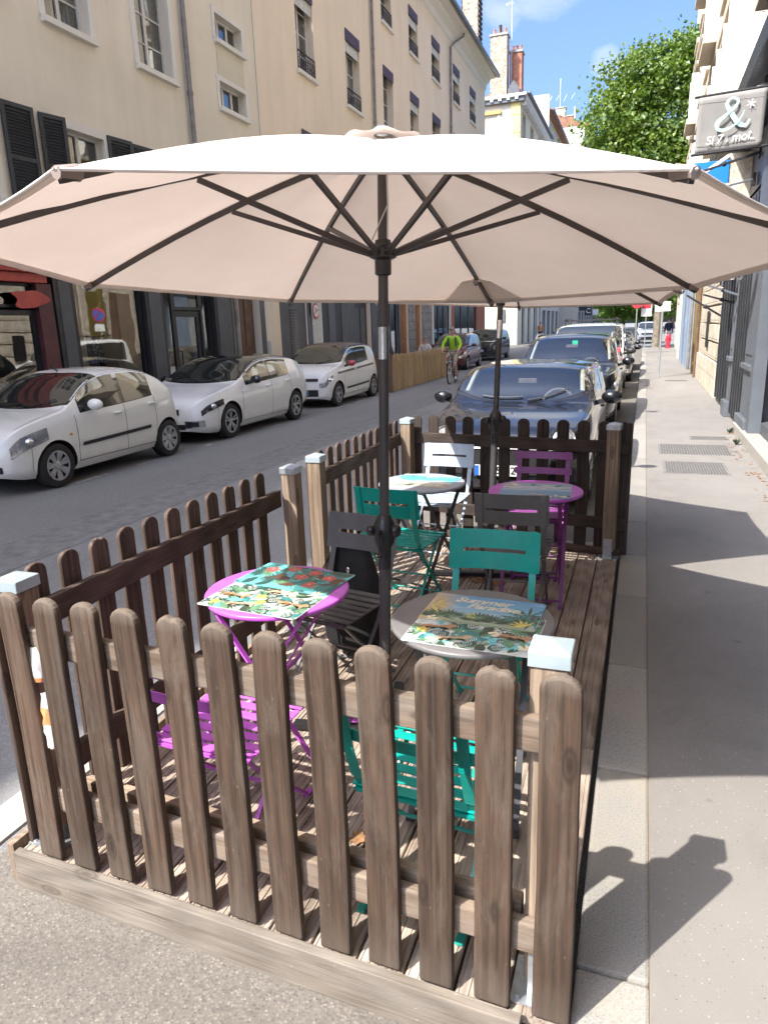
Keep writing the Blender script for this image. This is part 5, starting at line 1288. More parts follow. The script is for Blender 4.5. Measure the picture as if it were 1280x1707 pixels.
# shopfronts -----------------------------------------------------
def shop_room(hh,u0,u1,z0,z1,dep=2.6,mat='room',name='shop_interior'):
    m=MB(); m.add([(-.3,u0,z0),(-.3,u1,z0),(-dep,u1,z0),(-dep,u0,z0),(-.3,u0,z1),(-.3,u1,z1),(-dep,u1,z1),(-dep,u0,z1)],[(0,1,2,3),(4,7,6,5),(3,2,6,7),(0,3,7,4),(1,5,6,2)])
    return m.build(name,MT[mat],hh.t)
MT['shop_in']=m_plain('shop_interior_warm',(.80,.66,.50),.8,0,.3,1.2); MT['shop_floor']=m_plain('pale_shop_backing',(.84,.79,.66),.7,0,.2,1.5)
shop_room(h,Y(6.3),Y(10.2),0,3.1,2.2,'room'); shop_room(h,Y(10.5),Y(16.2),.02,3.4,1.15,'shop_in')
# red shop
h.box('red_cornice','red_shop',.0,.30,Y(4.5),Y(10.22),3.02,3.16,bevel=.01); h.box('red_cornice','red_shop',.0,.20,Y(4.5),Y(10.20),2.86,3.015,bevel=.01); h.box('red_cornice','red_shop',.0,.12,Y(4.5),Y(10.18),2.70,2.855,bevel=.01); h.box('red_fascia','red_shop',.0,.10,Y(4.5),Y(10.2),3.165,3.6)
h.box('shop_pilaster','maroon_shop',-.1,.08,Y(9.95),Y(10.28),0,2.69); h.box('shop_pilaster','maroon_shop',-.1,.08,Y(6.2),Y(6.5),0,2.69)
h.window(Y(6.5),Y(9.95),.45,2.25,0,2,'black_shop','shop_pane',-.05,fw=.09,plain=True); h.window(Y(6.5),Y(9.95),2.29,2.69,0,2,'black_shop','shop_pane',-.05,fw=.05,plain=True)
h.box('stall_riser','maroon_shop',-.1,.04,Y(6.5),Y(9.95),0,.44)
m=MB()
def blob(cy,cz,ry,rz_,seed,d):
    pts=[(cy+ry*(1+.22*math.sin(3*a+seed)+.12*math.sin(5*a+2*seed))*math.cos(a),cz+rz_*(1+.2*math.sin(2*a+seed))*math.sin(a)) for a in [i*2*PI/26 for i in range(26)]]
    m.prism(pts,lambda p,q:(d,p,q),lambda p,q:(d+.02,p,q))
blob(Y(9.75),2.42,.36,.17,1.0,.085); h.part('red_sticker',m,'red_shop')
# black clothes shop
for a,b in ((10.32,10.80),(12.82,13.42),(15.42,16.22)):
    h.box('shop_pilaster','black_shop',-.2,.10,Y(a),Y(b),0,3.0,bevel=.006)
    m=MB(); m.bb(.10,.112,Y(a)+.10,Y(b)-.10,.5,2.75); h.part('pilaster_panel',m,'slate_shop',bevel=.004)
h.box('shop_fascia','black_shop',-.2,.16,Y(10.32),Y(16.22),3.0,3.62,bevel=.01); h.box('shop_cornice','black_shop',-.1,.28,Y(10.28),Y(16.26),3.63,3.75,bevel=.01)
h.window(Y(10.80),Y(12.82),.55,3.0,0,0,'black_shop','shop_pane',-.04,fw=.06,plain=True); h.box('stall_riser','black_shop',-.2,.02,Y(10.80),Y(12.82),0,.54)
h.window(Y(13.42),Y(13.92),.3,3.0,0,0,'black_shop','shop_pane',-.06,fw=.06,plain=True); h.window(Y(14.98),Y(15.42),.3,3.0,0,0,'black_shop','shop_pane',-.06,fw=.06,plain=True)
h.window(Y(13.92),Y(14.98),2.3,3.0,0,0,'black_shop','shop_pane',-.06,fw=.07,plain=True)
dr=h.window(Y(13.92),Y(14.98),.08,2.28,0,0,'black_shop','shop_pane',-.10,fw=.13,plain=True); dr.name='shop_door'
m=MB(); m.tube([(.05,.40,-.4),(.11,.40,-.4),(.11,.40,.2),(.05,.40,.2)],.014,8); m.v=[(x,-y,z) for x,y,z in m.v]; h.part('door_handle',m,'iron',dr)
h.box('white_drape','shop_floor',-.18,-.14,Y(10.84),Y(11.2),.6,3.0); h.box('white_drape','shop_floor',-.2,-.16,Y(12.25),Y(12.8),.6,3.0); h.box('door_post','pl_cream',-.05,.02,Y(16.24),Y(16.66),0,3.3)
# house entrance
h.box('door_leaf','brown_door',-.25,-.2,Y(16.70),Y(17.76),0,3.2); 
m=MB()
for z0,z1 in ((.3,1.2),(1.4,2.8)):
    for y0 in (16.78,17.28): m.bb(-.2,-.18,Y(y0),Y(y0+.42),z0,z1)
h.part('door_panel',m,'brown_door'); h.box('grey_band','slate_shop',.0,.015,Y(17.80),Y(18.05),0,3.3)
m=MB(); m.bb(.0,.03,Y(18.12),Y(18.26),1.0,1.5); h.part('intercom',m,'galv',bevel=.004)
# jackets on mannequins in the window
def mannequin(y,label,cm,tone):
    t=thing('clothes_mannequin',label,'mannequin',(-10.62,y,.02),0,'clothes mannequins in the shop window')
    m=MB(); m.lathe([(.16,.0),(.16,.02),(.02,.04),(.02,.85)],14); m.build('stand',MT['iron'],t,smooth=True)
    m=MB(); m.lathe([(.13,1.0),(.19,1.05),(.185,1.3),(.20,1.55),(.215,1.72),(.15,1.80),(.07,1.84),(.06,1.88)],18,M=Matrix.Diagonal((.72,1.15,1.0))); m.build('jacket',cm,t,smooth=True,ang=60)
    for sx in (-1,1):
        m=MB(); m.tube([(0,sx*.23,1.72),(.02,sx*.30,1.45),(.05,sx*.29,1.15)],[.07,.062,.05],10); m.build('sleeve',cm,t,smooth=True)
    m=MB(); m.lathe([(.045,1.86),(.045,1.95),(.06,1.99),(.05,2.05),(0,2.07)],12); m.build('neck_block',tone,t,smooth=True)
def mk_floral():
    k=NT('floral_denim'); v=k.voro(k.coord(),22,out='Color'); sp=k.n('ShaderNodeSeparateColor'); k.l(v,sp.inputs[0]); k.col(k.ramp(sp.outputs[0],[(0,(.03,.045,.10)),(.55,(.05,.08,.17)),(.8,(.2,.25,.33)),(1,(.42,.42,.42))])); k.rough(.85); return k.mat
mannequin(11.30,'mannequin in a cream jacket at the left of the shop window',m_plain('cream_wool',(.55,.50,.43),.9,0,.15,20),MT['pl_cream'])
mannequin(11.78,'mannequin in a dark blue flowered jacket in the middle of the shop window',mk_floral(),MT['pl_cream'])
# ---------------------------------------------------------------- peach house
h=House('town_house','long peach rendered house with aubergine window valances and wrought iron guards',(-10,18.6,0))
Y=lambda y:y-18.6
row2=[(21.10,22.30),(24.88,26.15),(28.62,29.80),(32.05,33.30),(35.52,36.90),(39.5,40.85),(43.3,44.7)]
hol=[];specs=[]
for i,(a,b) in enumerate(row2):
    specs.append((a,b,9.18,11.5,i)); specs.append((a,b,12.98,14.72,i+10))
    specs.append((a,b,5.4,7.6,i+20))
ghol=[(18.95,20.75),(21.72,22.3),(22.85,23.4),(24.72,26.35),(27.0,29.7),(29.95,31.1),(32.05,33.2),(35.1,38.3),(39.0,45.4)]
h.wall('pl_peach',0,Y(47.4),3.3,15.6,[(Y(a),Y(b),c,e) for a,b,c,e,i in specs])
h.wall('pl_peach',0,Y(47.4),0,3.3,[(Y(a),Y(b),.02,2.95) for a,b in ghol])
h.mass('pl_peach',0,Y(47.4),0,15.6,11)
for a,b,c,e,i in specs:
    r=not(i in (2,3,4)); lam=.34 if i!=0 else .28
    h.window(Y(a),Y(b),c,e,3,1,'w_frame_w','pane',-.26,.09,None,'curtain' if i%2 else None,rail=r,lamb=lam)
h.roof(0,Y(47.4),16.25,11,2.6,.75)
m=MB()
prof=[(0,15.55),(.06,15.6),(.10,15.85),(.28,16.0),(.34,16.12),(.66,16.16),(.70,16.25),(0,16.25)]
m.prism(prof,lambda p,q:(p,-.05,q),lambda p,q:(p,Y(47.45),q)); h.part('cornice',m,'trim_w')
h.downpipe(Y(27.37),3.4,15.9); h.downpipe(Y(38.75),3.4,16.1,1.2)
# ground floor fronts
shop_room(h,Y(18.7),Y(47.2),.0,3.1,1.6,'room')
g=h.box('shutter_door','slate_shop',-.12,-.05,Y(18.95),Y(20.75),.02,2.95)
m=MB()
for i in range(22): m.bb(-.05,-.035,Y(19.65),Y(20.15),.55+i*.085,.60+i*.085)
h.part('louvre','stripe' and m,'stripe',g)
h.box('shop_pilaster','grey_shop',.0,.04,Y(20.76),Y(21.0),0,3.0)
h.window(Y(21.0),Y(21.72),.3,2.95,0,0,'w_frame_w','shop_pane',.02,fw=.05,plain=True)
lp=h.window(Y(21.0),Y(21.72),1.2,2.85,0,0,'w_frame_w','curtain',.045,fw=.02,plain=True); lp.name='lace_poster'
m=MB(); m.lathe([(.24,.0),(.24,.01)],28,(0,0,0),axis='X'); dsc=m.build('round_sticker',m_plain('sticker_red',(.55,.06,.08),.5),h.t,loc=(.08,Y(21.25),2.35))
m=MB(); m.lathe([(.19,.0),(.19,.006)],28,(.011,0,0),axis='X'); m.build('sticker_face',MT['plate_white'],dsc)
m=MB(); 
for k in range(5): m.bar((.019,-.1+.05*k,-.1+.02*k),(.019,-.06+.045*k,.09-.01*k),.014,.004,(1,0,0))
m.build('sticker_drawing',MT['trim'],dsc)
for i,(a,b) in enumerate(((21.75,22.3),(22.32,22.84),(22.86,23.4),(23.42,24.0),(24.02,24.7),(26.38,26.98),(29.7,29.93))): h.box('shop_pilaster',('black_shop','grey_shop','black_shop','slate_shop','slate_shop','slate_shop','slate_shop')[i],-.04,.03+.02*(i%2),Y(a),Y(b),0,3.0)
h.box('door_leaf','black_shop',-.22,-.16,Y(24.74),Y(26.33),.02,2.95); m=MB(); m.bb(-.16,-.14,Y(25.0),Y(25.5),1.0,2.5); m.bb(-.16,-.14,Y(25.65),Y(26.1),1.0,2.5); h.part('door_panel',m,'slate_shop')
h.window(Y(27.0),Y(29.7),.4,2.95,0,2,'slate_shop','shop_pane',-.08,fw=.07,plain=True)
for a,b in ((29.95,31.1),(32.05,33.2)):
    d_=h.box('door_leaf','orange_wood',-.16,-.10,Y(a),Y(b),.02,2.95); m=MB()
    for z0,z1 in ((.3,1.1),(1.25,2.7)):
        for k in (0,1): m.bb(-.10,-.075,Y(a)+.08+k*.53,Y(a)+.52+k*.53,z0,z1)
    h.part('door_panel',m,'orange_wood',d_)
h.box('stone_pier','ashlar_g',0,.05,Y(31.12),Y(32.03),0,3.2); h.box('stone_pier','ashlar_g',0,.05,Y(33.22),Y(34.8),0,3.2)
h.box('white_front','trim_w',0,.06,Y(34.85),Y(35.12),0,3.2); h.box('white_front','trim_w',0,.06,Y(38.28),Y(38.55),0,3.2); h.box('white_front','trim_w',0,.058,Y(35.12),Y(38.28),2.8,3.2)
h.window(Y(35.12),Y(38.28),.1,2.8,0,2,'black_shop','shop_pane',-.04,fw=.08,plain=True)
h.box('salmon_front','salmon',0,.07,Y(38.56),Y(39.2),0,3.3); h.box('salmon_front','salmon',0,.07,Y(44.9),Y(47.35),0,3.3); h.box('salmon_front','salmon',0,.068,Y(39.2),Y(44.9),3.0,3.3)
h.window(Y(39.2),Y(44.9),.3,3.0,0,2,'dk_salmon','shop_pane',-.04,fw=.10,plain=True)
m=MB(); m.bb(0,.04,Y(20.85),Y(20.95),2.2,3.1); h.part('hanging_sign','grey_shop' and m,'grey_shop')
# ---------------------------------------------------------------- chimney on the peach roof
def chimney(hh,mat,c,sx,sy,z0,z1,pots=3,name='chimney',jag=False):
    m=MB(); x,y=c; m.bb(x-sx/2,x+sx/2,y-sy/2,y+sy/2,z0,z1)
    ch=m.build(name,MT[mat],hh.t)
    m=MB(); m.bb(x-sx/2-.07,x+sx/2+.07,y-sy/2-.07,y+sy/2+.07,z1,z1+.14); m.build('chimney_cap',MT['pl_grey'],ch)
    for i in range(pots):
        q=x-sx/2+sx*(i+.5)/pots; m=MB(); m.lathe([(.13,0),(.10,.4),(.12,.42),(.12,.46),(.09,.46)],10,(q,y,z1+.14)); m.build('chimney_pot',MT['ch_brick'],ch,smooth=True)
    if jag:
        m=MB(); z=z0; i=0
        while z<z1-.2:
            for ex in (-1,1): m.bb(x+ex*(sx/2+.03)-.05,x+ex*(sx/2+.03)+.05,y-sy/2+.0,y+sy/2,z,z+.13)
            z+=.26; i+=1
        m.build('toothing',m_plain('dark_toothing_stone',(.10,.085,.08),.9,0,.3,4),ch)
    return ch
chimney(h,'ch_stone',(-.60,Y(46.5)),.92,.9,15.5,24.5,2,jag=True)
# ---------------------------------------------------------------- corner house with yellow quoins (south gable in the sun)
h=House('corner_house','cream corner house with yellow quoins, bracketed cornice and stone chimneys beyond the side street',(-9.95,60.3,0),R(-90))
# local: y -> world +X ... local x outward = -Y ; local y grows towards +X
sw=[(-2.75,-1.78,16.0,17.35),(-2.75,-1.78,12.4,14.2),(-2.75,-1.78,8.8,10.6)]
h.wall('pl_white',-14,0,0,18.55,[(-3.15,-1.55,.02,3.4)]+sw)
for a,b,c,e in sw:
    h.window(a,b,c,e,0,1,'w_frame_w','far_pane',-.15,.12,None,plain=True); h.box('window_hood','ochre',.0,.16,a-.25,b+.3,e+.18,e+.42); h.box('window_side','trim_w',.0,.04,a-.2,a-.02,c,e+.15); h.box('window_side','trim_w',.0,.04,b+.02,b+.2,c,e+.15); h.box('window_ledge','ochre',.0,.12,a-.22,b+.22,c-.32,c-.12)
for i in range(12):
    z=3.6+i*1.25; h.box('quoin','pl_yellow',.0,.06,-.72 if i%2 else -.62,.0,z,z+1.2)
h.box('cornice','trim_w',.0,.45,-14,.5,18.55,18.72); h.box('cornice_band','grey_shop',.0,.3,-14,.3,18.2,18.55)
m=MB(); pts=[(.3,18.56),(-13.9,18.56)]
for i in range(22): a=-13.8+i*.64; pts+=[(a,18.50),(a,18.34),(a+.22,18.34),(a+.22,18.50)]
m.prism(pts,lambda p,q:(.30,p,q),lambda p,q:(.42,p,q))
h.part('dentil_molding',m,'trim_w')
h.box('arch_wall','trim_w',.0,.05,-14,-3.4,0,3.6)
m=MB(); 
pts=[(-3.15,2.15)]+[(-2.35+.8*math.cos(a),2.15+1.25*math.sin(a)) for a in [PI-PI*i/14 for i in range(15)]]
m.prism(pts,lambda p,q:(-.12,p,q),lambda p,q:(-.10,p,q)); fl=h.part('arch_glass',m,'far_pane')
m=MB()
for i in range(6): y=-3.1+i*.30; m.bb(-.1,-.05,y-.03,y+.03,2.15,2.15+1.25*math.sqrt(max(.02,1-((y+2.35)/.8)**2)))
for z in (2.15,2.5,2.85,3.15): wv=.8*math.sqrt(max(.02,1-((z-2.15)/1.25)**2)); m.bb(-.1,-.055,-2.35-wv,-2.35+wv,z-.03,z+.03)
h.part('arch_bars',m,'w_frame_w',fl); h.box('door_leaf','trim_w',-.12,-.06,-3.15,-1.55,.02,2.1)
m=MB(); m.bb(.05,.09,-1.5,-1.0,1.9,2.9); h.part('notice_board',m,'grey_shop')
# east facade of the same house
E_=House('corner_house','x',(0,0,0)) if False else None
def east_wall(hh,mat,y0,y1,z0,z1,wins,wmat='far_pane',arch=None):
    # facade at local y=0 plane, running to local -x
    m=MB(); H_=[(-(b-y0),-(a-y0),c,e) for a,b,c,e in wins]
    return H_
eh=House.__new__(House)
eh.cache=h.cache; eh.t=bpy.data.objects.new('east_front',None)
bpy.data.objects.remove(eh.t)
yh=House('corner_house','shaded street front of the cream corner house with arched ground floor windows',(-9.95,60.32,0),0)
arcs=[(62.6,64.2),(66.0,67.6),(69.6,71.3),(73.2,74.6)]
ew=[(61.4,62.6,16.0,17.6),(65.6,66.9,16.0,17.6),(70,71.3,16.0,17.6)]+[(y,y+1.2,z,z+2.1) for y in (61.4,65.6,70) for z in (5.2,8.8,12.4)]
yh.wall('pl_cream',0,15,0,18.55,[(a-60.32,b-60.32,.02,3.3) for a,b in arcs]+[(a-60.32,b-60.32,c,e) for a,b,c,e in ew])
for a,b,c,e in ew: yh.window(a-60.32,b-60.32,c,e,2,1,'w_frame_w','far_pane',-.2,.1,.14,trimmat='ochre',plain=True)
for a,b in arcs: yh.window(a-60.32,b-60.32,.02,3.3,0,1,'black_shop','far_pane',-.2,fw=.12,plain=True)
yh.mass('pl_cream',.0,15,0,18.55,14); yh.box('cornice','trim_w',.0,.5,-.02,15,18.3,18.72); yh.roof(0,15,18.74,14,2.0,.6,hip=True)
m=MB(); pts=[(15.0,18.29),(.0,18.29)]
for i in range(24): a=.1+i*.62; pts+=[(a,18.2),(a,18.0),(a+.22,18.0),(a+.22,18.2)]
m.prism(pts,lambda p,q:(.01,p,q),lambda p,q:(.42,p,q))
yh.part('dentil_molding',m,'trim_w')
chimney(yh,'ch_stone',(-2.02,2.0),1.30,1.0,18.6,23.45,3); chimney(yh,'ch_brick',(-.88,3.2),.95,1.0,18.6,22.5,3)
m=MB(); m.tube([(-1.98,2.0,23.4),(-1.98,2.0,24.3)],.12,10); m.build('flue_pipe',MT['iron'],yh.t)
m=MB(); m.tube([(-1.2,2.6,19.5),(-1.2,2.6,26.2)],.03,6)
for i in range(5): m.bar((-1.2-.5+.0,2.6,25.9-.05*i),(-1.2+.0+.1*i,2.6,26.0-.04*i),.015,.015) if i in (0,2) else m.bar((-1.5+.12*i,2.3,25.95),(-1.5+.12*i,2.9,25.95),.012,.012)
m.build('antenna',MT['galv'],yh.t)
m=MB(); m.prism([(-1.25,19.2),(-.35,19.2),(-.35,19.6),(-.8,20.2),(-1.25,19.6)],lambda p,q:(p,1.4,q),lambda p,q:(p,3.0,q)); m.build('dormer',MT['slate_shop'],yh.t)
# ---------------------------------------------------------------- further houses on the left
def plainhouse(label,x,y0,y1,z1,mat,rows,ncol,dep=10,roofm='tile',ww=1.1,wh=1.9,shopm='slate_shop',rise=2.2,sideup=None,over=.6):
    hh=House('street_house',label,(x,y0,0),0,'building','far houses on the shaded side')
    L=y1-y0; ws_=[]
    for r in range(rows):
        for c_ in range(ncol):
            u=(c_+.5)*L/ncol-ww/2; z=4.6+r*(z1-5.2)/rows+.4; ws_.append((u,u+ww,z,min(z+wh,z1-.4)))
    g=[]
    for c_ in range(ncol): u=(c_+.5)*L/ncol-L/ncol*.36; g.append((u,u+L/ncol*.72,.05,3.0))
    hh.wall(mat,0,L,0,z1,ws_+g); hh.mass(mat,0,L,0,z1,dep)
    for a,b,c,e in ws_: hh.window(a,b,c,e,2,1,'w_frame','far_pane',-.2,.1,.12,plain=True)
    for a,b,c,e in g: hh.window(a,b,c,e,0,1,shopm,'far_pane',-.15,fw=.12,plain=True)
    hh.roof(0,L,z1,dep,rise,over); hh.box('string_course','trim_w',0,.08,0,L,3.6,3.85); return hh
b3=plainhouse('pale grey four-storey house after the cream corner house',-10,75.5,91,21.3,'pl_white',4,4)
b3.box('party_wall','pl_white',-8,.3,-.25,-.0,18,22.6)
b4=plainhouse('pale tiled house jutting into the street behind the grey houses',-8.05,95,118,24.2,'pl_grey',5,5)
m=MB(); b4.box('gable_wall','pl_white',-9,-.02,-.12,-.01,0,24.2); b4.box('roller_shutter','plate_white',-1.7,-.35,-.2,-.125,21.9,23.4); b4.box('window_band','trim_w',-1.9,-.2,-.19,-.125,23.5,23.7)
chimney(b4,'pl_sunny',(-3.0,1.5),1.1,1.1,24.2,26.6,0); chimney(b4,'ch_brick',(-1.9,1.2),.8,.6,24.2,25.6,0)
m=MB(); m.tube([(-1.3,1.0,24.2),(-1.3,1.0,26.6)],.14,10); m.build('flue_pipe',MT['galv'],b4.t)
m=MB(); m.tube([(-3.2,2.2,26.5),(-3.2,2.2,30.2)],.05,6)
for i in range(4): m.bar((-4.6+.9*i,2.2,27.6+.2*(i%2)),(-4.2+.9*i,2.2,28.4),.04,.04)
m.build('antenna',MT['galv'],b4.t)
b5=plainhouse('long grey stone house at the shaded far end of the street',-10,118.5,152,17,'pl_grey',4,9)
b6=plainhouse('brown grey house closing the view where the street bends',-12,91.3,94.8,16,'pl_grey',4,1)
# projecting shop signs on the far side
def blade(label,x,y,z,w,hh_,mat,txt=None,tm=None):
    t=thing('projecting_sign',label,'sign',(x,y,z),0,'projecting shop signs far along the shaded side'); m=MB(); m.bb(0,w,-.05,.05,0,hh_); pn=m.build('panel',MT[mat],t,bevel=.01)
    m=MB(); m.bar((-.6,0,hh_*.8),(0,0,hh_*.8),.04,.04); m.build('bracket',MT['iron'],t)
    if txt: text_obj('sign_lettering',txt,hh_*.8,MT[tm],pn,(w/2,-.055,hh_*.5),(R(90),0,0),0,.004)
blade('black square projecting sign with a white letter C',-9.2,100,3.6,1.5,1.5,'black_shop','C','plate_white') if False else blade('black square projecting sign with a white letter C on the grey far front',-7.7,101,2.5,.9,1.1,'black_shop','C','plate_white')
blade('flat black projecting sign just before the letter C one',-7.8,93,3.0,1.0,.55,'black_shop')
blade('white projecting sign right of the letter C one',-7.4,112,2.6,.8,.8,'plate_white')
# ================================================================== RIGHT SIDE OF THE STREET (sunlit)
X0=1.6
h=House('apartment_building','tall sunlit limestone building with projecting window surrounds above a black shopfront',(X0,36.5,0),PI)
U=lambda y:36.5-y
def rw(y0,y1): return (U(y1),U(y0))
wins=[]
yy=34.6
cols=[]
while yy>0: cols.append(yy); yy-=2.75
rowsz=[5.5,8.9,12.2,15.4,18.5]
for c_ in cols:
    for z in rowsz: wins.append((U(c_),U(c_)+1.15,z,z+2.15))
h.wall('pl_sunny',0,U(-6),4.9,22.5,wins)
h.mass('pl_sunny',0,U(-6),0,22.5,12)
for i,(a,b,c,e) in enumerate(wins):
    o=h.window(a,b,c,e,2,1,'w_frame_w','far_pane',-.22,None,None,plain=True)
    key=('surround_big',)
    def sf():
        m=MB(); w,hh=1.15,2.15
        for sg in (-1,1): m.bb(0,.10,sg*(w/2+.10)-.10,sg*(w/2+.10)+.10,-hh/2,hh/2)
        m.bb(0,.16,-w/2-.22,w/2+.22,hh/2,hh/2+.24); m.bb(0,.30,-w/2-.28,w/2+.28,hh/2+.24,hh/2+.34); return m
    h.put(key,sf,'pl_sunny',o,(.22,0,0))
    h.put(('sill_big',),lambda:MB().bb(0,.34,-.80,.80,-.16,0),'pl_sunny',o,(.22,0,-2.15/2))
    if i%3==0: h.put(('balcony',),lambda:MB().bb(0,.62,-.95,.95,-.20,-.03).bb(.05,.2,-.8,-.6,-.55,-.2).bb(.05,.2,.6,.8,-.55,-.2),'pl_sunny',o,(.22,0,-2.15/2-.16))
    if i%3==1 or i%5==0: h.put(('open_shutter',),lambda:MB().bb(.0,.42,-.02,.02,-1.05,1.05),'trim_w',o,(.22,.60,0)) and h.put(('open_shutter',),None,'trim_w',o,(.22,-.60,0))
h.box('string_course','pl_sunny',0,.30,0,U(-6),8.25,8.5); h.box('string_course','pl_sunny',0,.30,0,U(-6),11.6,11.8); h.box('roof_cornice','pl_sunny',0,.8,0,U(-6),22.3,22.8)
# ground floor
gf=[rw(12.45,13.98),rw(14.58,16.95),rw(24.3,24.9),rw(25.6,27.0),rw(28.4,30.0),rw(31.2,32.8)]
h.wall('ashlar',0,U(12.2),0,4.9,[(a,b,.03,3.6) for a,b in gf],depth=.35,name='stone_wall')
h.wall('slate_shop',U(12.2),U(-6),0,4.9,[(U(11.2),U(2),.3,3.2)],depth=.3,name='shop_wall')
h.window(U(11.2),U(2),.3,3.2,0,3,'black_shop','shop_pane',-.2,fw=.1)
h.box('shop_cornice','black_shop',.0,.55,U(17.3),U(-6),4.62,4.90,bevel=.012); h.box('shop_fascia','black_shop',.0,.10,U(17.3),U(-6),3.65,4.39)
for a,b in ((12.45,13.98),(14.58,16.95)):
    p=h.box('black_shutter_panel','black_shop',-.2,.075,U(b),U(a),.03,3.62)
    m=MB(); n=5
    for i in range(n): u=U(b)+(b-a)*(i+.5)/n; m.bb(.075,.125,u-.06,u+.06,.1,3.55)
    h.part('panel_rib',m,'black_shop',p)
h.box('black_pier','black_shop',.0,.05,U(17.2),U(16.97),0,4.39)
# painted pilasters with base blocks
for a,b,mm in ((11.35,12.38,'grey_shop'),(14.04,14.52,'grey_shop')):
    p=h.box('shop_pilaster',mm,.0,.12,U(b),U(a),0,4.39,bevel=.006); h.box('pilaster_base',mm,.0,.19,U(b)-.04,U(a)+.04,0,.28,p,bevel=.01); h.box('pilaster_band',mm,.0,.17,U(b)-.03,U(a)+.03,.98,1.06,p,bevel=.01); h.box('pilaster_panel',mm,.12,.135,U(b)+.14,U(a)-.14,1.2,4.1,p)
h.box('end_pilaster','grey_shop',.0,.16,U(11.3),U(11.0),0,4.39)
h.box('stone_plinth','ashlar',.0,.10,U(23.5),U(17.4),0,.75)
m=MB()
for i in range(9):
    m.bb(.0,.05+.02*(i%2),U(23.4 if i%2 else 23.1),U(17.6 if i%2 else 17.45),.78+i*.42,1.16+i*.42)
h.part('rusticated_block',m,'ashlar',bevel=.012)
for y in (20.2,): h.box('iron_grille','iron',.07,.10,U(y+.5),U(y),1.0,1.9)
m=MB(); m.tube([(.12,U(23.55),0),(.12,U(23.55),4.6)],.05,8); h.part('downpipe',m,'brown_door'); m=MB(); m.tube([(.12,U(27.2),0),(.12,U(27.2),8)],.05,8); h.part('downpipe',m,'pipe')
h.box('door_leaf','ochre_door',-.3,.04,U(24.9),U(24.3),.03,3.6); h.box('door_reveal','ochre_door',-.34,.14,U(25.12),U(24.92),0,3.7)
h.box('door_leaf','brown_door',-.25,.05,U(27.0),U(25.6),.03,3.6)
h.box('blue_shopfront','blue_shop',.0,.18,U(33.2),U(32.82),0,3.8); h.box('blue_shopfront','blue_shop',.0,.18,U(31.18),U(30.02),0,3.8); h.box('blue_shopfront','blue_shop',.0,.18,U(28.38),U(28.0),0,3.8); h.box('blue_fascia','blue_shop',.0,.30,U(33.2),U(28.0),3.81,4.4)
for a,b in ((28.4,30.0),(31.2,32.8)): h.window(U(b),U(a),.03,3.6,0,0,'blue_shop','far_pane',-.1,fw=.1,plain=True)
h.box('white_shopfront','trim_w',.0,.14,U(36.45),U(33.4),0,4.4)
# stone step in front of the shop
m=MB(); m.bb(0,.0,0,0,0,0); m=MB(); m.bb(1.38,1.60,-4,12.25,-.2,.15); st=m.build('stone_step',MT['step_stone'],bevel=.012); tag(st,'pale worn stone step along the foot of the black shopfront','step')
# low building after it
h2=House('corner_shop','low white shop building at the far end of the sunlit pavement',(1.75,48,0),PI)
h2.wall('pl_white',0,11.4,0,4.8,[(1,3.2,.4,3.2),(4.4,6.6,.05,3.2),(7.8,10.4,.4,3.2)]); h2.mass('pl_white',0,11.4,0,4.8,8)
for a,b,c,e in ((1,3.2,.4,3.2),(4.4,6.6,.05,3.2),(7.8,10.4,.4,3.2)): h2.window(a,b,c,e,0,1,'blue_shop','far_pane',-.15,fw=.1,plain=True)
h2.box('shop_fascia','grey_shop',0,.25,0,11.4,3.5,4.2); h2.roof(0,11.4,4.8,8,1.4,.3)
# ---- hanging fabric sign
MT['sign_cloth']=m_plain('grey_sign_cloth',(.235,.224,.21),.85,0,.06,5); MT['aqua']=m_plain('aqua_lettering',(.42,.66,.66),.5,0,.06,9); MT['blue_sign']=m_plain('blue_sign_board',(.01,.18,.62),.4,0,.05,5); MT['poster']=m_plain('faded_poster',(.6,.52,.40),.7,0,.5,6)
sg=thing('hanging_sign','grey cloth shop banner with a large aqua ampersand hanging over the pavement','sign',(0,9.0,1.757*(1-.72))); sg.scale=(.72,.72,.72)
def sgp(x,z): return (x, 0.0, z+(x-1.0)*.028)
m=MB(); m.grid(lambda u,v:(.565+(.895)*u+(.02*v-.02),.012*math.sin(u*5)*(1-v)+.01*math.sin(v*4),4.14+.755*v+(u-.5)*.03),16,12); cl=m.build('cloth',MT['sign_cloth'],sg,smooth=True); so_=cl.modifiers.new('sheet','SOLIDIFY'); so_.thickness=.006
for z in (4.905,4.125):
    m=MB(); m.tube([(.50,0.004,z-.01),(2.2,.004,z+.05)],.02,10); m.build('sign_rod',MT['iron'],sg,smooth=True)
m=MB(); m.bb(.57,1.44,-.014,-.008,4.80,4.803); m.bb(.57,1.44,-.014,-.008,4.235,4.238); m.build('seam',MT['pl_grey'],sg)
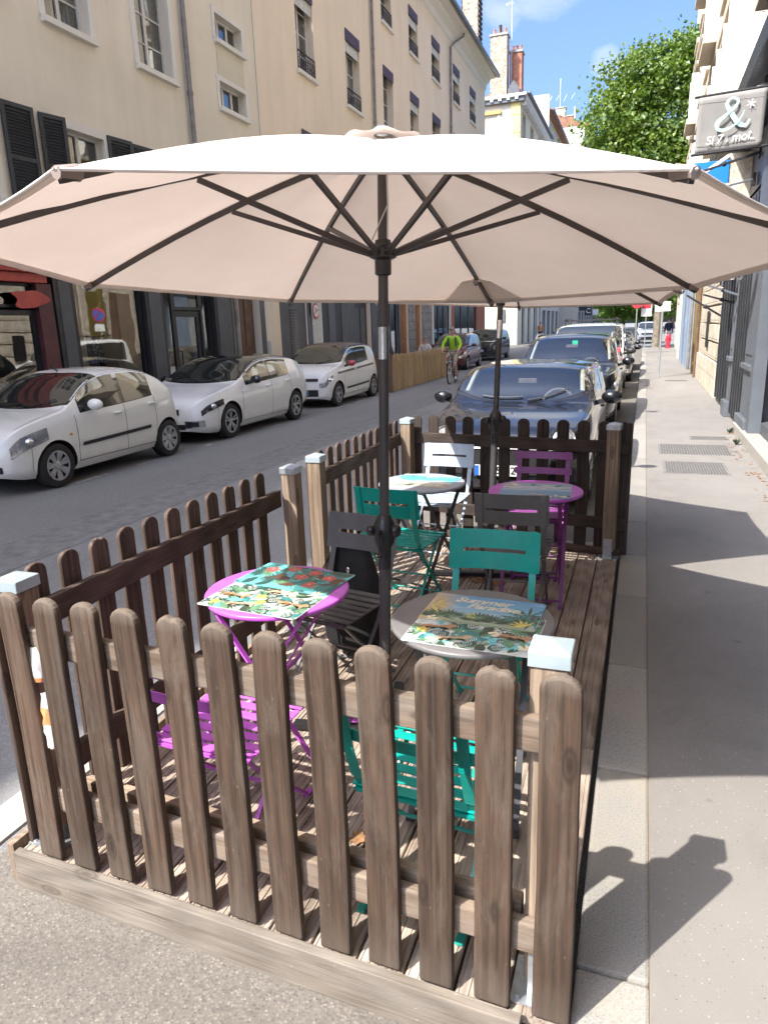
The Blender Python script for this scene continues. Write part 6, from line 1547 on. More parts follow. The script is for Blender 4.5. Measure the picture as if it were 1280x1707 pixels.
# ampersand drawn as a swelling brush stroke
def stroke(mb,pts,ws,y=-.036):
    n=len(pts); L=[];Rr=[]; y0=y
    for i in range(n):
        a=pts[max(0,i-1)]; b=pts[min(n-1,i+1)]; d=Vector((b[0]-a[0],b[1]-a[1])); d.normalize(); nn=Vector((-d.y,d.x))*ws[i]; y=y0-.00025*i
        L.append((pts[i][0]+nn.x,y,pts[i][1]+nn.y)); Rr.append((pts[i][0]-nn.x,y,pts[i][1]-nn.y))
    mb.add(L+Rr,[(i,i+1,n+i+1,n+i) for i in range(n-1)])
def spline(P,k=8):
    out=[]
    for i in range(len(P)-1):
        p0,p1,p2,p3=P[max(0,i-1)],P[i],P[i+1],P[min(len(P)-1,i+2)]
        for j in range(k):
            t=j/k; out.append(tuple(.5*((2*p1[q])+(-p0[q]+p2[q])*t+(2*p0[q]-5*p1[q]+4*p2[q]-p3[q])*t*t+(-p0[q]+3*p1[q]-3*p2[q]+p3[q])*t**3) for q in range(len(p1))))
    out.append(tuple(P[-1])); return out
# control points: x, z, half width (in a unit box)
A=[(.98,.28,.012),(.86,.10,.035),(.66,.22,.055),(.42,.62,.05),(.34,.84,.035),(.46,.985,.022),(.62,.90,.028),(.58,.72,.03),(.36,.50,.03),(.13,.27,.05),(.14,.06,.035),(.34,.02,.03),(.60,.16,.018),(.76,.40,.012),(.80,.55,.008)]
sp=spline(A); mb=MB(); ox,oz,sx_,sz_=.77,4.40,.50,.43
stroke(mb,[(ox+p[0]*sx_,oz+p[1]*sz_) for p in sp],[max(.003,p[2]*.62) for p in sp]); mb.build('ampersand',MT['aqua'],sg)
mb=MB()
for a in (20,75,140,200,260,320): stroke(mb,[(1.26,4.72),(1.26+.065*math.cos(R(a)),4.72+.065*math.sin(R(a)))],[.007,.003],-.036-.0004*a/60)
mb.build('star',MT['plate_white'],sg)
text_obj('lettering','Sí 7',.165,MT['plate_white'],sg,(.80,-.036,4.285),(R(90),R(-1.5),0),.18,.001,.95); text_obj('lettering','&',.11,MT['pl_grey'],sg,(.962,-.036,4.275),(R(90),0,0),.18,.001)
text_obj('lettering','moî..',.165,MT['plate_white'],sg,(1.185,-.036,4.298),(R(90),R(-1.5),0),.22,.001,.95)
# ---- blue sign behind
bs=thing('projecting_sign','blue projecting sign board with white lettering just behind the cloth banner','sign',(0,13.9,0))
m=MB(); m.bb(.62,1.16,-.05,.05,3.30,4.25); pn=m.build('panel',MT['blue_sign'],bs,bevel=.008)
m=MB(); m.bb(1.16,1.5,-.02,.02,3.5,4.35); m.build('poster',MT['poster'],bs)
text_obj('lettering','AB',.15,MT['plate_white'],pn,(.95,-.055,3.70),(R(90),0,0),0,.002,1,.004); text_obj('lettering','m',.17,MT['plate_white'],pn,(1.13,-.055,3.86),(R(90),0,0),0,.002,1,.006)
m=MB(); m.bb(.9,1.1,-.056,-.052,3.80,3.81); m.bar((.80,-.054,4.1),(1.15,-.054,4.32),.05,.004,(0,1,0)); m.build('lettering_rule',MT['plate_white'],pn)
m=MB(); m.bar((.55,.0,4.60),(1.6,0,4.60),.04,.04); m.build('bracket',MT['iron'],bs)
# ---- awning arms and wall lamps
def arm(label,a,b,mat,w=.05):
    t=thing('awning_arm',label,'awning arm',b,0,'folded awning arms on the black shopfront'); b_=Vector(b); v=Vector(a)-b_
    m=MB(); m.bar(v*.5,v,w,w*.6); m.build('fore_arm',MT[mat],t,bevel=.004); m=MB(); m.bar((0,0,0),v*.5,w*1.15,w*.7); m.build('upper_arm',MT['iron' if mat=='iron' else 'grey_shop'],t,bevel=.004)
    m=MB(); m.ball(v*.5,w*.75,8,6); m.build('elbow',MT['iron'],t,smooth=True); m=MB(); m.bb(-.02,.03,-.06,.06,-.09,.09); m.build('wall_plate',MT['iron'],t)
arm('pale grey awning arm reaching over the pavement below the wall lamps',(.86,13.84,2.33),(1.58,13.84,2.06),'grey_shop')
arm('black awning arm just behind and below the pale one',(.95,14.4,2.15),(1.58,14.4,1.95),'iron')
arm('black awning arm lowest of the three, in front of the stone wall',(.80,17.0,2.22),(1.58,17.0,1.72),'iron',.06)
arm('pale upper awning arm crossing the blue sign',(.66,13.1,3.66),(1.45,13.1,3.80),'grey_shop',.04)
arm('black upper awning arm under the cloth banner',(.52,13.0,3.92),(1.50,13.0,4.16),'iron',.05)
def lamp(label,x,y,z):
    t=thing('wall_lamp',label,'wall lamp',(X0-.02,y,z),0,'enamel wall lamps on the shopfront'); dx=x-X0
    m=MB(); m.tube([(0,0,.12),(dx*.5,0,.22),(dx,0,.16),(dx,0,.08)],.014,8); m.lathe([(.05,-.01),(.05,.01)],12,(0,0,.12),axis='X'); m.build('swan_neck',MT['iron'],t,smooth=True)
    m=MB(); m.lathe([(.03,.09),(.06,.075),(.19,.02),(.195,.01),(.06,.06),(.0,.07)],24,(dx,0,0),caps=False); m.build('shade',MT['plate_white'],t,smooth=True)
    m=MB(); m.lathe([(.045,.05),(.055,.0),(.05,-.08),(.0,-.11)],14,(dx,0,0),caps=False); m.build('glass_jar',MT['lamp'],t,smooth=True)
lamp('white enamel wall lamp under the parasol edge, in front of the black shutters',1.25,14.1,2.36)
lamp('white enamel wall lamp nearest the camera, on the grey pilaster',1.28,11.7,2.36)
lamp('white enamel wall lamp high under the cornice, beside the cloth banner',1.24,10.7,4.42)
MT['joint_dark']=m_plain('drain_frame_iron',(.17,.16,.148),.8,0,.2,20)
# ---- drain covers
def grate(label,x0,x1,y0,y1,n):
    t=thing('drain_cover',label,'drain cover',((x0+x1)/2,(y0+y1)/2,.001)); w,l=(x1-x0)/2,(y1-y0)/2
    m=MB(); m.bb(-w,w,-l,l,0,.004); m.build('frame',MT['joint_dark'],t); m=MB()
    for i in range(n):
        for j in range(2):
            a=-w+.03+(2*w-.06)*(i+.15)/n; b=-w+.03+(2*w-.06)*(i+.7)/n; m.bb(a,b,-l+.03+j*l,-.02+j*l,.0045,.009)
    m.build('bars',m_plain('worn_cast_iron',(.10,.095,.088),.75,.0,.25,20),t)
grate('large ribbed iron drain cover in the pavement, middle one of three',.268,1.19,10.02,10.82,26); grate('ribbed iron drain cover in the pavement, nearest the deck',.30,1.02,8.72,9.46,22); grate('narrow ribbed iron drain cover beside the step, farthest of the three',.72,1.26,11.30,11.62,20)
grate('thin iron drain strip in the pavement near the sign pole',.62,1.25,22.1,22.5,16)
# ---- signs on poles
MT['sign_red']=m_plain('road_sign_red',(.62,.03,.05),.45,0,.05,5); MT['sign_blue']=m_plain('road_sign_blue',(.05,.12,.45),.45,0,.05,5); MT['pole_galv']=m_plain('galvanised_pole',(.42,.44,.45),.45,.6,.1,8)
def signpole(label,x,y,hh,kind):
    t=thing('road_sign',label,'road sign',(x,y,0.0)); m=MB(); m.tube([(0,0,0),(0,0,hh)],.03,12); m.build('pole',MT['pole_galv'],t,smooth=True)
    def disc(r,z,mat,d,name,par=None,n=36): m=MB(); m.lathe([(r,-d-.004),(r,-d)],n,(0,0,z),axis='Y'); return m.build(name,MT[mat],par or t)
    if kind=='nopark':
        p=disc(.30,hh-.33,'sign_red',.04,'sign_plate'); disc(.24,hh-.33,'sign_blue',.045,'sign_face',p); m=MB(); m.bar((-.17,-.052,hh-.16),(.17,-.052,hh-.50),.055,.004,(0,1,0)); m.build('slash',MT['sign_red'],p)
        m=MB(); m.bb(-.22,.22,-.045,-.04,hh-.98,hh-.70); m.build('sub_plate',MT['plate_white'],p)
    elif kind=='noentry':
        p=disc(.28,hh-.30,'sign_red',.04,'sign_plate'); m=MB(); m.bb(-.20,.20,-.052,-.046,hh-.385,hh-.295); m.build('white_bar',MT['plate_white'],p)
    elif kind=='board':
        m=MB(); m.bb(-.26,.26,-.05,-.04,hh-.75,hh-.02); p=m.build('sign_plate',MT['plate_white'],t); m=MB(); m.bb(-.22,.22,-.056,-.051,hh-.36,hh-.06); m.build('red_panel',MT['sign_red'],p)
    return t
signpole('no parking sign on a galvanised pole on the sunny pavement',.468,23.6,2.95,'nopark')
signpole('no entry sign on a thin pole at the end of the pavement',-.45,40.3,2.9,'noentry')
signpole('white and red notice sign on a pole just right of the no entry sign',.02,40.6,2.65,'board')
# hydrant-red far litter? a red standpipe beside the far pedestrian

# leaf litter gathered along the step
rl=random.Random(5); m=MB()
for i in range(70):
    x=rl.uniform(1.18,1.37); y=rl.uniform(7.5,12.1); sz=rl.uniform(.015,.04); a=rl.uniform(0,6.28); z=.003+rl.uniform(0,.006)
    m.add([(x+sz*math.cos(a+j*1.57)*(1 if j%2 else .5),y+sz*math.sin(a+j*1.57)*(1 if j%2 else .5),z+.006*(j%2)) for j in range(4)],[(0,1,2,3)])
tag(m.build('leaf_litter',MT['leafdry'],merge=False),'scattered dry leaf crumbs along the foot of the stone step','leaf litter',None,'stuff')
for i,(x,y) in enumerate(((1.30,10.9),(1.33,12.05))):
    m=MB()
    for j in range(16):
        a=rl.uniform(0,6.28); r=rl.uniform(.04,.11); h_=rl.uniform(.04,.12); c=Vector((math.cos(a)*r,math.sin(a)*r,h_)); q=Vector((-math.sin(a),math.cos(a),0))*.014
        m.add([(0,0,0),tuple(c*.55+q),tuple(c),tuple(c*.55-q)],[(0,1,2,3)])
    tag(m.build('weed',MT['p_palm'],merge=False,loc=(x,y,0)),'small green weed at the step beside the middle drain cover' if i==0 else 'small green weed at the step near the grey pilaster foot','weed')
# ================================================================== TREES
def mk_leafmat(name,a,b,cc):
    k=NT(name); v=k.geo(); n=k.noise(v,.9,3,.6); n2=k.noise(v,7,3,.6)
    c=k.ramp(k.mix(.4,n,n2),[(.32,a),(.52,b),(.72,cc)])
    d=k.n('ShaderNodeBsdfDiffuse'); tr=k.n('ShaderNodeBsdfTranslucent'); g=k.n('ShaderNodeBsdfGlossy'); g.inputs['Roughness'].default_value=.45; g.inputs['Color'].default_value=(.5,.55,.5,1)
    k.l(c,d.inputs[0]); k.l(k.mix(1,c,(1.2,1.35,.5),'MULTIPLY'),tr.inputs[0]); m1=k.n('ShaderNodeMixShader'); m1.inputs[0].default_value=.38; k.l(d.outputs[0],m1.inputs[1]); k.l(tr.outputs[0],m1.inputs[2])
    m2=k.n('ShaderNodeMixShader'); m2.inputs[0].default_value=.06; k.l(m1.outputs[0],m2.inputs[1]); k.l(g.outputs[0],m2.inputs[2]); k.l(m2.outputs[0],k.out.inputs[0]); return k.mat
MT['leaf']=mk_leafmat('plane_tree_leaves',(.03,.06,.011),(.115,.185,.028),(.36,.42,.085)); MT['leaf_far']=mk_leafmat('far_tree_leaves',(.09,.16,.03),(.19,.29,.05),(.34,.42,.09))
MT['bark']=m_plain('plane_tree_bark',(.19,.165,.125),.9,0,.4,6,.4)
def tree(label,loc,cz,rx,ry,rz_,nclump,nleaf,ls,seed,leafm='leaf',trunk_r=.22,group=None,fork=.45):
    rnd=random.Random(seed); t=thing('broadleaf_tree',label,'tree',loc,0,group)
    m=MB(); H=cz-rz_*.55
    m.tube([(0,0,-.1),(.03,.02,H*.35),(-.05,.05,H*.7),(.02,0,H)],[trunk_r*1.25,trunk_r,trunk_r*.85,trunk_r*.7],10)
    clumps=[]
    for i in range(nclump):
        a=rnd.uniform(0,2*PI); u=rnd.uniform(-1,1); r=rnd.uniform(.45,1)**.6
        s=math.sqrt(1-u*u); wob=1+.16*math.sin(3*a+seed)+.12*math.sin(5*u*3+a)
        p=Vector((rx*r*s*math.cos(a)*wob,ry*r*s*math.sin(a)*wob,cz+rz_*r*u*(1.0 if u>0 else .92))); clumps.append((p,rnd.uniform(.55,1.15)))
    for p,_ in clumps[::max(1,nclump//16)]:
        q=Vector((0,0,H*rnd.uniform(.75,1.0))); mid=q.lerp(p,.5)+Vector((rnd.uniform(-.3,.3),rnd.uniform(-.3,.3),.4)); m.tube([q,mid,p],[trunk_r*.5,trunk_r*.26,.03],6)
    m.build('trunk',MT['bark'],t,smooth=True)
    vs=[];fs=[]
    sc_=min(rx,rz_)*.30
    for p,s in clumps:
        for j in range(nleaf):
            d=Vector((rnd.gauss(0,1),rnd.gauss(0,1),rnd.gauss(0,.8)))*.44*sc_*s
            c=p+d; n=Vector((rnd.gauss(0,.7),rnd.gauss(0,.7)-.15,rnd.uniform(.1,1.0))); n.normalize(); x=n.orthogonal().normalized(); x.rotate(Matrix.Rotation(rnd.uniform(0,6.28),3,n)); y=n.cross(x); L=ls*rnd.uniform(.6,1.25)
            o=len(vs); fold=n*L*.14
            vs+= [c-y*L*.5,c+x*L*.42+fold-y*L*.05,c+y*L*.55,c-x*L*.42+fold-y*L*.05]
            fs+= [(o,o+1,o+2),(o,o+2,o+3)]
    me=bpy.data.meshes.new('crown'); me.from_pydata([tuple(v) for v in vs],[],fs); me.materials.append(MT[leafm]); o=bpy.data.objects.new('crown',me); COL.objects.link(o); o.parent=t; return t
tree('big sunlit plane tree rising above the far end of the sunny building',(.7,49,0),11.3,4.7,4.3,5.9,420,150,.24,3)
ft=tree('bright green tree filling the far end of the street',(-4.2,156,0),7.4,6.2,5.6,6.6,150,60,.6,8,'leaf_far',.3,'trees closing the far end of the street')
for x,y,l in ((-8.0,178,'far tree left of the bright one, next to the grey houses'),(1.0,162,'far tree right of the bright one, behind the road signs'),(5.0,150,'darker far tree above the low white shop'),(-2.0,190,'most distant tree between the others at the end of the street')):
    dup(ft,(x,y,0),random.uniform(0,6),l)
# ================================================================== PALING FENCE of the terrace across the road
pf=thing('paling_fence','pale split paling fence round the terrace across the road, beside the cyclist','fence',(-7.0,20.05,ZR)); MT['paling']=m_wood('split_paling_wood',(.50,.36,.19),(.33,.22,.11),(.46,.38,.27),greyamt=.4,knot=False)
lm=MB().bb(-.012,.012,-.022,.022,.02,1.10).mesh('lath',MT['paling']); n=58
for i in range(n):
    o=bpy.data.objects.new('lath',lm); COL.objects.link(o); o.parent=pf; o.location=(random.uniform(-.006,.006),6.22*i/(n-1),random.uniform(-.03,.02)); o.rotation_euler=(random.uniform(-.02,.02),0,0)
m=MB(); m.bb(-.03,-.013,0,6.22,.25,.32); m.build('paling_rail',MT['paling'],pf); m=MB(); m.bb(-.03,-.013,0,6.22,.85,.92); m.build('paling_rail',MT['paling'],pf)
m=MB(); m.bb(-1.9,-.02,-.04,-.02,.02,1.08); m.build('end_panel',MT['brown_door'],pf); m=MB(); m.bb(-.06,.03,-.07,.02,0,1.1); m.build('corner_post',MT['brown_door'],pf)
m=MB(); m.bb(-1.9,-.03,.0,6.2,.0,.10); m.build('floor_boards',MT['deck'],pf)
# ================================================================== PEOPLE
MT['skin']=m_plain('skin',(.50,.29,.21),.55,0,.08,20); MT['hair_grey']=m_plain('grey_hair',(.25,.23,.21),.8,0,.2,40); MT['hair_brown']=m_plain('brown_hair',(.06,.04,.03),.8,0,.2,40)
MT['hi_green']=m_plain('lime_green_jacket',(.28,.52,.03),.7,0,.12,12); MT['khaki']=m_plain('khaki_shorts',(.28,.25,.19),.85,0,.12,14); MT['shoe']=m_plain('white_trainers',(.6,.6,.58),.6); MT['navy_cloth']=m_plain('navy_jacket',(.02,.03,.06),.85); MT['pale_cloth']=m_plain('pale_trousers',(.5,.5,.5),.85); MT['orange_cloth']=m_plain('orange_top',(.6,.27,.12),.85); MT['checked']=m_plain('pale_checked_shirt',(.5,.47,.46),.85,0,.35,40); MT['dark_cloth']=m_plain('dark_cloth',(.025,.025,.028),.85)
def skin(name,J,E,mat,parent,sub=1,root=None):
    names=list(J); me=bpy.data.meshes.new(name); me.from_pydata([J[n][0] for n in names],[(names.index(a),names.index(b)) for a,b in E],[])
    o=bpy.data.objects.new(name,me); COL.objects.link(o); sk=o.modifiers.new('s','SKIN'); sk.use_smooth_shade=True
    for i,n in enumerate(names):
        r=J[n][1]; r=r if isinstance(r,tuple) else (r,r); d=me.skin_vertices[0].data[i]; d.radius=r; d.use_root=(n==(root or names[0]))
    if sub: sb=o.modifiers.new('u','SUBSURF'); sb.levels=sub; sb.render_levels=sub
    dg=bpy.context.evaluated_depsgraph_get(); dg.update(); m2=bpy.data.meshes.new_from_object(o.evaluated_get(dg)); bpy.data.objects.remove(o)
    m2.materials.clear(); m2.materials.append(mat); m2.name=name
    if len(m2.polygons): m2.polygons.foreach_set('use_smooth',[True]*len(m2.polygons))
    o=bpy.data.objects.new(name,m2); COL.objects.link(o); o.parent=parent; return o
def person(label,loc,rz,P,top,bottom,hairm,group=None,shorts=False,jr=1.22,glasses=False,open_jacket=False):
    # P: joints; facing local -Y
    t=thing('person',label,'person',loc,rz,group); V=lambda n:Vector(P[n])
    J={'pel':(P['pel'],(.15,.105)),'waist':(P['waist'],(.135,.095)),'chest':(P['chest'],(.165,.11)),'neckb':(P['neckb'],(.09,.07)),'neck':(P['neck'],.052),
       'jaw':(V('head')+Vector((0,-.018,-.055)),(.062,.068)),'head':(V('head')+Vector((0,0,.03)),(.074,.088)),'crown':(V('head')+Vector((0,.008,.095)),(.052,.062))}
    E=[('pel','waist'),('waist','chest'),('chest','neckb'),('neckb','neck'),('neck','jaw'),('jaw','head'),('head','crown')]
    for s in 'LR':
        J['sh'+s]=(P['sh'+s],.062); J['el'+s]=(P['el'+s],.042); J['wr'+s]=(P['wr'+s],.029)
        w=V('wr'+s); d=(w-V('el'+s)).normalized(); pa=w+d*.055; J['palm'+s]=(pa,(.036,.018)); E+= [('neckb','sh'+s),('sh'+s,'el'+s),('el'+s,'wr'+s),('wr'+s,'palm'+s)]
        side=d.cross(Vector((0,0,1))); side=side.normalized() if side.length>.1 else Vector((1,0,0)); bend=Vector((0,0,-1)) if abs(d.z)<.8 else Vector((0,-1,0))
        for i,(o_,L) in enumerate(((-.028,.055),(-.010,.066),(.009,.062),(.027,.048))):
            a='f%d%s'%(i,s); b='g%d%s'%(i,s); q=pa+side*o_+d*.032; J[a]=(q+d*L*.45+bend*.004,.0095); J[b]=(q+d*L*.75+bend*L*.45,.008); E+= [('palm'+s,a),(a,b)]
        sg=1 if side.x*(1 if s=='R' else -1)>0 else -1
        a='t'+s; J[a]=(w+d*.03-side*.045*sg+bend*.01,.011); J['u'+s]=(w+d*.062-side*.05*sg+bend*.022,.009); E+= [('wr'+s,a),(a,'u'+s)]
        J['hip'+s]=(P['hip'+s],.085); J['kn'+s]=(P['kn'+s],.056); J['an'+s]=(P['an'+s],.037); J['toe'+s]=(P['toe'+s],.03); E+= [('pel','hip'+s),('hip'+s,'kn'+s),('kn'+s,'an'+s),('an'+s,'toe'+s)]
        c=V('kn'+s).lerp(V('an'+s),.3); J['calf'+s]=(c+Vector((0,.015,0)),.054); E.remove(('kn'+s,'an'+s)); E+= [('kn'+s,'calf'+s),('calf'+s,'an'+s)]
    body=skin('body',J,E,MT['skin'],t,1,'pel'); hd=V('head')
    # face: nose, brows/eyes, mouth, ears
    m=MB(); m.add([hd+Vector(p) for p in ((-.014,-.085,-.02),(.014,-.085,-.02),(0,-.112,-.015),(0,-.088,.035))],[(0,1,2),(1,3,2),(3,0,2),(0,3,1)]); m.build('nose',MT['skin'],t)
    for sx in (-1,1):
        m=MB(); m.ball(hd+Vector((sx*.076,.01,.01)),(.012,.022,.032),8,6); m.build('ear',MT['skin'],t,smooth=True)
        m=MB(); m.ball(hd+Vector((sx*.03,-.083,.03)),(.020 if glasses else .012,.008,.015 if glasses else .007),8,6); m.build('sunglass_lens' if glasses else 'eye',MT['trim'],t,smooth=True)
    m=MB(); m.ball(hd+Vector((0,-.079,-.052)),(.026,.008,.007),8,5); m.build('mouth',m_plain('lips',(.35,.13,.11),.5) if 'lips' not in MT else MT['lips'],t,smooth=True)
    m=MB()
    def hf(u,v):
        a=u*2*PI; th=v*PI*.56; fr=max(0,-math.sin(a))*.0; r=Vector((.086*math.sin(th)*math.cos(a),.10*math.sin(th)*math.sin(a)+.012,.10*math.cos(th)+.055-.0)); 
        if r.y<-.03: r.z=max(r.z,.085); 
        n=mnoise.noise(r*40)*.006; return hd+r+Vector((n,n,n))
    m.grid(hf,18,8,True); m.build('hair',hairm,t,smooth=True)
    # top
    JT={'pel':(V('pel')+Vector((0,0,.02)),(.17,.125)),'waist':(P['waist'],(.165,.12)),'chest':(P['chest'],(.19,.135)),'neckb':(V('neckb')+Vector((0,0,-.01)),(.105,.085))}
    ET=[('pel','waist'),('waist','chest'),('chest','neckb')]
    for s in 'LR':
        JT['sh'+s]=(P['sh'+s],.078); JT['el'+s]=(P['el'+s],.060); JT['wr'+s]=(V('el'+s).lerp(V('wr'+s),.86),.047); ET+= [('neckb','sh'+s),('sh'+s,'el'+s),('el'+s,'wr'+s)]
    skin('jacket',JT,ET,top,t,1,'pel')
    JB={'pel':(V('pel')+Vector((0,0,-.0)),(.175,.128))}; EB=[]
    for s in 'LR':
        JB['hip'+s]=(P['hip'+s],.105); k=.62 if shorts else 1.0; JB['kn'+s]=(V('hip'+s).lerp(V('kn'+s),.98 if shorts else 1),.085 if shorts else .075); EB+= [('pel','hip'+s),('hip'+s,'kn'+s)]
        if not shorts: JB['an'+s]=(V('kn'+s).lerp(V('an'+s),.93),.058); EB+= [('kn'+s,'an'+s)]
    skin('shorts' if shorts else 'trousers',JB,EB,bottom,t,1,'pel')
    for s in 'LR':
        a=V('an'+s); b=V('toe'+s); d=(b-a); m=MB(); c=a.lerp(b,.55)+Vector((0,0,-.012)); yaw_=math.atan2(d.y,d.x); m.ball(c,(.15,.05,.048),12,8,Matrix.Rotation(yaw_,3,'Z')); m.build('shoe',MT['shoe'] if shorts else MT['dark_cloth'],t,smooth=True)
    return t
# ---- cyclist and bicycle (both face -Y)
bk=thing('bicycle','city bicycle with straight handlebar ridden by the cyclist in lime green','bicycle',(-6.02,23.46,ZR),R(3))
wr_=.345; wb=.53
for sg,nm in ((-1,'wheel'),(1,'wheel')):
    m=MB(); pts=[(0,sg*wb+wr_*math.cos(a),wr_+.005+wr_*math.sin(a)) for a in [i*2*PI/28 for i in range(29)]]; m.tube(pts,.022,8,False); w_o=m.build('wheel',MT['tyre'],bk,smooth=True)
    m=MB(); m.tube([(0,sg*wb+(wr_-.03)*math.cos(a),wr_+.005+(wr_-.03)*math.sin(a)) for a in [i*2*PI/28 for i in range(29)]],.010,6,False); m.build('rim',MT['alloy'],w_o,smooth=True)
    m=MB()
    for i in range(14): a=i*2*PI/14; m.tube([(0.02*(1 if i%2 else -1),sg*wb,wr_),(0,sg*wb+(wr_-.03)*math.cos(a),wr_+(wr_-.03)*math.sin(a))],.0022,4)
    m.tube([(-.05,sg*wb,wr_),(.05,sg*wb,wr_)],.02,8); m.build('spokes',MT['alloy'],w_o)
m=MB(); bb_=(0,.05,.29); st_=(0,.20,.80); hd_=(0,-.36,.86); hl_=(0,-.39,.70)
for a,b,r in ((bb_,st_,.017),(bb_,hl_,.019),(st_,hd_,.017),(hd_,hl_,.02)): m.tube([a,b],r,8)
for sx in (-.05,.05): m.tube([(sx*.3,.05,.29),(sx,wb,wr_)],.010,6); m.tube([(sx*.3,.20,.78),(sx,wb,wr_)],.009,6); m.tube([(sx*.4,-.39,.70),(sx,-.45,.52),(sx,-wb,wr_)],.012,6)
m.build('frame',MT['alloy'],bk,smooth=True)
m=MB(); m.tube([st_,(0,.225,.93)],.013,8); m.ball((0,.23,.955),(.075,.13,.03),12,7); m.build('saddle',MT['black_plastic'],bk,smooth=True)
m=MB(); m.tube([hd_,(0,-.36,1.0),(0,-.40,1.05)],.013,8); m.tube([(-.31,-.33,1.07),(-.12,-.40,1.06),(0,-.41,1.05),(.12,-.40,1.06),(.31,-.33,1.07)],.013,8); m.build('handlebar',MT['black_plastic'],bk,smooth=True)
m=MB(); m.tube([(.06,.05,.29),(.06,.05+.0,.12)],.010,6); m.tube([(-.06,.05,.29),(-.06,.05,.46)],.010,6); m.box((.11,.05,.12),(.09,.09,.02)); m.box((-.11,.05,.46),(.09,.09,.02)); m.lathe([(.09,-.005),(.09,.005)],20,(.045,.05,.29),axis='X'); m.build('crank_set',MT['trim'],bk)
m=MB(); m.ball((0,-.47,.93),(.03,.03,.03),8,6); m.build('front_lamp',MT['lamp'],bk,smooth=True)
PC=dict(pel=(0,.20,1.03),waist=(0,.17,1.16),chest=(0,.08,1.38),neckb=(0,.05,1.52),neck=(0,.03,1.59),head=(0,.0,1.69),
 shL=(.185,.06,1.48),shR=(-.185,.06,1.48),elL=(.30,-.08,1.27),elR=(-.30,-.08,1.27),wrL=(.27,-.28,1.11),wrR=(-.27,-.28,1.11),
 hipL=(.095,.17,.98),hipR=(-.095,.17,.98),knL=(.12,-.17,.66),knR=(-.13,-.26,.88),anL=(.11,.08,.20),anR=(-.11,.08,.54),toeL=(.11,-.07,.15),toeR=(-.11,-.07,.50))
cyc=person('cyclist in a lime green jacket, khaki shorts and sunglasses riding towards the camera',(-6.02,23.46,ZR),R(3),PC,MT['hi_green'],MT['khaki'],MT['hair_grey'],None,True,glasses=True)
m=MB()
for sx in (-1,1): m.tube([(sx*.11,-.045,1.50),(sx*.12,-.065,1.38),(sx*.13,-.02,1.2)],.022,6,flat=.4)
m.build('rucksack_strap',MT['dark_cloth'],cyc,smooth=True)
PS=dict(pel=(0,0,.93),waist=(0,0,1.07),chest=(0,0,1.30),neckb=(0,.01,1.45),neck=(0,.0,1.52),head=(0,-.02,1.63),shL=(.18,0,1.41),shR=(-.18,0,1.41),elL=(.23,.03,1.13),elR=(-.23,.02,1.13),wrL=(.23,-.06,.90),wrR=(-.23,.08,.90),hipL=(.09,0,.88),hipR=(-.09,0,.88),knL=(.10,-.10,.48),knR=(-.10,.04,.48),anL=(.10,-.05,.09),anR=(-.10,.20,.12),toeL=(.10,-.2,.04),toeR=(-.10,.08,.05))
person('distant pedestrian in a navy jacket and pale trousers on the sunny pavement',(1.45,50.5,0),0,PS,MT['navy_cloth'],MT['pale_cloth'],MT['hair_brown'])
person('distant pedestrian in an orange top on the shaded pavement',(-9.1,68,.02),.3,PS,MT['orange_cloth'],MT['navy_cloth'],MT['hair_brown'])
PT=dict(PS); dzs=-.50
PT=dict(pel=(0,.02,.50),waist=(0,.04,.63),chest=(0,.02,.86),neckb=(0,.0,1.01),neck=(0,-.02,1.08),head=(0,-.04,1.19),shL=(.18,0,.97),shR=(-.18,0,.97),elL=(.24,-.08,.72),elR=(-.24,-.08,.72),wrL=(.14,-.30,.70),wrR=(-.14,-.30,.70),hipL=(.09,0,.48),hipR=(-.09,0,.48),knL=(.11,-.42,.50),knR=(-.11,-.42,.50),anL=(.11,-.42,.09),anR=(-.11,-.42,.09),toeL=(.11,-.57,.04),toeR=(-.11,-.57,.04))
person('customer in a pale checked shirt seated behind the paling fence, only head and shoulders showing',(-8.0,27.0,.05),0,PT,MT['checked'],MT['navy_cloth'],MT['hair_grey'],glasses=True)
cs=thing('cafe_chair','dark cafe chair under the seated customer across the road','chair',(-8.0,27.0,.03)); m=MB(); m.bb(-.21,.21,-.18,.22,.38,.42); m.build('seat',MT['orange_wood'],cs); m=MB(); m.bb(-.2,.2,.22,.25,.6,.85); m.build('backrest',MT['orange_wood'],cs)
for sx in (-1,1):
    for sy in (-.16,.2): m=MB(); m.bb(sx*.19-.015,sx*.19+.015,sy-.015,sy+.015,0,.38 if sy<0 else .85); m.build('leg',MT['iron'],cs)
# red hydrant
hy=thing('fire_hydrant','red fire hydrant at the far end of the sunny pavement','hydrant',(1.36,47.0,0)); m=MB(); m.lathe([(.17,0),(.17,.05),(.11,.08),(.11,.55),(.15,.58),(.15,.72),(.10,.82),(0,.86)],16); m.build('body',MT['sign_red'],hy,smooth=True)
m=MB(); m.lathe([(.07,-.19),(.07,.19)],12,(0,0,.5),axis='X'); m.build('outlet',MT['sign_red'],hy,smooth=True)
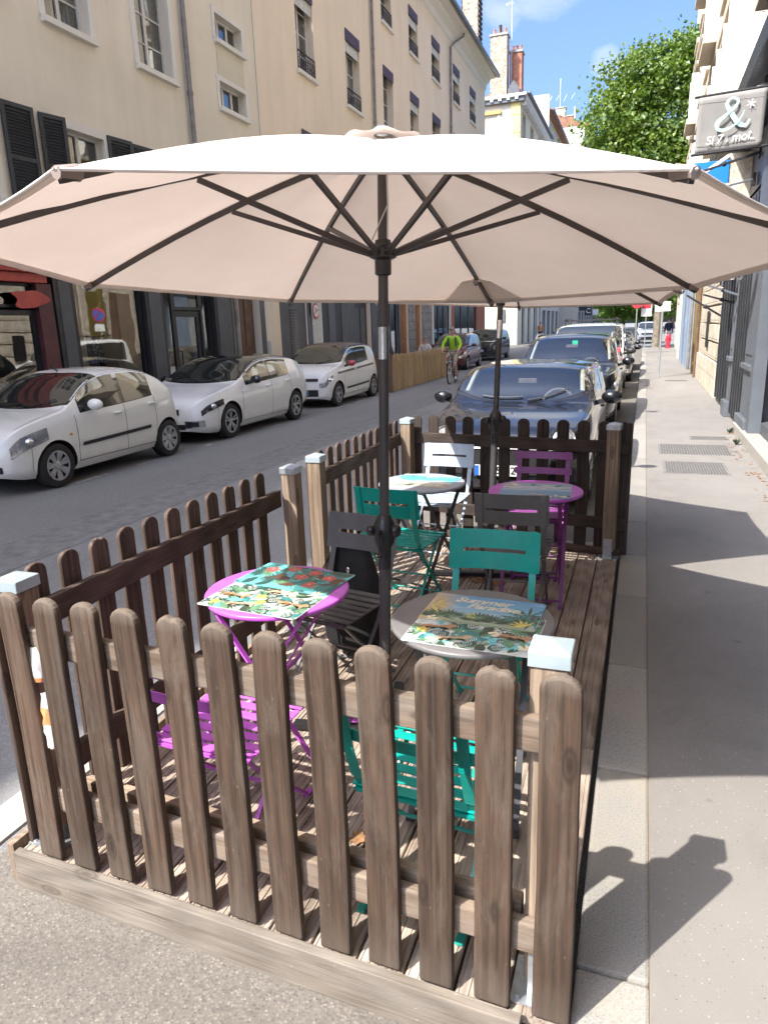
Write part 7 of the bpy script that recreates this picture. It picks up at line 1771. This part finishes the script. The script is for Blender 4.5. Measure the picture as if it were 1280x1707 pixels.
# bollards, lamp post on the shaded side
bo0=None
for i,(x,y) in enumerate(((-8.86,43.2),(-8.86,44.8),(-8.86,46.4))):
    if bo0 is None:
        bo0=thing('bollard','slim black bollard on the far kerb, first of three behind the black car','bollard',(x,y,0),0,'bollards on the far kerb'); m=MB(); m.lathe([(.05,0),(.05,.08),(.035,.10),(.035,.95),(.045,.98),(.045,1.03),(.02,1.10),(0,1.11)],12); m.build('shaft',MT['iron'],bo0,smooth=True)
        m=MB(); m.lathe([(.037,.82),(.037,.90)],12); m.build('band',MT['plate_white'],bo0)
    else: dup(bo0,(x,y,0),0,['middle slim black bollard of the three on the far kerb','slim black bollard nearest the side street corner'][i-1])
lp_=thing('street_lamp','pale tall lamp post on the shaded pavement beside the arched windows','lamp post',(-9.15,66,0)); m=MB(); m.tube([(0,0,0),(0,0,.9),(0,0,6.5)],[.10,.07,.05],12); m.build('pole',MT['pole_galv'],lp_,smooth=True)
m=MB(); m.tube([(0,0,6.4),(.5,0,6.8),(1.2,0,6.85)],.035,8); m.ball((1.35,0,6.83),(.3,.12,.07),12,6); m.build('lamp_head',MT['pole_galv'],lp_,smooth=True)
SUN_E=2.95; SKY_E=.15; EXPO=1.7
# ================================================================== CAMERA, LIGHT, SKY
f,pitch,yaw,roll,H=1172.06,.2564,.3530,-.0333,1.7575
cp,sp=math.cos(pitch),math.sin(pitch); cy,sy=math.cos(yaw),math.sin(yaw)
fw=Vector((-sy*cp,cy*cp,-sp)); r0=Vector((cy,sy,0)); u0=r0.cross(fw)
rr=r0*math.cos(roll)+u0*math.sin(roll); uu=-r0*math.sin(roll)+u0*math.cos(roll)
cam=bpy.data.cameras.new('camera'); co=bpy.data.objects.new('camera',cam); COL.objects.link(co); S.camera=co
co.matrix_world=Matrix(((rr.x,uu.x,-fw.x,0),(rr.y,uu.y,-fw.y,0),(rr.z,uu.z,-fw.z,H),(0,0,0,1)))
cam.sensor_fit='HORIZONTAL'; cam.sensor_width=36; cam.lens=36*f/1280; cam.clip_end=3000; cam.clip_start=.05
sd=Vector((-.468,-.70,1.0)).normalized()
sun=bpy.data.lights.new('sun','SUN'); sun.energy=SUN_E; sun.angle=R(.53); sun.color=(1,.955,.89)
so=bpy.data.objects.new('sun',sun); COL.objects.link(so); so.rotation_euler=sd.to_track_quat('Z','Y').to_euler(); so.location=(0,0,30)
w=bpy.data.worlds.new('World'); S.world=w; w.use_nodes=True; nt=w.node_tree; bg=nt.nodes['Background']
sky=nt.nodes.new('ShaderNodeTexSky'); sky.sky_type='NISHITA'; sky.sun_disc=False; sky.sun_elevation=math.asin(sd.z); sky.sun_rotation=R(213.8)
sky.air_density=.7; sky.dust_density=6.5; sky.ozone_density=8; sky.altitude=200
L=nt.links.new
tc=nt.nodes.new('ShaderNodeTexCoord'); mp=nt.nodes.new('ShaderNodeMapping'); mp.inputs['Scale'].default_value=(1,1,2.0)
nz=nt.nodes.new('ShaderNodeTexNoise'); nz.inputs['Scale'].default_value=4.5; nz.inputs['Detail'].default_value=9; nz.inputs['Roughness'].default_value=.6; nz.inputs['Distortion'].default_value=.3
L(tc.outputs['Generated'],mp.inputs[0]); L(mp.outputs[0],nz.inputs['Vector'])
def nmath(op,a,b=0,c=0):
    x=nt.nodes.new('ShaderNodeMath'); x.operation=op
    for i,q in enumerate((a,b,c)):
        if hasattr(q,'is_output'): L(q,x.inputs[i])
        else: x.inputs[i].default_value=q
    return x.outputs[0]
# fair weather clouds: banks standing in given compass directions and a loose scatter overhead
acc=None
for (d,r0,r1,wt) in (((-.125,.90,.40),.3,5.6,.49),((-.06,.956,.288),.1,1.6,.30),((-.17,.91,.355),.1,2.6,.33),((-.02,.80,.6),3,12,.4),((.5,.1,.75),8,30,.45),((-.6,-.2,.75),8,35,.4),((.75,.5,.45),5,25,.4)):
    d=Vector(d).normalized(); dp=nt.nodes.new('ShaderNodeVectorMath'); dp.operation='DOT_PRODUCT'; L(tc.outputs['Generated'],dp.inputs[0]); dp.inputs[1].default_value=d
    mr=nt.nodes.new('ShaderNodeMapRange'); mr.interpolation_type='SMOOTHSTEP'; mr.inputs['From Min'].default_value=math.cos(R(r1)); mr.inputs['From Max'].default_value=math.cos(R(r0)); mr.inputs['To Max'].default_value=wt; L(dp.outputs['Value'],mr.inputs['Value'])
    acc=mr.outputs[0] if acc is None else nmath('MAXIMUM',acc,mr.outputs[0])
tot=nmath('ADD',nz.outputs['Fac'],nmath('SUBTRACT',acc,.30))
cr=nt.nodes.new('ShaderNodeValToRGB'); cr.color_ramp.elements[0].position=.42; cr.color_ramp.elements[1].position=.78; cr.color_ramp.elements[1].color=(.92,.92,.92,1)
mx=nt.nodes.new('ShaderNodeMix'); mx.data_type='RGBA'; mx.inputs[7].default_value=(2.5,2.55,2.6,1); L(tot,cr.inputs[0])
L(cr.outputs[0],mx.inputs[0]); L(sky.outputs[0],mx.inputs[6]); L(mx.outputs[2],bg.inputs[0]); bg.inputs[1].default_value=SKY_E
vs=S.view_settings; vs.view_transform='Standard'; vs.look='None'; vs.gamma=1; vs.use_curve_mapping=False; vs.exposure=EXPO
S.render.engine='CYCLES'
try:
    S.cycles.max_bounces=8; S.cycles.transparent_max_bounces=12; S.cycles.caustics_reflective=False; S.cycles.caustics_refractive=False; S.cycles.sample_clamp_indirect=6; S.cycles.use_denoising=True
except Exception: pass
bpy.context.view_layer.update()
